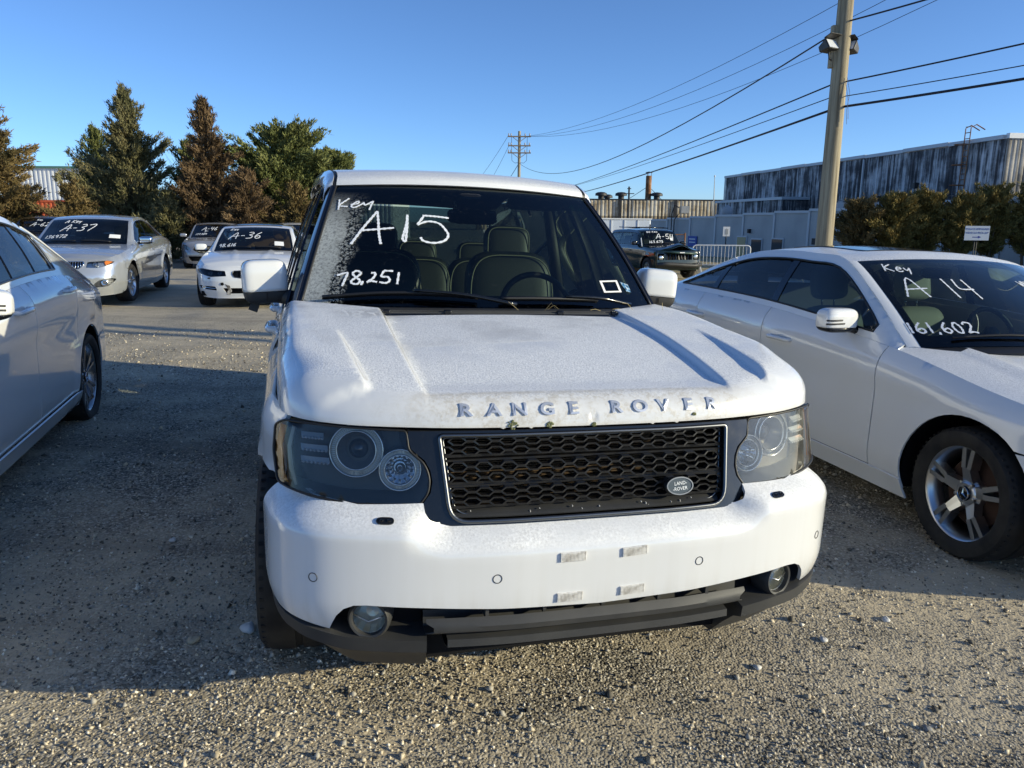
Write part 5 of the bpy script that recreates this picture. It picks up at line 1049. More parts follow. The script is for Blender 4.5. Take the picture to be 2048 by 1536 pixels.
WR = {'key': [[(-.946,.858),(-.935,.756)],[(-.882,.869),(-.937,.801),(-.907,.789),(-.88,.786)],[(-.862,.806),(-.815,.817),(-.811,.838),(-.834,.827),(-.855,.789),(-.83,.779),(-.786,.812)],[(-.786,.812),(-.774,.825),(-.764,.802),(-.712,.842)],[(-.712,.842),(-.722,.802),(-.731,.754)]],
 'a15': [[(-.809,.449),(-.747,.599),(-.676,.743)],[(-.676,.743),(-.661,.637),(-.65,.538),(-.633,.452)],[(-.772,.564),(-.669,.576),(-.56,.591)],[(-.476,.713),(-.48,.641),(-.496,.55),(-.504,.497),(-.487,.472)],[(-.476,.713),(-.477,.613),(-.485,.476)],[(-.2,.691),(-.286,.703),(-.375,.709)],[(-.368,.702),(-.411,.624)],[(-.411,.624),(-.343,.655),(-.27,.638),(-.229,.576),(-.22,.531),(-.25,.487),(-.314,.468),(-.376,.483),(-.394,.513)]],
 'n': [[(-.851,.208),(-.799,.227),(-.802,.19),(-.813,.131)],[(-.722,.228),(-.748,.243),(-.768,.224),(-.751,.198),(-.724,.172),(-.737,.147),(-.765,.153),(-.767,.172),(-.743,.198),(-.721,.225)],[(-.708,.169),(-.715,.14)],[(-.669,.229),(-.646,.226),(-.655,.192),(-.685,.162),(-.664,.17),(-.633,.163)],[(-.55,.244),(-.6,.246)],[(-.6,.246),(-.612,.204),(-.578,.201),(-.566,.175),(-.587,.157),(-.62,.163)],[(-.518,.236),(-.525,.15)]]}
# strokes are laid out in metres on the unrolled glass so the pen width stays even
SCU, SCT = .72, .74
def wind_m(v): return wind_f(np.stack([v[:, 0]/SCU, v[:, 1]/SCT], 1))
for k, w_ in (('key', .0075), ('a15', .0105), ('n', .0085)):
    strokes = []
    for s in WR[k]:
        q = A(s)*A([SCU, SCT]); strokes.append(cr(q, 6) if len(q) > 2 else q)
    writing('marker_writing', strokes, wind_m, w_, M_ink, wind, .004)
st = A([(.70, .204), (.836, .212), (.828, .118), (.696, .112)]); stc = st.mean(0)
panel('inspection_sticker', st, lambda v: wind_f(v)-A([0, .003, -.002]), .05, M_paper, wind, holes=[stc+(st-stc)*.76], thick=.001, ref=(0, 2.6, 1.2))
panel('inspection_sticker', A([(.852, .20), (.905, .18), (.900, .115), (.868, .125)]), lambda v: wind_f(v)-A([0, .003, -.002]), .05, pmat('peeled_blue_sticker', (.04, .2, .4), .6, fn=lambda nt, b, L: L(ramp(nt, noise(nt, coords(nt), 70, 4), [(.42, (.01, .02, .04)), (.5, (.03, .20, .42)), (.62, (.45, .55, .62))]), b.inputs['Base Color'])), wind, thick=.001, ref=(0, 2.6, 1.2))
t_ = np.linspace(0, 1, 16)
for s_ in (-1, 1):
    e = wind_f(np.stack([np.full(16, s_*1.0), t_], 1)); e = e*A([1, 1, 1])
    mid = e+np.stack([s_*.022*np.ones(16), .004-.0*t_, np.full(16, .006)], 1)
    m2 = e+np.stack([s_*(.040-.006*t_), .035+.0*t_, -.004*np.ones(16)], 1); out = e+np.stack([s_*(.050-.012*t_), .085+.0*t_, -.020*np.ones(16)], 1)
    out2 = e+np.stack([s_*(.048-.014*t_), .14+.0*t_, -.035*np.ones(16)], 1)
    grid('front_pillar', np.stack([e, mid, m2, out, out2]), M_glassblk, SUV, .006, ref=(0, 2.6, 1.2))
    MB().tube(e+A([s_*.002, -.001, .002]), .006, 5).build('windshield_seal', M_seal, wind, smooth=True)
# roof
ry_ = cr([(1.990, 1.697, .628), (2.00, 1.722, .624), (2.05, 1.748, .618), (2.16, 1.772, .622), (2.5, 1.793, .632), (3.2, 1.800, .640), (3.9, 1.785, .636), (4.35, 1.745, .625), (4.55, 1.69, .61)], 6)
u_ = np.linspace(-1, 1, 31)
G = np.stack([np.stack([u_*x, y-(1-u_**2)*np.interp(y, [1.99, 2.6, 4.0, 4.55], [.092, .0, 0, -.05]), z+(1-u_**2)*.022], 1) for y, z, x in ry_])
roof = grid('roof', G, pmat('white_paint_roof', W_, .25, coat=1., fn=fn_paint(W_, frost=.6)), SUV, .012, ref=(0, 3.2, .9))
for s_ in (-1, 1):
    a = ry_[:, [2, 0, 1]]*A([s_, 1, 1])
    for nm, offs, mt in (('roof_ditch', ((.002, 0, -.004), (.010, .002, -.006), (.018, .004, -.004)), M_seal), ('roof_rail', ((.018, .004, -.002), (.040, .010, -.012), (.058, .018, -.040), (.064, .03, -.075)), M_paint)):
        grid(nm, np.stack([a+A([s_*o[0], o[1], o[2]]) for o in offs]), mt, SUV, .004, ref=(0, 3.2, .9))
# side glass band: black pillars and windows on a leaning surface
def gs(v):
    y, z = v[:, 0], v[:, 1]; t = (z-1.06)/(1.70-1.06); return np.stack([.900-(.900-.685)*t-.012*np.sin(np.clip(t, 0, 1)*PI)*-1, y, z], 1)
band = A([(1.52, 1.06), (4.58, 1.06), (4.52, 1.64), (4.2, 1.69), (3.2, 1.72), (2.35, 1.705), (2.10, 1.68), (1.62, 1.19)])
wins = [('front_side_window', [(1.70, 1.10), (2.50, 1.10), (2.50, 1.67), (2.16, 1.665), (2.05, 1.60)], M_glassc), ('rear_side_window', [(2.60, 1.10), (3.42, 1.10), (3.48, 1.25), (3.50, 1.68), (2.60, 1.685)], M_glassc), ('quarter_window', [(3.58, 1.10), (4.42, 1.10), (4.38, 1.60), (3.60, 1.665)], M_tint)]
hol = [fillet(w, .03, 5) for _, w, _ in wins]
panel('side_pillars', band, gs, .08, M_glassblk, SUV, holes=hol, thick=.01, both=True, ref=(0, 3, 1.2), estep=.04)
for (nm, w, mt), h in zip(wins, hol): panel(nm, h, lambda v: gs(v)-A([.006, 0, 0]), .1, mt, SUV, thick=0., both=True, ref=(0, 3, 1.2))
G = np.stack([np.stack([u_*x, np.full(31, y)+.05*(1-u_**2), np.full(31, z)], 1) for x, y, z in ((.88, 4.60, 1.06), (.80, 4.60, 1.30), (.66, 4.55, 1.66))]); grid('rear_window', G, M_tint, SUV, .0, ref=(0, 3, 1.2))
# door mirrors: white cap over a dark lower shell, on an arm
for s_ in (-1, 1):
    c = (s_*.958, 1.735, 1.255); Rm = Matrix.Rotation(-s_*.10, 4, 'Z') @ Matrix.Rotation(s_*.06, 4, 'Y')
    mr = bpy.data.objects.new('door_mirror', None); COL.objects.link(mr); mr.parent = SUV; mr.empty_display_size = .1
    blob('mirror_cap', c, (.097, .072, .096), M_paint, mr, .38, (-.42, 1), Rm, 40, 22, e2=.42)
    blob('mirror_shell', (c[0], c[1]+.001, c[2]-.001), (.0965, .0715, .096), M_plastic, mr, .38, (-1, -.44), Rm, 40, 12, e2=.45, sharp=50)
    P = cr([(s_*.93, 1.74, 1.195), (s_*.88, 1.715, 1.19), (s_*.83, 1.68, 1.185), (s_*.79, 1.66, 1.18)], 5); MB().tube(P, .034, 10).build('mirror_arm', M_plastic, mr, smooth=True)
    blob('mirror_glass', (c[0], c[1]+.066, c[2]+.005), (.082, .008, .078), M_chrome, mr, .35, rot=Rm)
    MB().tube([(c[0]-s_*.012, c[1]-.0735, c[2]-.045), (c[0]-s_*.012, c[1]-.066, c[2]-.085)], .0022, 5).build('shell_seam', M_seal, mr)
# loose black flap below the viewer's-left mirror
MB().box((-1.025, 1.745, 1.118), (-.985, 1.75, 1.158), Matrix.Translation((-1.005, 1.75, 1.14)) @ Matrix.Rotation(.35, 4, 'Y') @ Matrix.Translation((1.005, -1.75, -1.14))).build('mirror_flap', M_plastic, SUV)
# cowl with slats, wipers
xs_ = np.linspace(-.84, .84, 60); ax_ = np.abs(xs_)
yb_ = np.interp(ax_, [0, .49, .50, .56, .70, .84], [1.145, 1.145, 1.20, 1.25, 1.365, 1.50]); yg = wind_f(np.stack([np.clip(xs_/.805, -1, 1), np.zeros(60)], 1))
G = np.stack([np.stack([xs_, yb_-.01, np.interp(ax_, [0, .84], [1.168, 1.165])], 1), np.stack([xs_, yb_+.02, np.full(60, 1.168)], 1), np.stack([yg[:, 0], yg[:, 1]-.012, yg[:, 2]-.004], 1), np.stack([yg[:, 0], yg[:, 1]+.02, yg[:, 2]-.03], 1)])
grid('cowl', G, M_plastic, SUV, .004, ref=(0, 1.3, .9))
for k in range(5): MB().box((-.485, 1.150+k*.010, 1.182+k*.001), (.485, 1.155+k*.010, 1.187+k*.001)).build('cowl_slat', M_plastic, SUV)
for x in (-.24, .24, -.485, .485): MB().box((x-.014, 1.142, 1.180), (x+.014, 1.168, 1.196)).build('cowl_clip', M_gblack, SUV, bevel=.003)
RNG = np.random.default_rng(5)
for k in range(7):      # dry needles caught on the cowl
    x = float(RNG.uniform(-.2, .75)); y = float(RNG.uniform(1.20, 1.24)); a = float(RNG.uniform(0, 6.3)); MB().tube([(x, y, 1.192), (x+.03*math.cos(a), y+.01*math.sin(a), 1.200+.012*(k % 3)), (x+.055*math.cos(a), y+.02*math.sin(a), 1.196+.03*(k % 2))], .0009, 3).build('dry_needle', pmat('dry_needle', (.42, .33, .16), .8), SUV)
for k in range(12):     # chips and scratches on the apron inside the grille frame
    x = float(RNG.uniform(-.38, .40)); P = front(.108, .3)(A([[x, .741+float(RNG.uniform(-.004, .008))]]))[0]; l = float(RNG.uniform(.001, .003)); MB().box((P[0]-.0008, P[1]-.002, P[2]-l), (P[0]+.0008, P[1]+.004, P[2]+l), None).build('stone_chip', M_pad, SUV)
def wiper(uv, arm_root):
    P = wind_f(A(uv))+A([0, -.014, .010]); w_ = bpy.data.objects.new('wiper', None); COL.objects.link(w_); w_.parent = SUV; w_.empty_display_size = .1
    P = cr(P, 6); MB().tube(P+A([0, -.012, .010]), .007, 6).build('wiper_blade', M_seal, w_, smooth=True); MB().tube(P, .004, 4).build('wiper_rubber', M_dark, w_, smooth=True)
    r = wind_f(A([arm_root]))[0]+A([0, -.03, .012]); mid = P[len(P)//2]+A([0, -.022, .022])
    MB().tube(cr([r, (r*.5+mid*.5)+A([0, -.012, .012]), mid], 5), .010, 6, r2=.006).build('wiper_arm', M_gblack, w_, smooth=True)
wiper([(-.90, .030), (-.6, .062), (-.3, .062), (-.10, .045)], (.10, .005)); wiper([(.02, .035), (.25, .038), (.52, .032), (.60, .026)], (.82, .01))
# cabin
xs_ = np.linspace(-.76, .76, 40)
def dz(x): return 1.155+.035*np.exp(-((x-.40)/.20)**2)
G = np.stack([np.stack([xs_, 1.44-(1-(xs_/.8)**2)*.12, np.full(40, 1.160)], 1), np.stack([xs_, np.full(40, 1.56), dz(xs_)], 1), np.stack([xs_, np.full(40, 1.72), dz(xs_)-.004], 1), np.stack([xs_, np.full(40, 1.80), np.full(40, 1.11)], 1), np.stack([xs_, np.full(40, 1.78), np.full(40, .80)], 1)])
grid('dashboard', G, M_dash, SUV, .01, ref=(0, 1.9, .6))
steering(SUV, (.40, 1.98, 1.115), M_leather, .19, .42)
for x in (-.39, .39): seat(SUV, x, 2.22, .62, M_leather if x < 0 else M_leatherg, True, .26, .20, .60, M_pipe, 1.41 if x < 0 else 1.42)
for x in (-.42, .0, .42): seat(SUV, x, 3.15, .62, M_leatherg, True, .22, .22, .52, M_pipe, 1.30)
MB().box((-.86, 1.8, .40), (.86, 4.5, .44)).build('cabin_floor', M_dark, SUV)
G = np.stack([np.stack([u_*x*.98, y-(1-u_**2)*np.interp(y, [1.99, 2.6], [.085, .0]), z-.035+(1-u_**2)*.018], 1) for y, z, x in ry_[2:]]); grid('headliner', G, pmat('dark_headliner', (.03, .032, .03), .9), SUV, 0., ref=(0, 3, 3))
blob('rear_view_mirror', (.02, 1.90, 1.575), (.125, .02, .038), M_gblack, SUV, .5); blob('sensor_pod', (.0, 1.90, 1.635), (.075, .06, .05), M_gblack, SUV, .5)
MB().tube([(.02, 1.90, 1.58), (.0, 1.88, 1.66)], .014, 6).build('mirror_stalk', M_gblack, SUV)
for x in (-.38, .40): blob('sun_visor', (x, 2.03, 1.655), (.17, .012, .055), pmat('visor_cloth', (.05, .05, .045), .9), SUV, .5, rot=Matrix.Rotation(1.0, 4, 'X'))
for s_ in (-1, 1): MB().tube([(s_*.74, 2.58, 1.10), (s_*.63, 2.56, 1.66)], .035, 8).build('centre_pillar_trim', M_dash, SUV, smooth=True)
MB().box((-.80, .42, .36), (.80, 4.5, .46)).build('underbody', M_dark, SUV); MB().box((-.55, .38, .46), (.55, 1.35, 1.04)).build('engine_bay', M_dark, SUV)
for s_ in (-1, 1):
    for yc in (.864, 3.744):
        m = MB(); pr = [(yc+.47*math.cos(a), .40+.47*math.sin(a)) for a in np.linspace(-.1, PI+.1, 16)]
        V = [(s_*x, y, z) for x in (.56, .925) for y, z in pr]; m.add(V, [(i, i+1, 17+i-1+0, 16+i) for i in range(15)]); m.build('wheel_liner', M_dark, SUV)
for s_ in (-1, 1):
    wheel(SUV, (s_*.825, .864, .365), .365, .25, .265, s_, 'plain', steer=-.05); wheel(SUV, (s_*.825, 3.744, .365), .365, .25, .265, s_, 'plain')
SUV.matrix_world = Matrix.Translation((.2476, 2.0306, 0)) @ Matrix.Rotation(.2754, 4, 'Z') @ ROLL
# ------------------------------------------------------------------ general car builder
GSLOPE = -.0306
def gz_(x, y): return GSLOPE*(x-.25)*(1-min(1, max(0, (y-8)/6)))
def sub(name, parent): o = bpy.data.objects.new(name, None); COL.objects.link(o); o.parent = parent; o.empty_display_size = .1; return o
class Car:
    def __init__(c, root, S):
        c.root = root; c.S = S; L, W = S['L'], S['W']; c.L = L; c.W = W; c.ax = S['ax']; c.R = S['R']; c.paint = S['paint']; c.lid = S.get('lid', S['paint'])
        fr = S.get('nose', 1.0); c.lo = S.get('low', .2)
        o = [(0, 0), (W*.40, .02*fr), (W*.68, .085*fr), (W*.86, .20*fr), (W*.945, .36*fr), (W*.98, .58), (W, 1.0), (W, L*.5), (W*.99, L-1.1), (W*.955, L-.55), (W*.90, L-.25), (W*.74, L-.07), (W*.4, L-.01), (0, L)]
        c.w = Wrap(cr(o, 24)); w = c.w
        k = []
        for a, v, z in S['sh']: k.append((float(w.sx(v)) if a == 'x' else float(w.sy(v)), z))
        kk = cr(A(k), 10); c.ks, c.kz = np.maximum.accumulate(kk[:, 0]), kk[:, 1]
        rl = cr(A(S['rail']), 10); c.rx, c.ry, c.rz = rl[:, 0], rl[:, 1], rl[:, 2]; c.yA, c.yC = S['rail'][0][1], S['rail'][-1][1]
        c.ref = (0, L/2, .6)
    def zt(c, s): return np.interp(np.abs(s), c.ks, c.kz)
    def ins(c, s, x, y, z, nx, ny):
        h = c.zt(s)-z; S = c.S; i = S.get('round', .075)*np.clip(1-h/.14, 0, 1)**2.3
        i = i+.055*np.clip((.42-z)/.22, 0, 1)**2
        fz = np.maximum(0, -ny); i = i+fz*(S.get('rake', .35)*np.clip(z-.52, 0, 1)+.05*np.clip(.34-z, 0, 1))
        bz = np.maximum(0, ny); i = i+bz*S.get('rrake', .22)*np.clip(z-.55, 0, 1)
        cz = S.get('crease', .70)+.035*(y-1.5); side = np.abs(nx)**4
        i = i-side*.013*np.exp(-np.clip((z-cz)/.05, -9, 0)**2*1.0)*np.exp(-np.clip((z-cz)/.22, 0, 9)**2)
        for yc in c.ax: i = i-side*.010*np.exp(-((np.hypot(y-yc, z-c.R)-(c.R+.06))/.07)**2)*(z > .2)
        return i
    def surf(c, extra=0.):
        def f(v):
            s, z = v[:, 0], v[:, 1]; x, y, nx, ny = c.w.at(s); i = c.ins(s, np.abs(x), y, z, nx, ny)+extra; return np.stack([x-nx*i, y-ny*i, z], 1)
        return f
    def S_(c, pts): p = A(pts); return np.stack([c.w.sy(p[:, 0]), p[:, 1]], 1)
    def X_(c, pts): p = A(pts); return np.stack([c.w.sx(p[:, 0]), p[:, 1]], 1)
    def edge(c, s): s = A(s); return c.surf()(np.stack([s, c.zt(s)-.002], 1))
    def pan(c, name, poly, mat, f=None, **k):
        k.setdefault('thick', .01); k.setdefault('step', .06); k.setdefault('estep', .03); st = k.pop('step'); return panel(name, poly, f or c.surf(), st, mat, k.pop('parent', c.root), ref=c.ref, **k)
    def zty(c, y): return float(c.zt(c.w.sy(y)))
    def top(c, ys): return [(y, c.zty(y)) for y in ys]
    def arc(c, yc, a0, a1, n=20, dr=.055): r = c.R+dr; return [(yc+r*math.cos(a), c.R+.005+r*math.sin(a)) for a in np.linspace(math.radians(a0), math.radians(a1), n)]
    def body(c, holes=()):
        S, w, g = c.S, c.w, .0035; a0, a1 = c.ax; r = c.R+.055; d0, d1, d2 = S['doors']; lo = c.lo; yn = S.get('lampback', .50)
        ybf = a0-r-.01; sn = np.linspace(0, w.sy(yn), 14)
        half = [(s, float(c.zt(s))-.003) for s in sn]+[(w.sy(yn), .615)]+[tuple(q) for q in c.S_([(a0-math.sqrt(r*r-(.61-c.R)**2), .612)])]
        ang = np.linspace(math.asin((.60-c.R)/r), math.asin((lo+.05-c.R)/r), 8); half += [tuple(q) for q in c.S_([(a0-r*math.cos(a), c.R+r*math.sin(a)) for a in ang])]
        half += [tuple(q) for q in c.S_([(max(.3, ybf-.1), lo)])]+[tuple(q) for q in c.X_([(c.W*.6, lo-.02)])]+[(0, lo-.02)]
        c.nose = c.pan('front_bumper', symc(half), c.paint, holes=list(holes), step=.05, estep=.025)
        fl = c.top(np.linspace(yn+g, d0-g, 10))+[(d0-g, lo+.03), (a0+r*math.cos(math.asin((lo+.03-c.R)/r)), lo+.03)]
        al = math.degrees(math.asin((lo+.03-c.R)/r)); ah = 180-math.degrees(math.asin((.618-c.R)/r))
        fl += c.arc(a0, al, ah)+[(yn+g, .620)]
        c.pan('front_fender', c.S_(fl), c.paint, both=True, step=.035, estep=.02)
        dr1 = c.top(np.linspace(d0+g, d1-g, 8))+[(d1-g, lo+.10), (d0+g, lo+.09)]
        h = S.get('handle', True)
        ds = list(zip(('front_door', 'rear_door'), (c.S_(dr1), None), (d1-.14, d2-.16)))
        r2 = math.radians
        dr2 = c.top(np.linspace(d1+g, d2-g, 8)); cs = (d2-a1)/r
        th = math.degrees(math.acos(cs)) if abs(cs) < 1 else 180.
        if th < 178: q = [(p[0]-g, p[1]) for p in c.arc(a1, th, 183, 12) if p[1] > lo+.115]
        else: q = []
        dr2 = dr2+q+[((q[-1][0] if q else d2-g), lo+.11), (d1+g, lo+.10)]
        c.doors = {}
        for nm, poly, hy in (('front_door', c.S_(dr1), d1-.13), ('rear_door', c.S_(dr2), S.get('rh', d2-.12))):
            obs = c.pan(nm, poly, c.paint, both=True); c.doors[nm] = obs
            if h:
                for ob, s_ in zip(obs, (1, -1)):
                    z = S.get('hz', c.zty(hy)-.16); z = z if nm == 'front_door' else z+.03; sv = c.surf()(c.S_([(hy, z), (hy-.10, z), (hy-.20, z)])); sv[:, 0] *= s_
                    P = [sv[0]+A([-s_*.005, .01, 0]), sv[0]+A([s_*.028, 0, 0]), sv[1]+A([s_*.036, 0, .002]), sv[2]+A([s_*.028, 0, 0]), sv[2]+A([-s_*.005, -.01, 0])]
                    MB().tube(cr(P, 5), .014, 8).build('door_handle', S.get('handlemat', c.paint), ob, smooth=True)
                    M = frame_M(sv[1]+A([s_*.0012, 0, -.004]), (0, 1, 0), (0, 0, 1)); m = MB(); n = 20
                    m.add([(.075*math.cos(t), .030*math.sin(t), 0) for t in np.linspace(0, 2*PI, n, endpoint=False)], [tuple(range(n))]); o = m.build('handle_cup', c.paint, ob); o.matrix_local = M
        sl = [(a0+r-.02, lo+.085), (a1-r+.02, lo+.105), (a1-r+.04, lo), (a0+r-.04, lo-.02)]
        for o in c.pan('side_skirt', c.S_(sl), c.paint, f=c.surf(-.02 if S.get('skirt') else 0.), both=True, step=.08): pass
        yb = c.L-.42; qt = c.top(np.linspace(d2+g, yb, 8))+[(yb, .60), (a1+math.sqrt(max(0, r*r-(.6-c.R)**2)), .60)]+c.arc(a1, math.degrees(math.asin((.60-c.R)/r)), min(th, 176), 18)+([(d2+g, lo+.12)] if th >= 178 else [])
        c.pan('rear_quarter', c.S_(qt), c.paint, both=True)
        s0, s1 = float(w.sy(yb+g)), float(w.s[-1]); ss = np.linspace(s0, s1, 12)
        tl = fillet([(s0+.05, .74), (s0+.05, .90), (s0+.42, .92), (s0+.45, .72)], .02)
        for s_, o in zip((1, -1), c.pan('tail_panel', [(s, float(c.zt(s))-.003) for s in ss]+[(s1, .56), (s0, .60)], c.paint, both=True, holes=[tl])): pass
        c.pan('tail_lamp', tl, pmat('red_lamp', (.25, .008, .01), .12, coat=1.), f=c.surf(.002), both=True, thick=.02)
        rb = [(s0-.0, .595), (s1, .555), (s1, lo), (w.sy(c.L-.3), lo)]+[tuple(q) for q in c.S_(c.arc(a1, -12, 40, 8))]; c.pan('rear_bumper', rb, c.paint, both=True)
        # floor, arches
        MB().box((-c.W*.86, a0-.55, lo+.02), (c.W*.86, c.L-.25, lo+.10)).build('underbody', M_dark, c.root)
        MB().box((-c.W*.60, .28, lo+.1), (c.W*.60, d0-.05, .62)).build('engine_bay', M_dark, c.root)
        for s_ in (-1, 1):
            for yc in c.ax:
                m = MB(); pr = [(yc+(r+.02)*math.cos(a), c.R+(r+.02)*math.sin(a)) for a in np.linspace(-.25, PI+.25, 18)]
                m.add([(s_*x, y, z) for x in (c.W*.55, c.W-.035) for y, z in pr], [(i, i+1, 18+i+1, 18+i) for i in range(17)]); m.add([(s_*c.W*.55, y, z) for y, z in pr], [tuple(range(18))]); m.build('wheel_liner', M_dark, c.root)
        # hood
        sc = float(w.sy(S.get('cowl', c.yA+.02))); rows = sc*np.linspace(0.002, 1, 46)**1.15; u = np.linspace(-1, 1, 33)
        def rowpts(s, crown, bump=None):
            e = c.edge([s])[0]; p = np.stack([u*e[0], np.full(33, e[1]), e[2]+crown*(1-np.abs(u)**2.4)], 1)
            if bump: p[:, 2] += bump(u*e[0], e[1])
            return p
        hc = S.get('crown', .055); G = np.stack([rowpts(s, hc*sstep(0, .55, s/sc)+.004, S.get('hoodbump')) for s in rows])
        if S.get('hoodwarp'): G = S['hoodwarp'](G)
        c.hood = grid('hood', G, c.lid, c.root, .012, ref=(0, 1, .2))
        e = c.edge([sc])[0]
        # trunk lid
        if S.get('trunk', True):
            st = float(w.sy(c.yC-.05)); rows = s1-(s1-st)*np.linspace(0.002, 1, 30)**1.1; G = np.stack([rowpts(s, .03*sstep(0, .5, (s1-s)/(s1-st))+.003) for s in rows]); grid('trunk_lid', G, c.lid, c.root, .012, ref=(0, c.L-.5, .2))
    def belt(c, y):
        e = c.edge(c.w.sy(A(y))); return e[:, 0], e[:, 2]
    def gsf(c, off=0.):
        def f(v):
            y, z = v[:, 0], v[:, 1]; xb, zb = c.belt(y); xr = np.interp(y, c.ry, c.rx); zr = np.interp(y, c.ry, c.rz); t = np.clip((z-zb)/np.maximum(zr-zb, .02), -.3, 1.2)
            return np.stack([xb-.004+(xr-xb+.004)*t+.018*np.sin(np.clip(t, 0, 1)*PI)-off, y, z], 1)
        return f
    def house(c, glassmat, windmat, splits, rearglass=None):
        S = c.S; yy = np.linspace(c.yA+.005, c.yC-.005, 40); zb = c.belt(yy)[1]; zr = np.interp(yy, c.ry, c.rz)
        out = np.vstack([np.stack([yy, np.minimum(zb+.002, zr)], 1), np.stack([yy, zr], 1)[::-1]])
        m0, m1 = S.get('dlo', (.045, .055)); ok = (zr-m1) > (zb+m0+.004); yd = yy[ok]; ylo, yhi = S.get('dloy', (yd[0], yd[-1])); yd = yd[(yd >= ylo) & (yd <= yhi)]
        bz = lambda y: c.belt(A(y))[1]+m0; rz_ = lambda y: np.interp(A(y), c.ry, c.rz)-m1
        dlo = np.vstack([np.stack([yd, bz(yd)], 1), np.stack([yd, rz_(yd)], 1)[::-1]])
        f = c.gsf(); hs = c.pan('window_frame', out, S.get('framemat', c.paint), f=f, holes=[dlo], both=True, step=.03, estep=.02, thick=.012)
        for s_ in (1, -1):
            P = c.gsf(-.002)(densify(dlo, .04)); P[:, 0] *= s_; MB().tube(P, .007, 5, closed=True).build('window_trim', S.get('trim', M_seal), c.root, smooth=True)
        sp = [yd[0]]+list(splits)+[yd[-1]]; nm = ('front_side_window', 'rear_side_window', 'quarter_window', 'rear_quarter_window')
        for i in range(len(sp)-1):
            a, b = sp[i]+(.03 if i else 0), sp[i+1]-(.03 if i < len(sp)-2 else 0); q = np.linspace(a, b, 12)
            poly = np.vstack([np.stack([q, bz(q)], 1), np.stack([q, rz_(q)], 1)[::-1]]); c.pan(nm[i], poly, glassmat[i] if isinstance(glassmat, (list, tuple)) else glassmat, f=c.gsf(.010), both=True, thick=0., step=.1)
            if i:
                q = np.linspace(sp[i]-.035, sp[i]+.035, 4); poly = np.vstack([np.stack([q, bz(q)], 1), np.stack([q, rz_(q)], 1)[::-1]]); c.pan('window_pillar', poly, M_glassblk, f=c.gsf(.004), both=True, thick=.006)
        # windshield, roof, backlight
        yAt, yCt = S['yAt'], S['yCt']; u = np.linspace(-1, 1, 31)
        bA, bC = S.get('bow', (.20, .10)); cw = S.get('rcrown', .045)
        def row(y):
            x, z = np.interp(y, c.ry, c.rx), np.interp(y, c.ry, c.rz)
            bow = np.interp(y, [c.yA, yAt, yAt+.5, yCt-.4, yCt, c.yC], [-bA, -bA*.45, 0, 0, bC*.4, bC]); cr_ = np.interp(y, [c.yA, yAt, (yAt+yCt)/2, yCt, c.yC], [S.get('wcrown', .05), cw*.8, cw, cw*.8, .03])
            return np.stack([u*x, y+bow*(1-u*u), z+cr_*(1-np.abs(u)**2.2)], 1)
        c.row = row
        # flatten the lean of the glass: rows follow the pillar
        c.wg = np.stack([row(y) for y in np.linspace(c.yA+.01, yAt, 18)])
        wi = c.wg[:, 1:-1]; c.wind = grid('windshield', wi, windmat, c.root, 0., ref=c.ref)
        def wf(v):
            uu = v[:, 0]; t = v[:, 1]; y = c.yA+.01+(yAt-c.yA-.01)*t; x, z = np.interp(y, c.ry, c.rx), np.interp(y, c.ry, c.rz)
            bow = np.interp(y, [c.yA, yAt], [-bA, -bA*.45]); cr_ = np.interp(y, [c.yA, yAt], [S.get('wcrown', .05), cw*.8]); return np.stack([uu*x, y+bow*(1-uu*uu), z+cr_*(1-np.abs(uu)**2.2)], 1)
        c.wf = wf
        o = [(-.93, 0), (.93, 0), (.93, 1), (-.93, 1)]; panel('windshield_frit', o, lambda v: wf(v)+A([0, .005, -.004]), .08, M_glassblk, c.wind, holes=[fillet([(-.885, .11), (.885, .11), (.875, .95), (-.875, .95)], .06)], thick=0., ref=c.ref, estep=.06)
        G = np.stack([row(y) for y in np.linspace(yAt, yCt, 26)]); c.roof = grid('roof', G, c.lid, c.root, .012, ref=c.ref)
        if rearglass is not False: G = np.stack([row(y) for y in np.linspace(yCt, c.yC-.01, 14)]); grid('rear_window', G[:, 1:-1], rearglass or M_tint, c.root, 0., ref=c.ref)
        for s_ in (0, -1):
            for a, b, n_ in ((c.yA+.01, yAt, 'front_pillar'), (yCt, c.yC-.01, 'rear_pillar')):
                G = np.stack([row(y) for y in np.linspace(a, b, 18)]); e = G[:, s_]; i2 = G[:, 1 if s_ == 0 else -2]; sg = -1 if s_ == 0 else 1
                grid(n_, np.stack([e+A([sg*.004, 0, -.012]), e+A([sg*.004, 0, .004]), e*.5+i2*.5+A([0, 0, .006]), i2+A([0, 0, -.002])]), S.get('framemat', c.paint), c.root, .006, ref=c.ref)
        # cowl filler under the glass base
        G0 = c.wg[0]; q = G0.copy(); q[:, 1] -= .06; q[:, 2] -= .03; r_ = G0.copy(); r_[:, 1] += .05; r_[:, 2] -= .02; grid('cowl', np.stack([q, G0+A([0, -.004, -.004]), r_]), M_seal, c.root, .004, ref=c.ref)
        # headliner so the cabin reads dark
        G = np.stack([row(y) for y in np.linspace(yAt+.03, yCt-.02, 10)])-A([0, 0, .03]); grid('headliner', G*A([.97, 1, 1]), pmat('headliner', (.08, .08, .075), .9), c.root, 0., ref=(0, 2.5, 3))
        # wipers
        for a, b in (((-.75, .07), (-.05, .055)), ((.05, .07), (.65, .055))):
            P = wf(A([a, ((a[0]+b[0])/2, .085), b]))+A([0, -.015, .012]); MB().tube(cr(P, 4), .008, 5).build('wiper', M_seal, c.root, smooth=True)
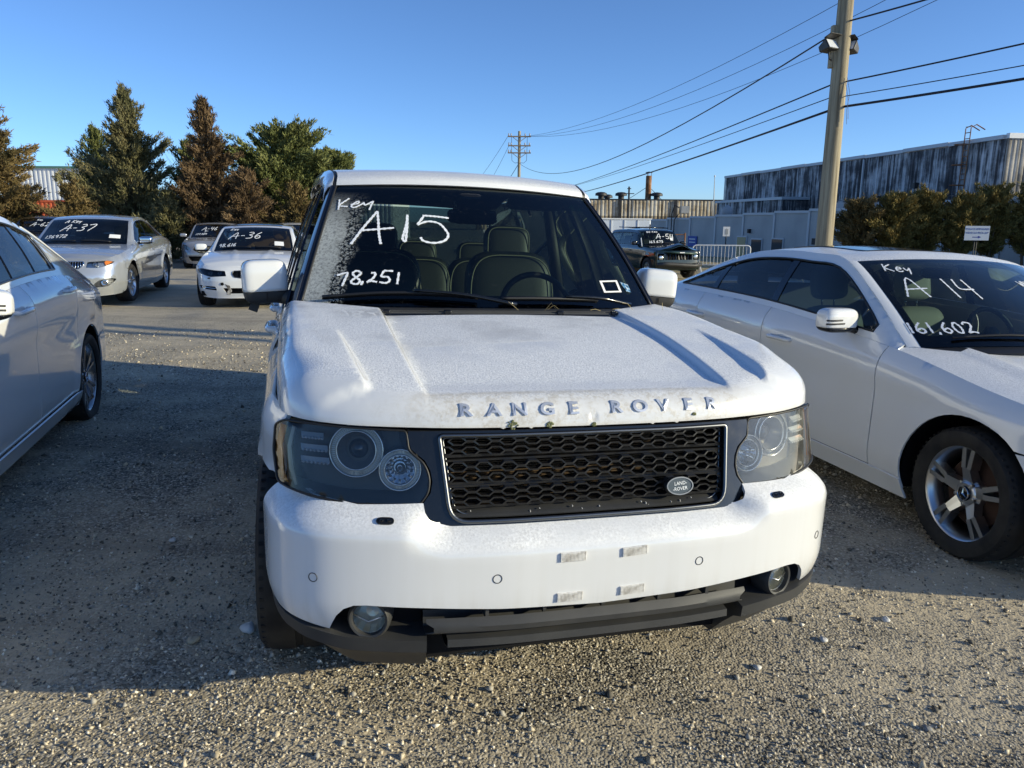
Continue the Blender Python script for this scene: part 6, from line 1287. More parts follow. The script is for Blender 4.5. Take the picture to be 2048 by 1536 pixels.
    def cabin(c, mat, seats=True):
        S = c.S; d0, d1, d2 = S['doors']; zf = c.lo+.12; zb = c.zty(d1)
        xs = np.linspace(-c.W*.80, c.W*.80, 24); y0 = c.yA+.10; G = np.stack([np.stack([xs, np.full(24, y0-.16)+.16*(xs/c.W)**2, np.full(24, zb-.08)], 1), np.stack([xs, np.full(24, y0+.22), zb-.075+.03*np.exp(-((xs-.37)/.2)**2)], 1), np.stack([xs, np.full(24, y0+.32), np.full(24, zb-.16)], 1), np.stack([xs, np.full(24, y0+.30), np.full(24, zf+.2)], 1)])
        grid('dashboard', G, M_dash, c.root, .008, ref=(0, y0+.5, .4))
        steering(c.root, (.36, y0+.46, zb-.10), M_leather, .18, .45)
        for x in (-.36, .36): seat(c.root, x, y0+.80, zf+.02, mat, True, .24, .24, .56)
        m = blob('rear_seat', (0, d1+.55, zf+.18), (c.W*.70, .30, .12), mat, c.root, .3); blob('rear_seat_back', (0, d1+.95, zf+.50), (c.W*.70, .10, .34), mat, c.root, .3, rot=Matrix.Rotation(-.25, 4, 'X'))
        for x in (-.36, .36): blob('rear_headrest', (x, d1+1.06, zf+.86), (.13, .05, .08), mat, c.root, .45)
        G = np.stack([c.row(c.yC-.06)-A([0, .02, .03]), c.row(c.yC-.5)*A([1, 1, 0])+A([0, 0, c.zty(c.yC-.4)-.02])]); grid('parcel_shelf', G, M_dash, c.root, .01, ref=(0, 3, 0))
        blob('rear_view_mirror', (0, S['yAt']+.02, np.interp(S['yAt'], c.ry, c.rz)-.06), (.12, .02, .035), M_gblack, c.root, .5)
    def wheels(c, style, rim, width=.24, steer=0., **k):
        for s_ in (-1, 1):
            for i, yc in enumerate(c.ax): wheel(c.root, (s_*(c.W-width/2-.012), yc, c.R), c.R, rim, width, s_, style, steer if i == 0 else 0., **k)
    def mirrors(c, y, z, w_=.11, mat=None, chrome=False, turn=True):
        for s_ in (-1, 1):
            mr = sub('door_mirror', c.root); x = s_*(c.W+.075)
            Rm = Matrix.Rotation(-s_*.12, 4, 'Z')
            blob('mirror_cap', (x, y, z), (w_, .065, .072), mat or c.paint, mr, .55, (-.55, 1), Rm, 32, 18, e2=.55); blob('mirror_shell', (x, y+.002, z-.001), (w_-.001, .064, .072), M_gblack, mr, .55, (-1, -.57), Rm, 32, 8, e2=.6)
            MB().tube(cr([(x-s_*.05, y+.01, z-.05), (x-s_*.12, y+.005, z-.055), (s_*(c.W-.085), y-.01, z-.075)], 4), .022, 8).build('mirror_arm', M_gblack, mr, smooth=True)
            if turn:
                for dz_, l0 in ((.006, .8), (-.014, .95)):
                    P = [Vector((x, y, z)) + (Rm @ Vector((s_*w_*t, -.064-.002*(1-abs(t)), dz_-.004*t))) for t in np.linspace(.98, .98-l0, 8)]; P = [p+Vector((0, .030*max(0, abs(t)-.6)**1.2*2, 0)) for p, t in zip(P, np.linspace(.98, .98-l0, 8))]
                    MB().tube(P, .005, 5).build('turn_signal', M_plastic, mr, smooth=True)
            blob('mirror_glass', (x, y+.056, z-.002), (w_*.85, .008, .056), M_chrome, mr, .4, rot=Rm)
    def lamp(c, poly, lensmat=None, bowl=None, eyes=(), ring=True, name='headlight'):
        """poly in (x, z) on the nose, right half; mirrored. returns the two roots"""
        out = []
        for s_ in (1, -1):
            H = sub(name, c.root); q = c.X_(A(poly)*A([s_, 1])); q[:, 0] = np.abs(q[:, 0])*s_; cc = q.mean(0)
            panel('lens', q, c.surf(.001), .05, lensmat or M_hlglass, H, thick=0., ref=c.ref, estep=.02); panel('lamp_bowl', q, c.surf(.045), .05, bowl or M_pebblelens, H, thick=.004, ref=c.ref, estep=.03)
            a, b = c.surf(.002)(densify(q, .03)), c.surf(.046)(densify(q, .03)); G = np.stack([a, b]); G = np.concatenate([G, G[:, :1]], 1); grid('lamp_rim', G, M_alud, H, .003, ref=c.ref)
            for ex, ez, er, mt in eyes:
                P = c.surf(.03)(c.X_(A([[s_*ex, ez]])))[0]; M = frame_M(P, (1, .3*s_, 0), (0, .2, 1)) @ Matrix.Rotation(-PI/2, 4, 'Y')
                MB().lathe([(er*.5, -.02), (er*.72, .004), (er*.9, .008), (er, -.002), (er, -.03)], 24, M).build('lamp_ring', M_chrome, H, smooth=True, sharp=30); MB().lathe([(.001, .012), (er*.4, .008), (er*.7, -.004)], 20, M).build('projector_eye', mt, H, smooth=True)
            out.append(H)
        return out
    def hole(c, poly, s_=1): q = c.X_(A(poly)*A([s_, 1])); q[:, 0] = np.abs(q[:, 0])*np.sign(A(poly)[:, 0]*s_+1e-9); return q
    def recess(c, name, poly, depth=.05, mat=None, parent=None):
        """dark pocket behind a hole; poly already in (s, z)"""
        q = densify(poly, .03); a, b = c.surf(.0)(q), c.surf(depth)(q); G = np.stack([a, b]); G = np.concatenate([G, G[:, :1]], 1); m = MB(); n = G.shape[1]; m.add(G.reshape(-1, 3), [(j, j+1, n+j+1, n+j) for j in range(n-1)])
        o = m.build(name, mat or M_dark, parent or c.root, smooth=True); panel(name+'_back', poly, c.surf(depth), .06, mat or M_dark, o, thick=.003, ref=c.ref); return o
    def pen(c, txt, x, t, h, w=.008, slant=.12, rot=0., sx=1.0):
        """chalk on the windshield: x across in metres, t height 0..1"""
        X = float(np.mean(c.rx[:6]))*.95; H = 0.72; f = lambda v: c.wf(np.stack([v[:, 0]/X, v[:, 1]/H], 1))
        return writing('marker_writing', glyph_strokes(txt, x, t*H, h, slant, rot, sx), f, w, M_ink, c.wind, .004)
    def paper(c, u0, u1, t0, t1): return panel('price_sheet', [(u0, t0), (u1, t0), (u1, t1), (u0, t1)], lambda v: c.wf(v)+A([0, -.004, .003]), .1, M_paper, c.wind, thick=.001, ref=c.ref)
def place(name, label, cat, T, yaw, group=None, roll=0.):
    o = thing(name, label, cat, T, yaw, group); o.rotation_mode = 'ZYX' if False else 'XYZ'
    o.matrix_world = Matrix.Translation(T) @ Matrix.Rotation(yaw, 4, 'Z') @ Matrix.Rotation(-roll, 4, 'Y'); return o
SED = dict(R=.33, ax=(.84, 3.71), L=4.87, W=.925, doors=(1.47, 2.60, 3.52))
# -------- white sedan on the right (A14)
c14 = place('sedan', 'white sedan with A14 and 161,602 chalked on its windshield, beside the big SUV', 'car', (3.28, 3.0, -.093), .268, None, GSLOPE)
S14 = dict(SED, paint=M_paint, lid=M_frost, sh=[('x', 0, .72), ('x', .5, .72), ('x', .75, .735), ('y', .45, .80), ('y', .84, .862), ('y', 1.47, .962), ('y', 2.6, 1.052), ('y', 3.65, 1.072), ('y', 4.2, 1.06), ('y', 4.6, 1.03), ('y', 4.8, .985), ('x', .4, .97)][:-1]+[('y', 4.868, .96)],
   rail=[(.80, 1.40, .955), (.742, 1.75, 1.195), (.685, 2.13, 1.405), (.660, 2.45, 1.432), (.652, 2.82, 1.438), (.655, 3.2, 1.408), (.672, 3.6, 1.312), (.71, 4.0, 1.175), (.75, 4.32, 1.075)], yAt=2.10, yCt=3.45, hz=.875, rh=3.62, crease=.80, round=.06, skirt=True, bow=(.28, .12), trim=M_seal,
   hoodbump=lambda x, y: .016*np.exp(-((np.abs(x)-.50-.06*(y-.5))/.035)**2)*sstep(.25, .6, y), crown=.05)
def merc_front(C, root, gp, lp, ip):
    C.body([C.hole(fillet(gp, .03)), C.hole(fillet(ip, .03))]+[C.hole(fillet(lp, .02), s) for s in (1, -1)])
    gr = C.recess('grille', C.hole(fillet(gp, .03)), .05); C.recess('lower_intake', C.hole(fillet(ip, .03)), .06); MB().tube(C.surf(-.004)(densify(C.hole(fillet(gp, .03)), .03)), .008, 5, closed=True).build('grille_trim', M_chrome, gr, smooth=True)
    for k in range(3):
        z = gp[0][1]+.035+k*(gp[2][1]-gp[0][1]-.05)/2.4; x = np.linspace(-abs(gp[0][0])*.97, abs(gp[0][0])*.97, 12); MB().tube(C.surf(.012)(np.stack([C.w.sx(x), np.full(12, z)], 1)), .009, 5).build('grille_bar', M_alud, gr, smooth=True)
    P = C.surf(-.002)(A([[0., (gp[0][1]+gp[2][1])/2]]))[0]; M = frame_M(P, (1, 0, 0), (0, .3, 1)) @ Matrix.Rotation(-PI/2, 4, 'Y'); m = MB()
    m.tube([M @ Vector((.004, .07*math.cos(q), .07*math.sin(q))) for q in np.linspace(0, 2*PI, 32, endpoint=False)], .006, 6, closed=True)
    for k in range(3): q = 2*PI*k/3; m.tube([M @ Vector((.004, 0, 0)), M @ Vector((.004, .068*math.cos(q), .068*math.sin(q)))], .006, 5, r2=.002)
    m.build('grille_emblem', M_chrome, gr, smooth=True); C.lamp(fillet(lp, .02), None, None, ((.60, (lp[0][1]+lp[3][1])/2, .042, M_pebblelens),))
C14 = Car(c14, S14); merc_front(C14, c14, [(-.34, .47), (.34, .47), (.42, .655), (-.42, .655)], [(.48, .58), (.70, .60), (.83, .69), (.62, .695), (.50, .66)], [(-.62, .25), (.62, .25), (.66, .36), (-.66, .36)]); C14.house([M_glass, M_glassf, M_glassf], M_windsed, (2.62, 3.44)); C14.cabin(M_cream); C14.wheels('twin', .238, .235, steer=-.06, rust=True, star=True); C14.mirrors(1.76, 1.07, .125)
for o in C14.doors['front_door'][:0]: pass
C14.pen('Key', -.60, .82, .075, .008, 0., -.16); C14.pen('A 14', -.60, .50, .165, .009, -.12, -.08); C14.pen('161,602', -.70, .13, .072, .009, -.08, -.03); C14.pen('WNXHF5H8B1', .22, .62, .05, .005, -.1, -.05)
# panoramic roof glass
G = np.stack([C14.row(y)[6:-6] for y in np.linspace(2.35, 3.1, 8)])+A([0, 0, .006]); grid('sunroof', G, M_glassblk, c14, .004, ref=(0, 2.7, .5))
fd = fillet([(4.02, .95), (4.22, .94), (4.20, .80), (4.04, .80)], .03); P = C14.surf(-.0015)(C14.S_(densify(fd, .03))); P[:, 0] *= -1; MB().tube(P, .0025, 4, closed=True).build('fuel_flap', M_seal, c14)
# -------- white sedan cut by the left edge
cl = place('sedan', 'white coupe-roofed sedan cut off by the left edge, its rear door in shade', 'car', (-2.955, 1.68, .098), .277, None, GSLOPE)
SL = dict(SED, ax=(.84, 3.775), L=4.86, W=.92, doors=(1.42, 2.53, 3.45), paint=M_paint, lid=M_frost, sh=[('x', 0, .76), ('x', .5, .76), ('x', .75, .78), ('y', .45, .86), ('y', .84, .93), ('y', 1.42, 1.03), ('y', 2.5, 1.10), ('y', 3.3, 1.105), ('y', 3.8, 1.06), ('y', 4.2, 1.0), ('y', 4.6, .95), ('y', 4.8, .92), ('y', 4.858, .90)],
   rail=[(.80, 1.36, 1.02), (.74, 1.75, 1.27), (.68, 2.12, 1.455), (.655, 2.5, 1.50), (.65, 2.95, 1.485), (.655, 3.45, 1.385), (.68, 3.9, 1.24), (.72, 4.25, 1.10), (.75, 4.45, 1.0)], yAt=2.08, yCt=3.35, hz=.985, rh=3.37, crease=.82, round=.07, skirt=True, trim=M_alud, handlemat=M_paint, dloy=(1.5, 3.34), dlo=(.042, .05))
CL = Car(cl, SL); merc_front(CL, cl, [(-.34, .49), (.34, .49), (.42, .69), (-.42, .69)], [(.48, .60), (.70, .62), (.83, .73), (.62, .735), (.50, .69)], [(-.62, .25), (.62, .25), (.66, .36), (-.66, .36)]); CL.house([M_glassf, M_glassf, M_glassf], M_windsed, (2.56, 2.98)); CL.cabin(M_leather); CL.wheels('star', .252, .25, star=True); CL.mirrors(1.55, 1.10, .125)
# ------------------------------------------------------------------ cars further back
def zat(x, y): return float(gh(x, y))
# silver sedan with waterfall grille (A-37)
T = (-7.64, 12.94); c37 = place('sedan', 'silver sedan with chrome waterfall grille and A-37 chalked on the glass', 'car', (*T, zat(*T)), .22)
S37 = dict(L=5.16, W=.955, ax=(.99, 3.86), R=.345, doors=(1.66, 2.75, 3.68), paint=M_silver, lid=M_silver, nose=1.2, sh=[('x', 0, .80), ('x', .5, .80), ('x', .78, .81), ('y', .5, .86), ('y', .99, .93), ('y', 1.66, 1.00), ('y', 2.75, 1.05), ('y', 3.7, 1.08), ('y', 4.4, 1.07), ('y', 4.9, 1.04), ('y', 5.155, .98)],
  rail=[(.82, 1.55, .99), (.76, 1.95, 1.24), (.70, 2.30, 1.445), (.675, 2.7, 1.50), (.67, 3.2, 1.50), (.68, 3.65, 1.42), (.71, 4.1, 1.25), (.75, 4.45, 1.09)], yAt=2.27, yCt=3.6, hz=.88, crease=.74, crown=.06, bow=(.3, .12), trim=M_chrome, lampback=.62)
C = Car(c37, S37); hg = [(.06, .615), (.34, .645), (.43, .72), (.42, .765), (.05, .765)]; hlp = [(.45, .665), (.62, .655), (.80, .70), (.87, .755), (.80, .775), (.48, .755)]; fg = [(.46, .32), (.74, .34), (.86, .46), (.80, .48), (.62, .45)]
C.body([C.hole(p, s) for p in (fillet(hg, .02), fillet(hlp, .015), fillet(fg, .03)) for s in (1, -1)]+[C.hole([(-.42, .30), (.42, .30), (.42, .42), (-.42, .42)])])
C.recess('lower_intake', C.hole([(-.42, .30), (.42, .30), (.42, .42), (-.42, .42)]), .06)
for s_ in (1, -1):
    q = C.hole(fillet(hg, .02), s_); gr = C.recess('grille', q, .05)
    P = C.surf(-.004)(densify(q, .03)); MB().tube(P, .008, 5, closed=True).build('grille_trim', M_chrome, gr, smooth=True)
    for k in range(9):
        x = .075+k*.042; zz = np.interp(x, [.05, .06, .34, .43], [.615, .615, .645, .72]); a, b = C.surf(.008)(C.X_([(s_*x, zz+.005), (s_*x, .762)])); MB().tube([a, (a+b)/2+A([0, -.004, 0]), b], .010, 5).build('grille_bar', M_chrome, gr, smooth=True)
    f = C.recess('fog_pocket', C.hole(fillet(fg, .03), s_), .05, M_alud); Pc = C.surf(.015)(C.X_([(s_*.70, .405)]))[0]; M = frame_M(Pc, (1, .3*s_, 0), (0, 0, 1)) @ Matrix.Rotation(-PI/2, 4, 'Y'); MB().lathe([(.001, -.01), (.03, -.01), (.045, .005), (.055, .0), (.055, -.03)], 20, M).build('fog_lamp', M_chrome, f, smooth=True, sharp=30)
for H, s_ in zip(C.lamp(fillet(hlp, .015), M_hlglass, M_pebblelens, ((.60, .70, .05, M_pebblelens),)), (1, -1)):
    panel('turn_signal', C.hole([(.76, .70), (.855, .75), (.80, .77), (.75, .755)], s_), C.surf(.012), .05, M_amber, H, thick=.004, ref=C.ref)
C.house([M_glass, M_glass, M_tint], M_windsed, (2.78, 3.66)); C.cabin(M_leather); C.wheels('multi', .245, .25, steer=-.08); C.mirrors(1.86, 1.08, .12, M_chrome, turn=False)
C.pen('A Key', -.42, .80, .085, .012, .25); C.pen('A-37', -.42, .47, .19, .015, .3); C.pen('136972', -.62, .20, .085, .013, .15, 0, 1.15); C.paper(.58, .80, .22, .36)
# white compact sedan with kidney grille (A-36)
T = (-4.55, 13.2); c36 = place('sedan', 'white sedan with twin kidney grille, dented bumper and A-36 on the windshield', 'car', (*T, zat(*T)), .20)
S36 = dict(L=4.53, W=.905, ax=(.76, 3.52), R=.33, doors=(1.36, 2.42, 3.30), paint=M_paint, lid=M_paint, nose=1.15, sh=[('x', 0, .70), ('x', .5, .71), ('x', .75, .735), ('y', .5, .80), ('y', .76, .85), ('y', 1.36, .92), ('y', 2.4, .965), ('y', 3.3, .99), ('y', 3.9, .99), ('y', 4.3, .965), ('y', 4.525, .92)],
  rail=[(.76, 1.30, .92), (.70, 1.66, 1.16), (.635, 2.0, 1.335), (.61, 2.4, 1.38), (.605, 2.85, 1.375), (.62, 3.2, 1.32), (.66, 3.55, 1.18), (.70, 3.86, 1.01)], yAt=1.97, yCt=3.16, hz=.82, crease=.68, crown=.055, lampback=.55, hoodbump=lambda x, y: .014*np.exp(-((np.abs(x)-.20-.10*y)/.03)**2)*sstep(.25, .6, y))
C = Car(c36, S36); kd = [(.03, .545), (.07, .53), (.20, .545), (.235, .60), (.22, .645), (.06, .65), (.03, .62)]; hlp = [(.33, .56), (.60, .545), (.80, .60), (.86, .665), (.80, .685), (.55, .655), (.36, .645)]; it = [(-.34, .26), (.34, .26), (.40, .36), (-.40, .36)]; fg = [(.50, .315), (.80, .345), (.82, .40), (.52, .385)]
C.body([C.hole(fillet(p, .02), s) for p in (kd, hlp, fg) for s in (1, -1)]+[C.hole(fillet(it, .03))])
C.recess('lower_intake', C.hole(fillet(it, .03)), .08)
for s_ in (1, -1):
    q = C.hole(fillet(kd, .02), s_); gr = C.recess('kidney_grille', q, .05); MB().tube(C.surf(-.004)(densify(q, .02)), .008, 5, closed=True).build('grille_trim', M_alud if s_ < 0 else M_chrome, gr, smooth=True)
    for k in range(8): x = .052+k*.023; a, b = C.surf(.006)(C.X_([(s_*x, .542), (s_*x, .640)])); MB().tube([a, b], .004, 4).build('grille_bar', M_gblack, gr)
    f = C.recess('fog_pocket', C.hole(fillet(fg, .02), s_), .04); Pc = C.surf(.012)(C.X_([(s_*.74, .365)]))[0]; M = frame_M(Pc, (1, .3*s_, 0), (0, 0, 1)) @ Matrix.Rotation(-PI/2, 4, 'Y'); MB().lathe([(.001, .002), (.025, .0), (.034, .003), (.036, -.02)], 18, M).build('fog_lamp', M_chrome, f, smooth=True); a = C.surf(.004)(C.X_([(s_*.52, .352), (s_*.62, .358), (s_*.70, .365)])); MB().tube(a, .006, 5).build('fog_trim', M_alu, f)
    P = C.surf(-.002)(C.X_([(s_*.62, .525)]))[0]; blob('washer_jet', tuple(P), (.025, .006, .012), M_seal, c36, .5)
C.lamp(fillet(hlp, .02), glass('smoked_lens', (.30, .31, .33)), pmat('smoked_bowl', (.10, .10, .11), .25, .5), ((.45, .605, .042, M_pebblelens), (.62, .605, .045, M_pebblelens)))
# bumper damage: tow-eye hole and scuffed dent
P = C.surf(-.002)(C.X_([(-.40, .43)]))[0]; blob('tow_eye_hole', tuple(P), (.030, .004, .026), M_dark, c36, .9)
M_scuff = pmat('scuffed_primer', (.42, .40, .36), .8, fn=lambda nt, b, L: L(ramp(nt, noise(nt, coords(nt), 24, 5, .7), [(.40, (.05, .045, .04)), (.5, (.40, .37, .32)), (.6, (.72, .70, .66))]), b.inputs['Base Color']))
panel('scuff_patch', C.hole([(-.36, .43), (-.28, .40), (-.25, .31), (-.29, .24), (-.35, .25), (-.31, .34)]), C.surf(-.003), .05, M_scuff, c36, thick=.002, ref=C.ref)
C.house([M_glass, M_glass], M_windsed, (2.44,)); C.cabin(M_tan); C.wheels('multi', .232, .235); C.mirrors(1.56, .99, .105, turn=False)
G = np.stack([C.row(y)[4:-4] for y in np.linspace(2.08, 2.9, 8)])+A([0, 0, .012]); grid('sunroof', G, pmat('sunroof_glass', (.02, .03, .06), .08), c36, .006, ref=(0, 2.4, .5))
C.pen('Key', -.50, .82, .075, .012, .2); C.pen('A-36', -.48, .42, .20, .015, .25); C.pen('98,616', -.60, .12, .085, .012, .15); C.paper(.50, .72, .16, .32)
# grey sedan with its grille smashed out
T = (-9.85, 25.2); c40 = place('sedan', 'dark grey sedan with its front bumper grille smashed open under the cedars', 'car', (*T, zat(*T)), .24)
S40 = dict(L=4.82, W=.915, ax=(.92, 3.72), R=.33, doors=(1.55, 2.6, 3.5), paint=M_greyp, lid=M_greyp, nose=1.3, sh=[('x', 0, .78), ('x', .5, .79), ('x', .78, .82), ('y', .5, .87), ('y', .92, .92), ('y', 1.55, .98), ('y', 2.6, 1.03), ('y', 3.6, 1.06), ('y', 4.3, 1.06), ('y', 4.815, 1.0)],
  rail=[(.78, 1.38, .96), (.72, 1.8, 1.21), (.66, 2.15, 1.40), (.64, 2.6, 1.44), (.64, 3.1, 1.42), (.66, 3.5, 1.32), (.70, 4.0, 1.16), (.74, 4.3, 1.07)], yAt=2.12, yCt=3.4, crease=.72, lampback=.6)
C = Car(c40, S40); gp = [(-.46, .74), (-.50, .62), (-.30, .52), (.0, .50), (.30, .52), (.50, .62), (.46, .74)]; lp = [(.56, .60), (.72, .61), (.84, .74), (.86, .79), (.74, .76), (.60, .68)]; lo_ = [(-.60, .26), (.60, .26), (.66, .42), (-.66, .42)]
C.body([C.hole(fillet(gp, .03)), C.hole(fillet(lo_, .04))]+[C.hole(fillet(lp, .02), s) for s in (1, -1)]); C.recess('grille_opening', C.hole(fillet(gp, .03)), .12); C.recess('lower_intake', C.hole(fillet(lo_, .04)), .08)
M_debris = pmat('torn_radiator', (.25, .24, .20), .7, .2, fn=lambda nt, b, L: L(ramp(nt, noise(nt, coords(nt), 16, 5, .75), [(.40, (.02, .02, .018)), (.52, (.18, .17, .13)), (.66, (.50, .48, .42))]), b.inputs['Base Color']))
panel('exposed_radiator', C.hole([(-.40, .70), (-.42, .58), (-.2, .53), (.2, .53), (.42, .58), (.40, .70)]), C.surf(.06), .05, M_debris, c40, thick=.004, ref=C.ref)
MB().tube(C.surf(-.01)(C.X_([(-.46, .745), (-.2, .752), (.1, .745), (.46, .75)])), .012, 5).build('torn_trim', M_alu, c40, smooth=True)
MB().tube([(.40, -.02, .55), (.52, -.06, .70), (.50, -.02, .86)], .035, 6).build('bent_bracket', M_alu, c40, smooth=True)
C.lamp(fillet(lp, .02), M_hlhazy, M_pebblelens); C.house([M_glass, M_glass, M_tint], M_windsed, (2.62, 3.5)); C.cabin(M_leather); C.wheels('multi', .235, .225); C.mirrors(1.62, 1.05, .11, turn=False)
C.pen('A-46', -.40, .50, .17, .014, .3); C.pen('5-', -.30, .36, .10, .012, .3); C.pen('177,004', -.55, .16, .08, .012, .15)
# dark wagon-like car at far left (A-62)
T = (-15.45, 24.6); c62 = place('hatchback', 'black hatchback with A-62 chalked on its windshield behind the silver sedan', 'car', (*T, zat(*T)), .24)
S62 = dict(L=4.55, W=.92, ax=(.92, 3.62), R=.35, doors=(1.5, 2.5, 3.4), paint=M_blackp, lid=M_blackp, sh=[('x', 0, .88), ('x', .5, .89), ('x', .78, .90), ('y', .5, .95), ('y', .92, 1.0), ('y', 1.5, 1.08), ('y', 2.5, 1.13), ('y', 3.5, 1.16), ('y', 4.2, 1.16), ('y', 4.545, 1.1)],
  rail=[(.80, 1.36, 1.07), (.74, 1.75, 1.34), (.69, 2.08, 1.55), (.67, 2.5, 1.61), (.67, 3.1, 1.61), (.68, 3.7, 1.56), (.72, 4.1, 1.36), (.76, 4.32, 1.17)], yAt=2.05, yCt=3.8, lampback=.55, handlemat=M_blackp)
C = Car(c62, S62); lp = [(.50, .70), (.74, .70), (.84, .82), (.80, .86), (.55, .82)]; C.body([C.hole(fillet(lp, .02), s) for s in (1, -1)]); C.lamp(fillet(lp, .02)); C.house([M_tint, M_tint, M_tint], M_windsed, (2.52, 3.45)); C.cabin(M_leather); C.wheels('multi', .24, .235); C.mirrors(1.6, 1.15, .11, turn=False)
C.pen('Key', -.10, .80, .08, .012, .2); C.pen('A-62', -.25, .42, .19, .015, .3); C.paper(.78, .9, .55, .62)
# black sedan between silver and grey ones, and a white one behind the kidney-grille car
T = (-12.85, 24.2); cb = place('sedan', 'black sedan mostly hidden behind the silver A-37 car', 'car', (*T, zat(*T)), .24)
SB = dict(S40, paint=M_blackp, lid=M_blackp, handlemat=M_blackp); C = Car(cb, SB); lp = [(.56, .60), (.72, .61), (.84, .74), (.86, .79), (.74, .76), (.60, .68)]; C.body([C.hole(fillet(lp, .02), s) for s in (1, -1)]); C.lamp(fillet(lp, .02)); C.house([M_tint, M_tint, M_tint], M_windsed, (2.62, 3.5)); C.cabin(M_leather); C.wheels('multi', .235, .225); C.mirrors(1.62, 1.05, .11, turn=False)
T = (-7.0, 25.0); cw2 = place('hatchback', 'white car with dark windshield peeking out behind the SUV door pillar', 'car', (*T, zat(*T)), .24)
SW = dict(S62, paint=M_paint, lid=M_paint, handlemat=M_paint, rail=[(.80, 1.36, 1.04), (.74, 1.75, 1.25), (.69, 2.08, 1.40), (.67, 2.5, 1.45), (.67, 3.1, 1.45), (.68, 3.7, 1.40), (.72, 4.1, 1.27), (.76, 4.32, 1.17)]); C = Car(cw2, SW); lp = [(.50, .70), (.74, .70), (.84, .82), (.80, .86), (.55, .82)]; C.body([C.hole(fillet(lp, .02), s) for s in (1, -1)]); C.lamp(fillet(lp, .02)); C.house([M_tint, M_tint, M_tint], M_windsed, (2.52, 3.45)); C.cabin(M_leather); C.wheels('multi', .24, .235); C.mirrors(1.6, 1.15, .11, turn=False)
# wrecked dark green jeep (A-54)
T = (5.55, 26.0); cj = place('jeep', 'wrecked dark green jeep with a buckled hood and A-54 on its windshield', 'car', (*T, zat(*T)), .30)
def crumple(G):
    x, y = G[:, :, 0], G[:, :, 1]; f = 1-sstep(.15, 1.15, y); G[:, :, 2] += f*(.17*np.exp(-((x-.05)/.42)**2)-.03)+.02*np.sin(x*9)*f; G[:, :, 1] += f*.10*np.exp(-(x/.5)**2)*0; return G
SJ = dict(L=4.2, W=.86, ax=(.70, 3.28), R=.36, low=.34, doors=(1.32, 2.18, 2.98), paint=M_greenp, lid=M_greenp, nose=.25, rake=.05, rrake=.05, round=.03, sh=[('x', 0, .96), ('x', .5, .97), ('x', .78, .98), ('y', .3, 1.0), ('y', .70, 1.04), ('y', 1.32, 1.07), ('y', 2.2, 1.08), ('y', 3.2, 1.08), ('y', 4.0, 1.08), ('y', 4.19, 1.06)],
  rail=[(.74, 1.26, 1.07), (.70, 1.48, 1.33), (.66, 1.70, 1.565), (.645, 2.1, 1.61), (.64, 2.8, 1.62), (.65, 3.6, 1.60), (.67, 3.88, 1.53), (.72, 4.05, 1.25), (.75, 4.12, 1.09)], yAt=1.68, yCt=3.8, crease=.80, crown=.04, bow=(.10, .04), lampback=.22, handlemat=M_gblack, hoodwarp=crumple, dlo=(.03, .09), trunk=False)
C = Car(cj, SJ); gp = [(-.50, .66), (.50, .66), (.50, .86), (-.50, .86)]; hl_ = [(.54, .66), (.76, .66), (.76, .86), (.54, .86)]
C.body([C.hole(fillet(gp, .02))]+[C.hole(fillet(hl_, .02), s) for s in (1, -1)]); gr = C.recess('grille', C.hole(fillet(gp, .02)), .06)
for k in range(9): x = -.45+k*.1125; a, b = C.surf(.0)(A([[float(C.w.sx(x)), .665], [float(C.w.sx(x)), .855]])); MB().tube([a, b+A([.03*math.sin(k), .02, 0])], .018, 5).build('grille_bar', M_gblack, gr)
for s_ in (1, -1):
    o = C.recess('headlight_bucket', C.hole(fillet(hl_, .02), s_), .10); Pc = C.surf(.03)(C.X_([(s_*.65, .73 if s_ < 0 else .76)]))[0]; blob('headlight', tuple(Pc), (.085, .05, .07), M_hlhazy if False else M_pebblelens, o, .6)
m = MB().tube([(-.80, -.02, .50), (-.5, -.10, .53), (.0, -.10, .50), (.5, -.12, .47), (.82, -.02, .50)], .07, 8); m.build('front_bumper_beam', M_plastic, cj, smooth=True)
MB().tube([(-.5, -.06, .93), (-.1, -.10, .90), (.3, -.08, .88), (.62, -.05, .86)], .035, 6).build('bent_header_panel', pmat('faded_green', (.035, .075, .065), .45), cj, smooth=True)
MB().box((-.06, -.145, .89), (.12, -.13, .92)).build('header_badge', M_white, cj)
C.house([M_glass, M_glass, M_glass], M_windsed, (2.16, 3.0), M_glass); C.cabin(M_leather); C.wheels('plain', .21, .23); C.mirrors(1.5, 1.17, .10, M_gblack, turn=False)
for s_ in (-1, 1): MB().tube([(s_*.55, 1.9, 1.68), (s_*.55, 3.6, 1.70)], .018, 6).build('roof_rail', M_gblack, cj, smooth=True)
for y in (2.2, 3.2): MB().tube([(-.55, y, 1.695), (.55, y, 1.695)], .016, 6).build('roof_crossbar', M_gblack, cj, smooth=True)
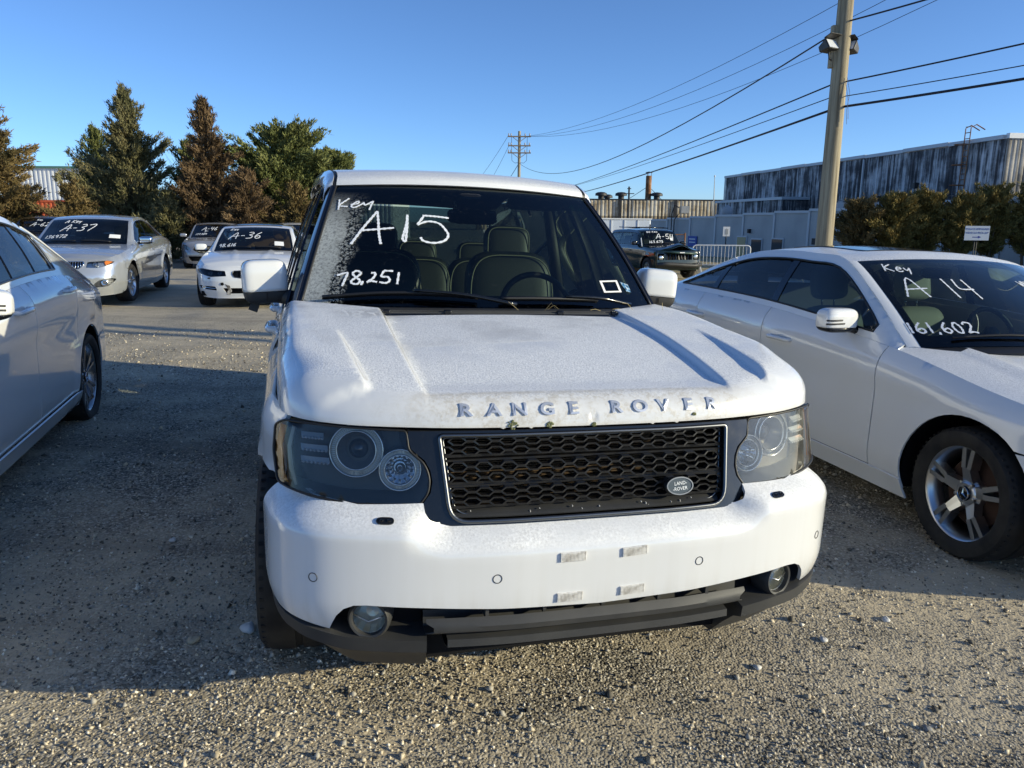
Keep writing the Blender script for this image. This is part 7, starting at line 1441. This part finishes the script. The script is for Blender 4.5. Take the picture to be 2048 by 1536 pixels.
MB().tube([(.2, 2.6, 1.66), (.22, 2.62, 1.80)], .03, 6).build('roof_aerial', M_gblack, cj)
P = [(-.765, 1.24, 1.05), (-.70, 1.48, 1.34)]; MB().tube(P, .018, 5).build('pillar_edge', M_white, cj)
C.pen('No Key'.replace('o', '0').replace('N', 'N'), -.45, .82, .10, .016, .1); C.pen('A-54', -.18, .40, .24, .020, .2); C.pen('163,673', -.45, .12, .11, .018, .1); C.paper(.52, .68, .30, .50)
# pale box trailer behind the jeep, yellow steel wheels leaning by the fence
tr = thing('box_trailer', 'pale blue-white box trailer behind the wrecked jeep', 'trailer', (3.2, 35, zat(3.2, 35)), .1); M_tr = pmat('pale_trailer_paint', (.55, .60, .68), .5)
bbox('trailer_body', (0, 0, .55), (3.0, 5.0, 2.05-.35), M_tr, tr, bevel=.05); bbox('trailer_roof', (-.03, -.03, 1.702), (3.03, 5.03, 1.76), M_white, tr)
for x in (.6, 1.2, 1.8, 2.4): bbox('side_rib', (x-.02, -.03, .6), (x+.02, -.004, 1.68), M_white, tr)
for x in (.25, 2.75): w_ = wheel(tr, (x, 2.6, .33), .33, .2, .2, 1 if x > 1 else -1, 'steel')
M_yel = pmat('yellow_steel', (.62, .40, .06), .5)
for k, (x, y, r_, lb) in enumerate(((4.75, 29.2, .34, 'yellow steel wheel rim standing left of the wrecked jeep'), (6.9, 30.6, .30, 'yellow steel wheel rim standing right of the wrecked jeep'))):
    o = MB().lathe([(r_*.45, -.10), (r_*.9, -.12), (r_, -.16), (r_*1.06, -.16), (r_*1.06, .16), (r_, .16), (r_*.9, .10), (r_*.45, .06)], 28, Matrix.Rotation(1.25, 4, 'Z')).build('wheel_rim', M_yel, None, smooth=True, sharp=35); o.location = (x, y, zat(x, y)+r_*1.06+(.35 if k == 0 else .25)); tag(o, lb, 'wheel rim')
    s = MB().box((-.25, -.25, 0), (.25, .25, .345 if k == 0 else .245)).build('timber_block', M_arm, None, bevel=.01); s.location = (x, y, zat(x, y)); tag(s, 'timber block under the yellow rim '+('left' if k == 0 else 'right')+' of the jeep', 'timber block')
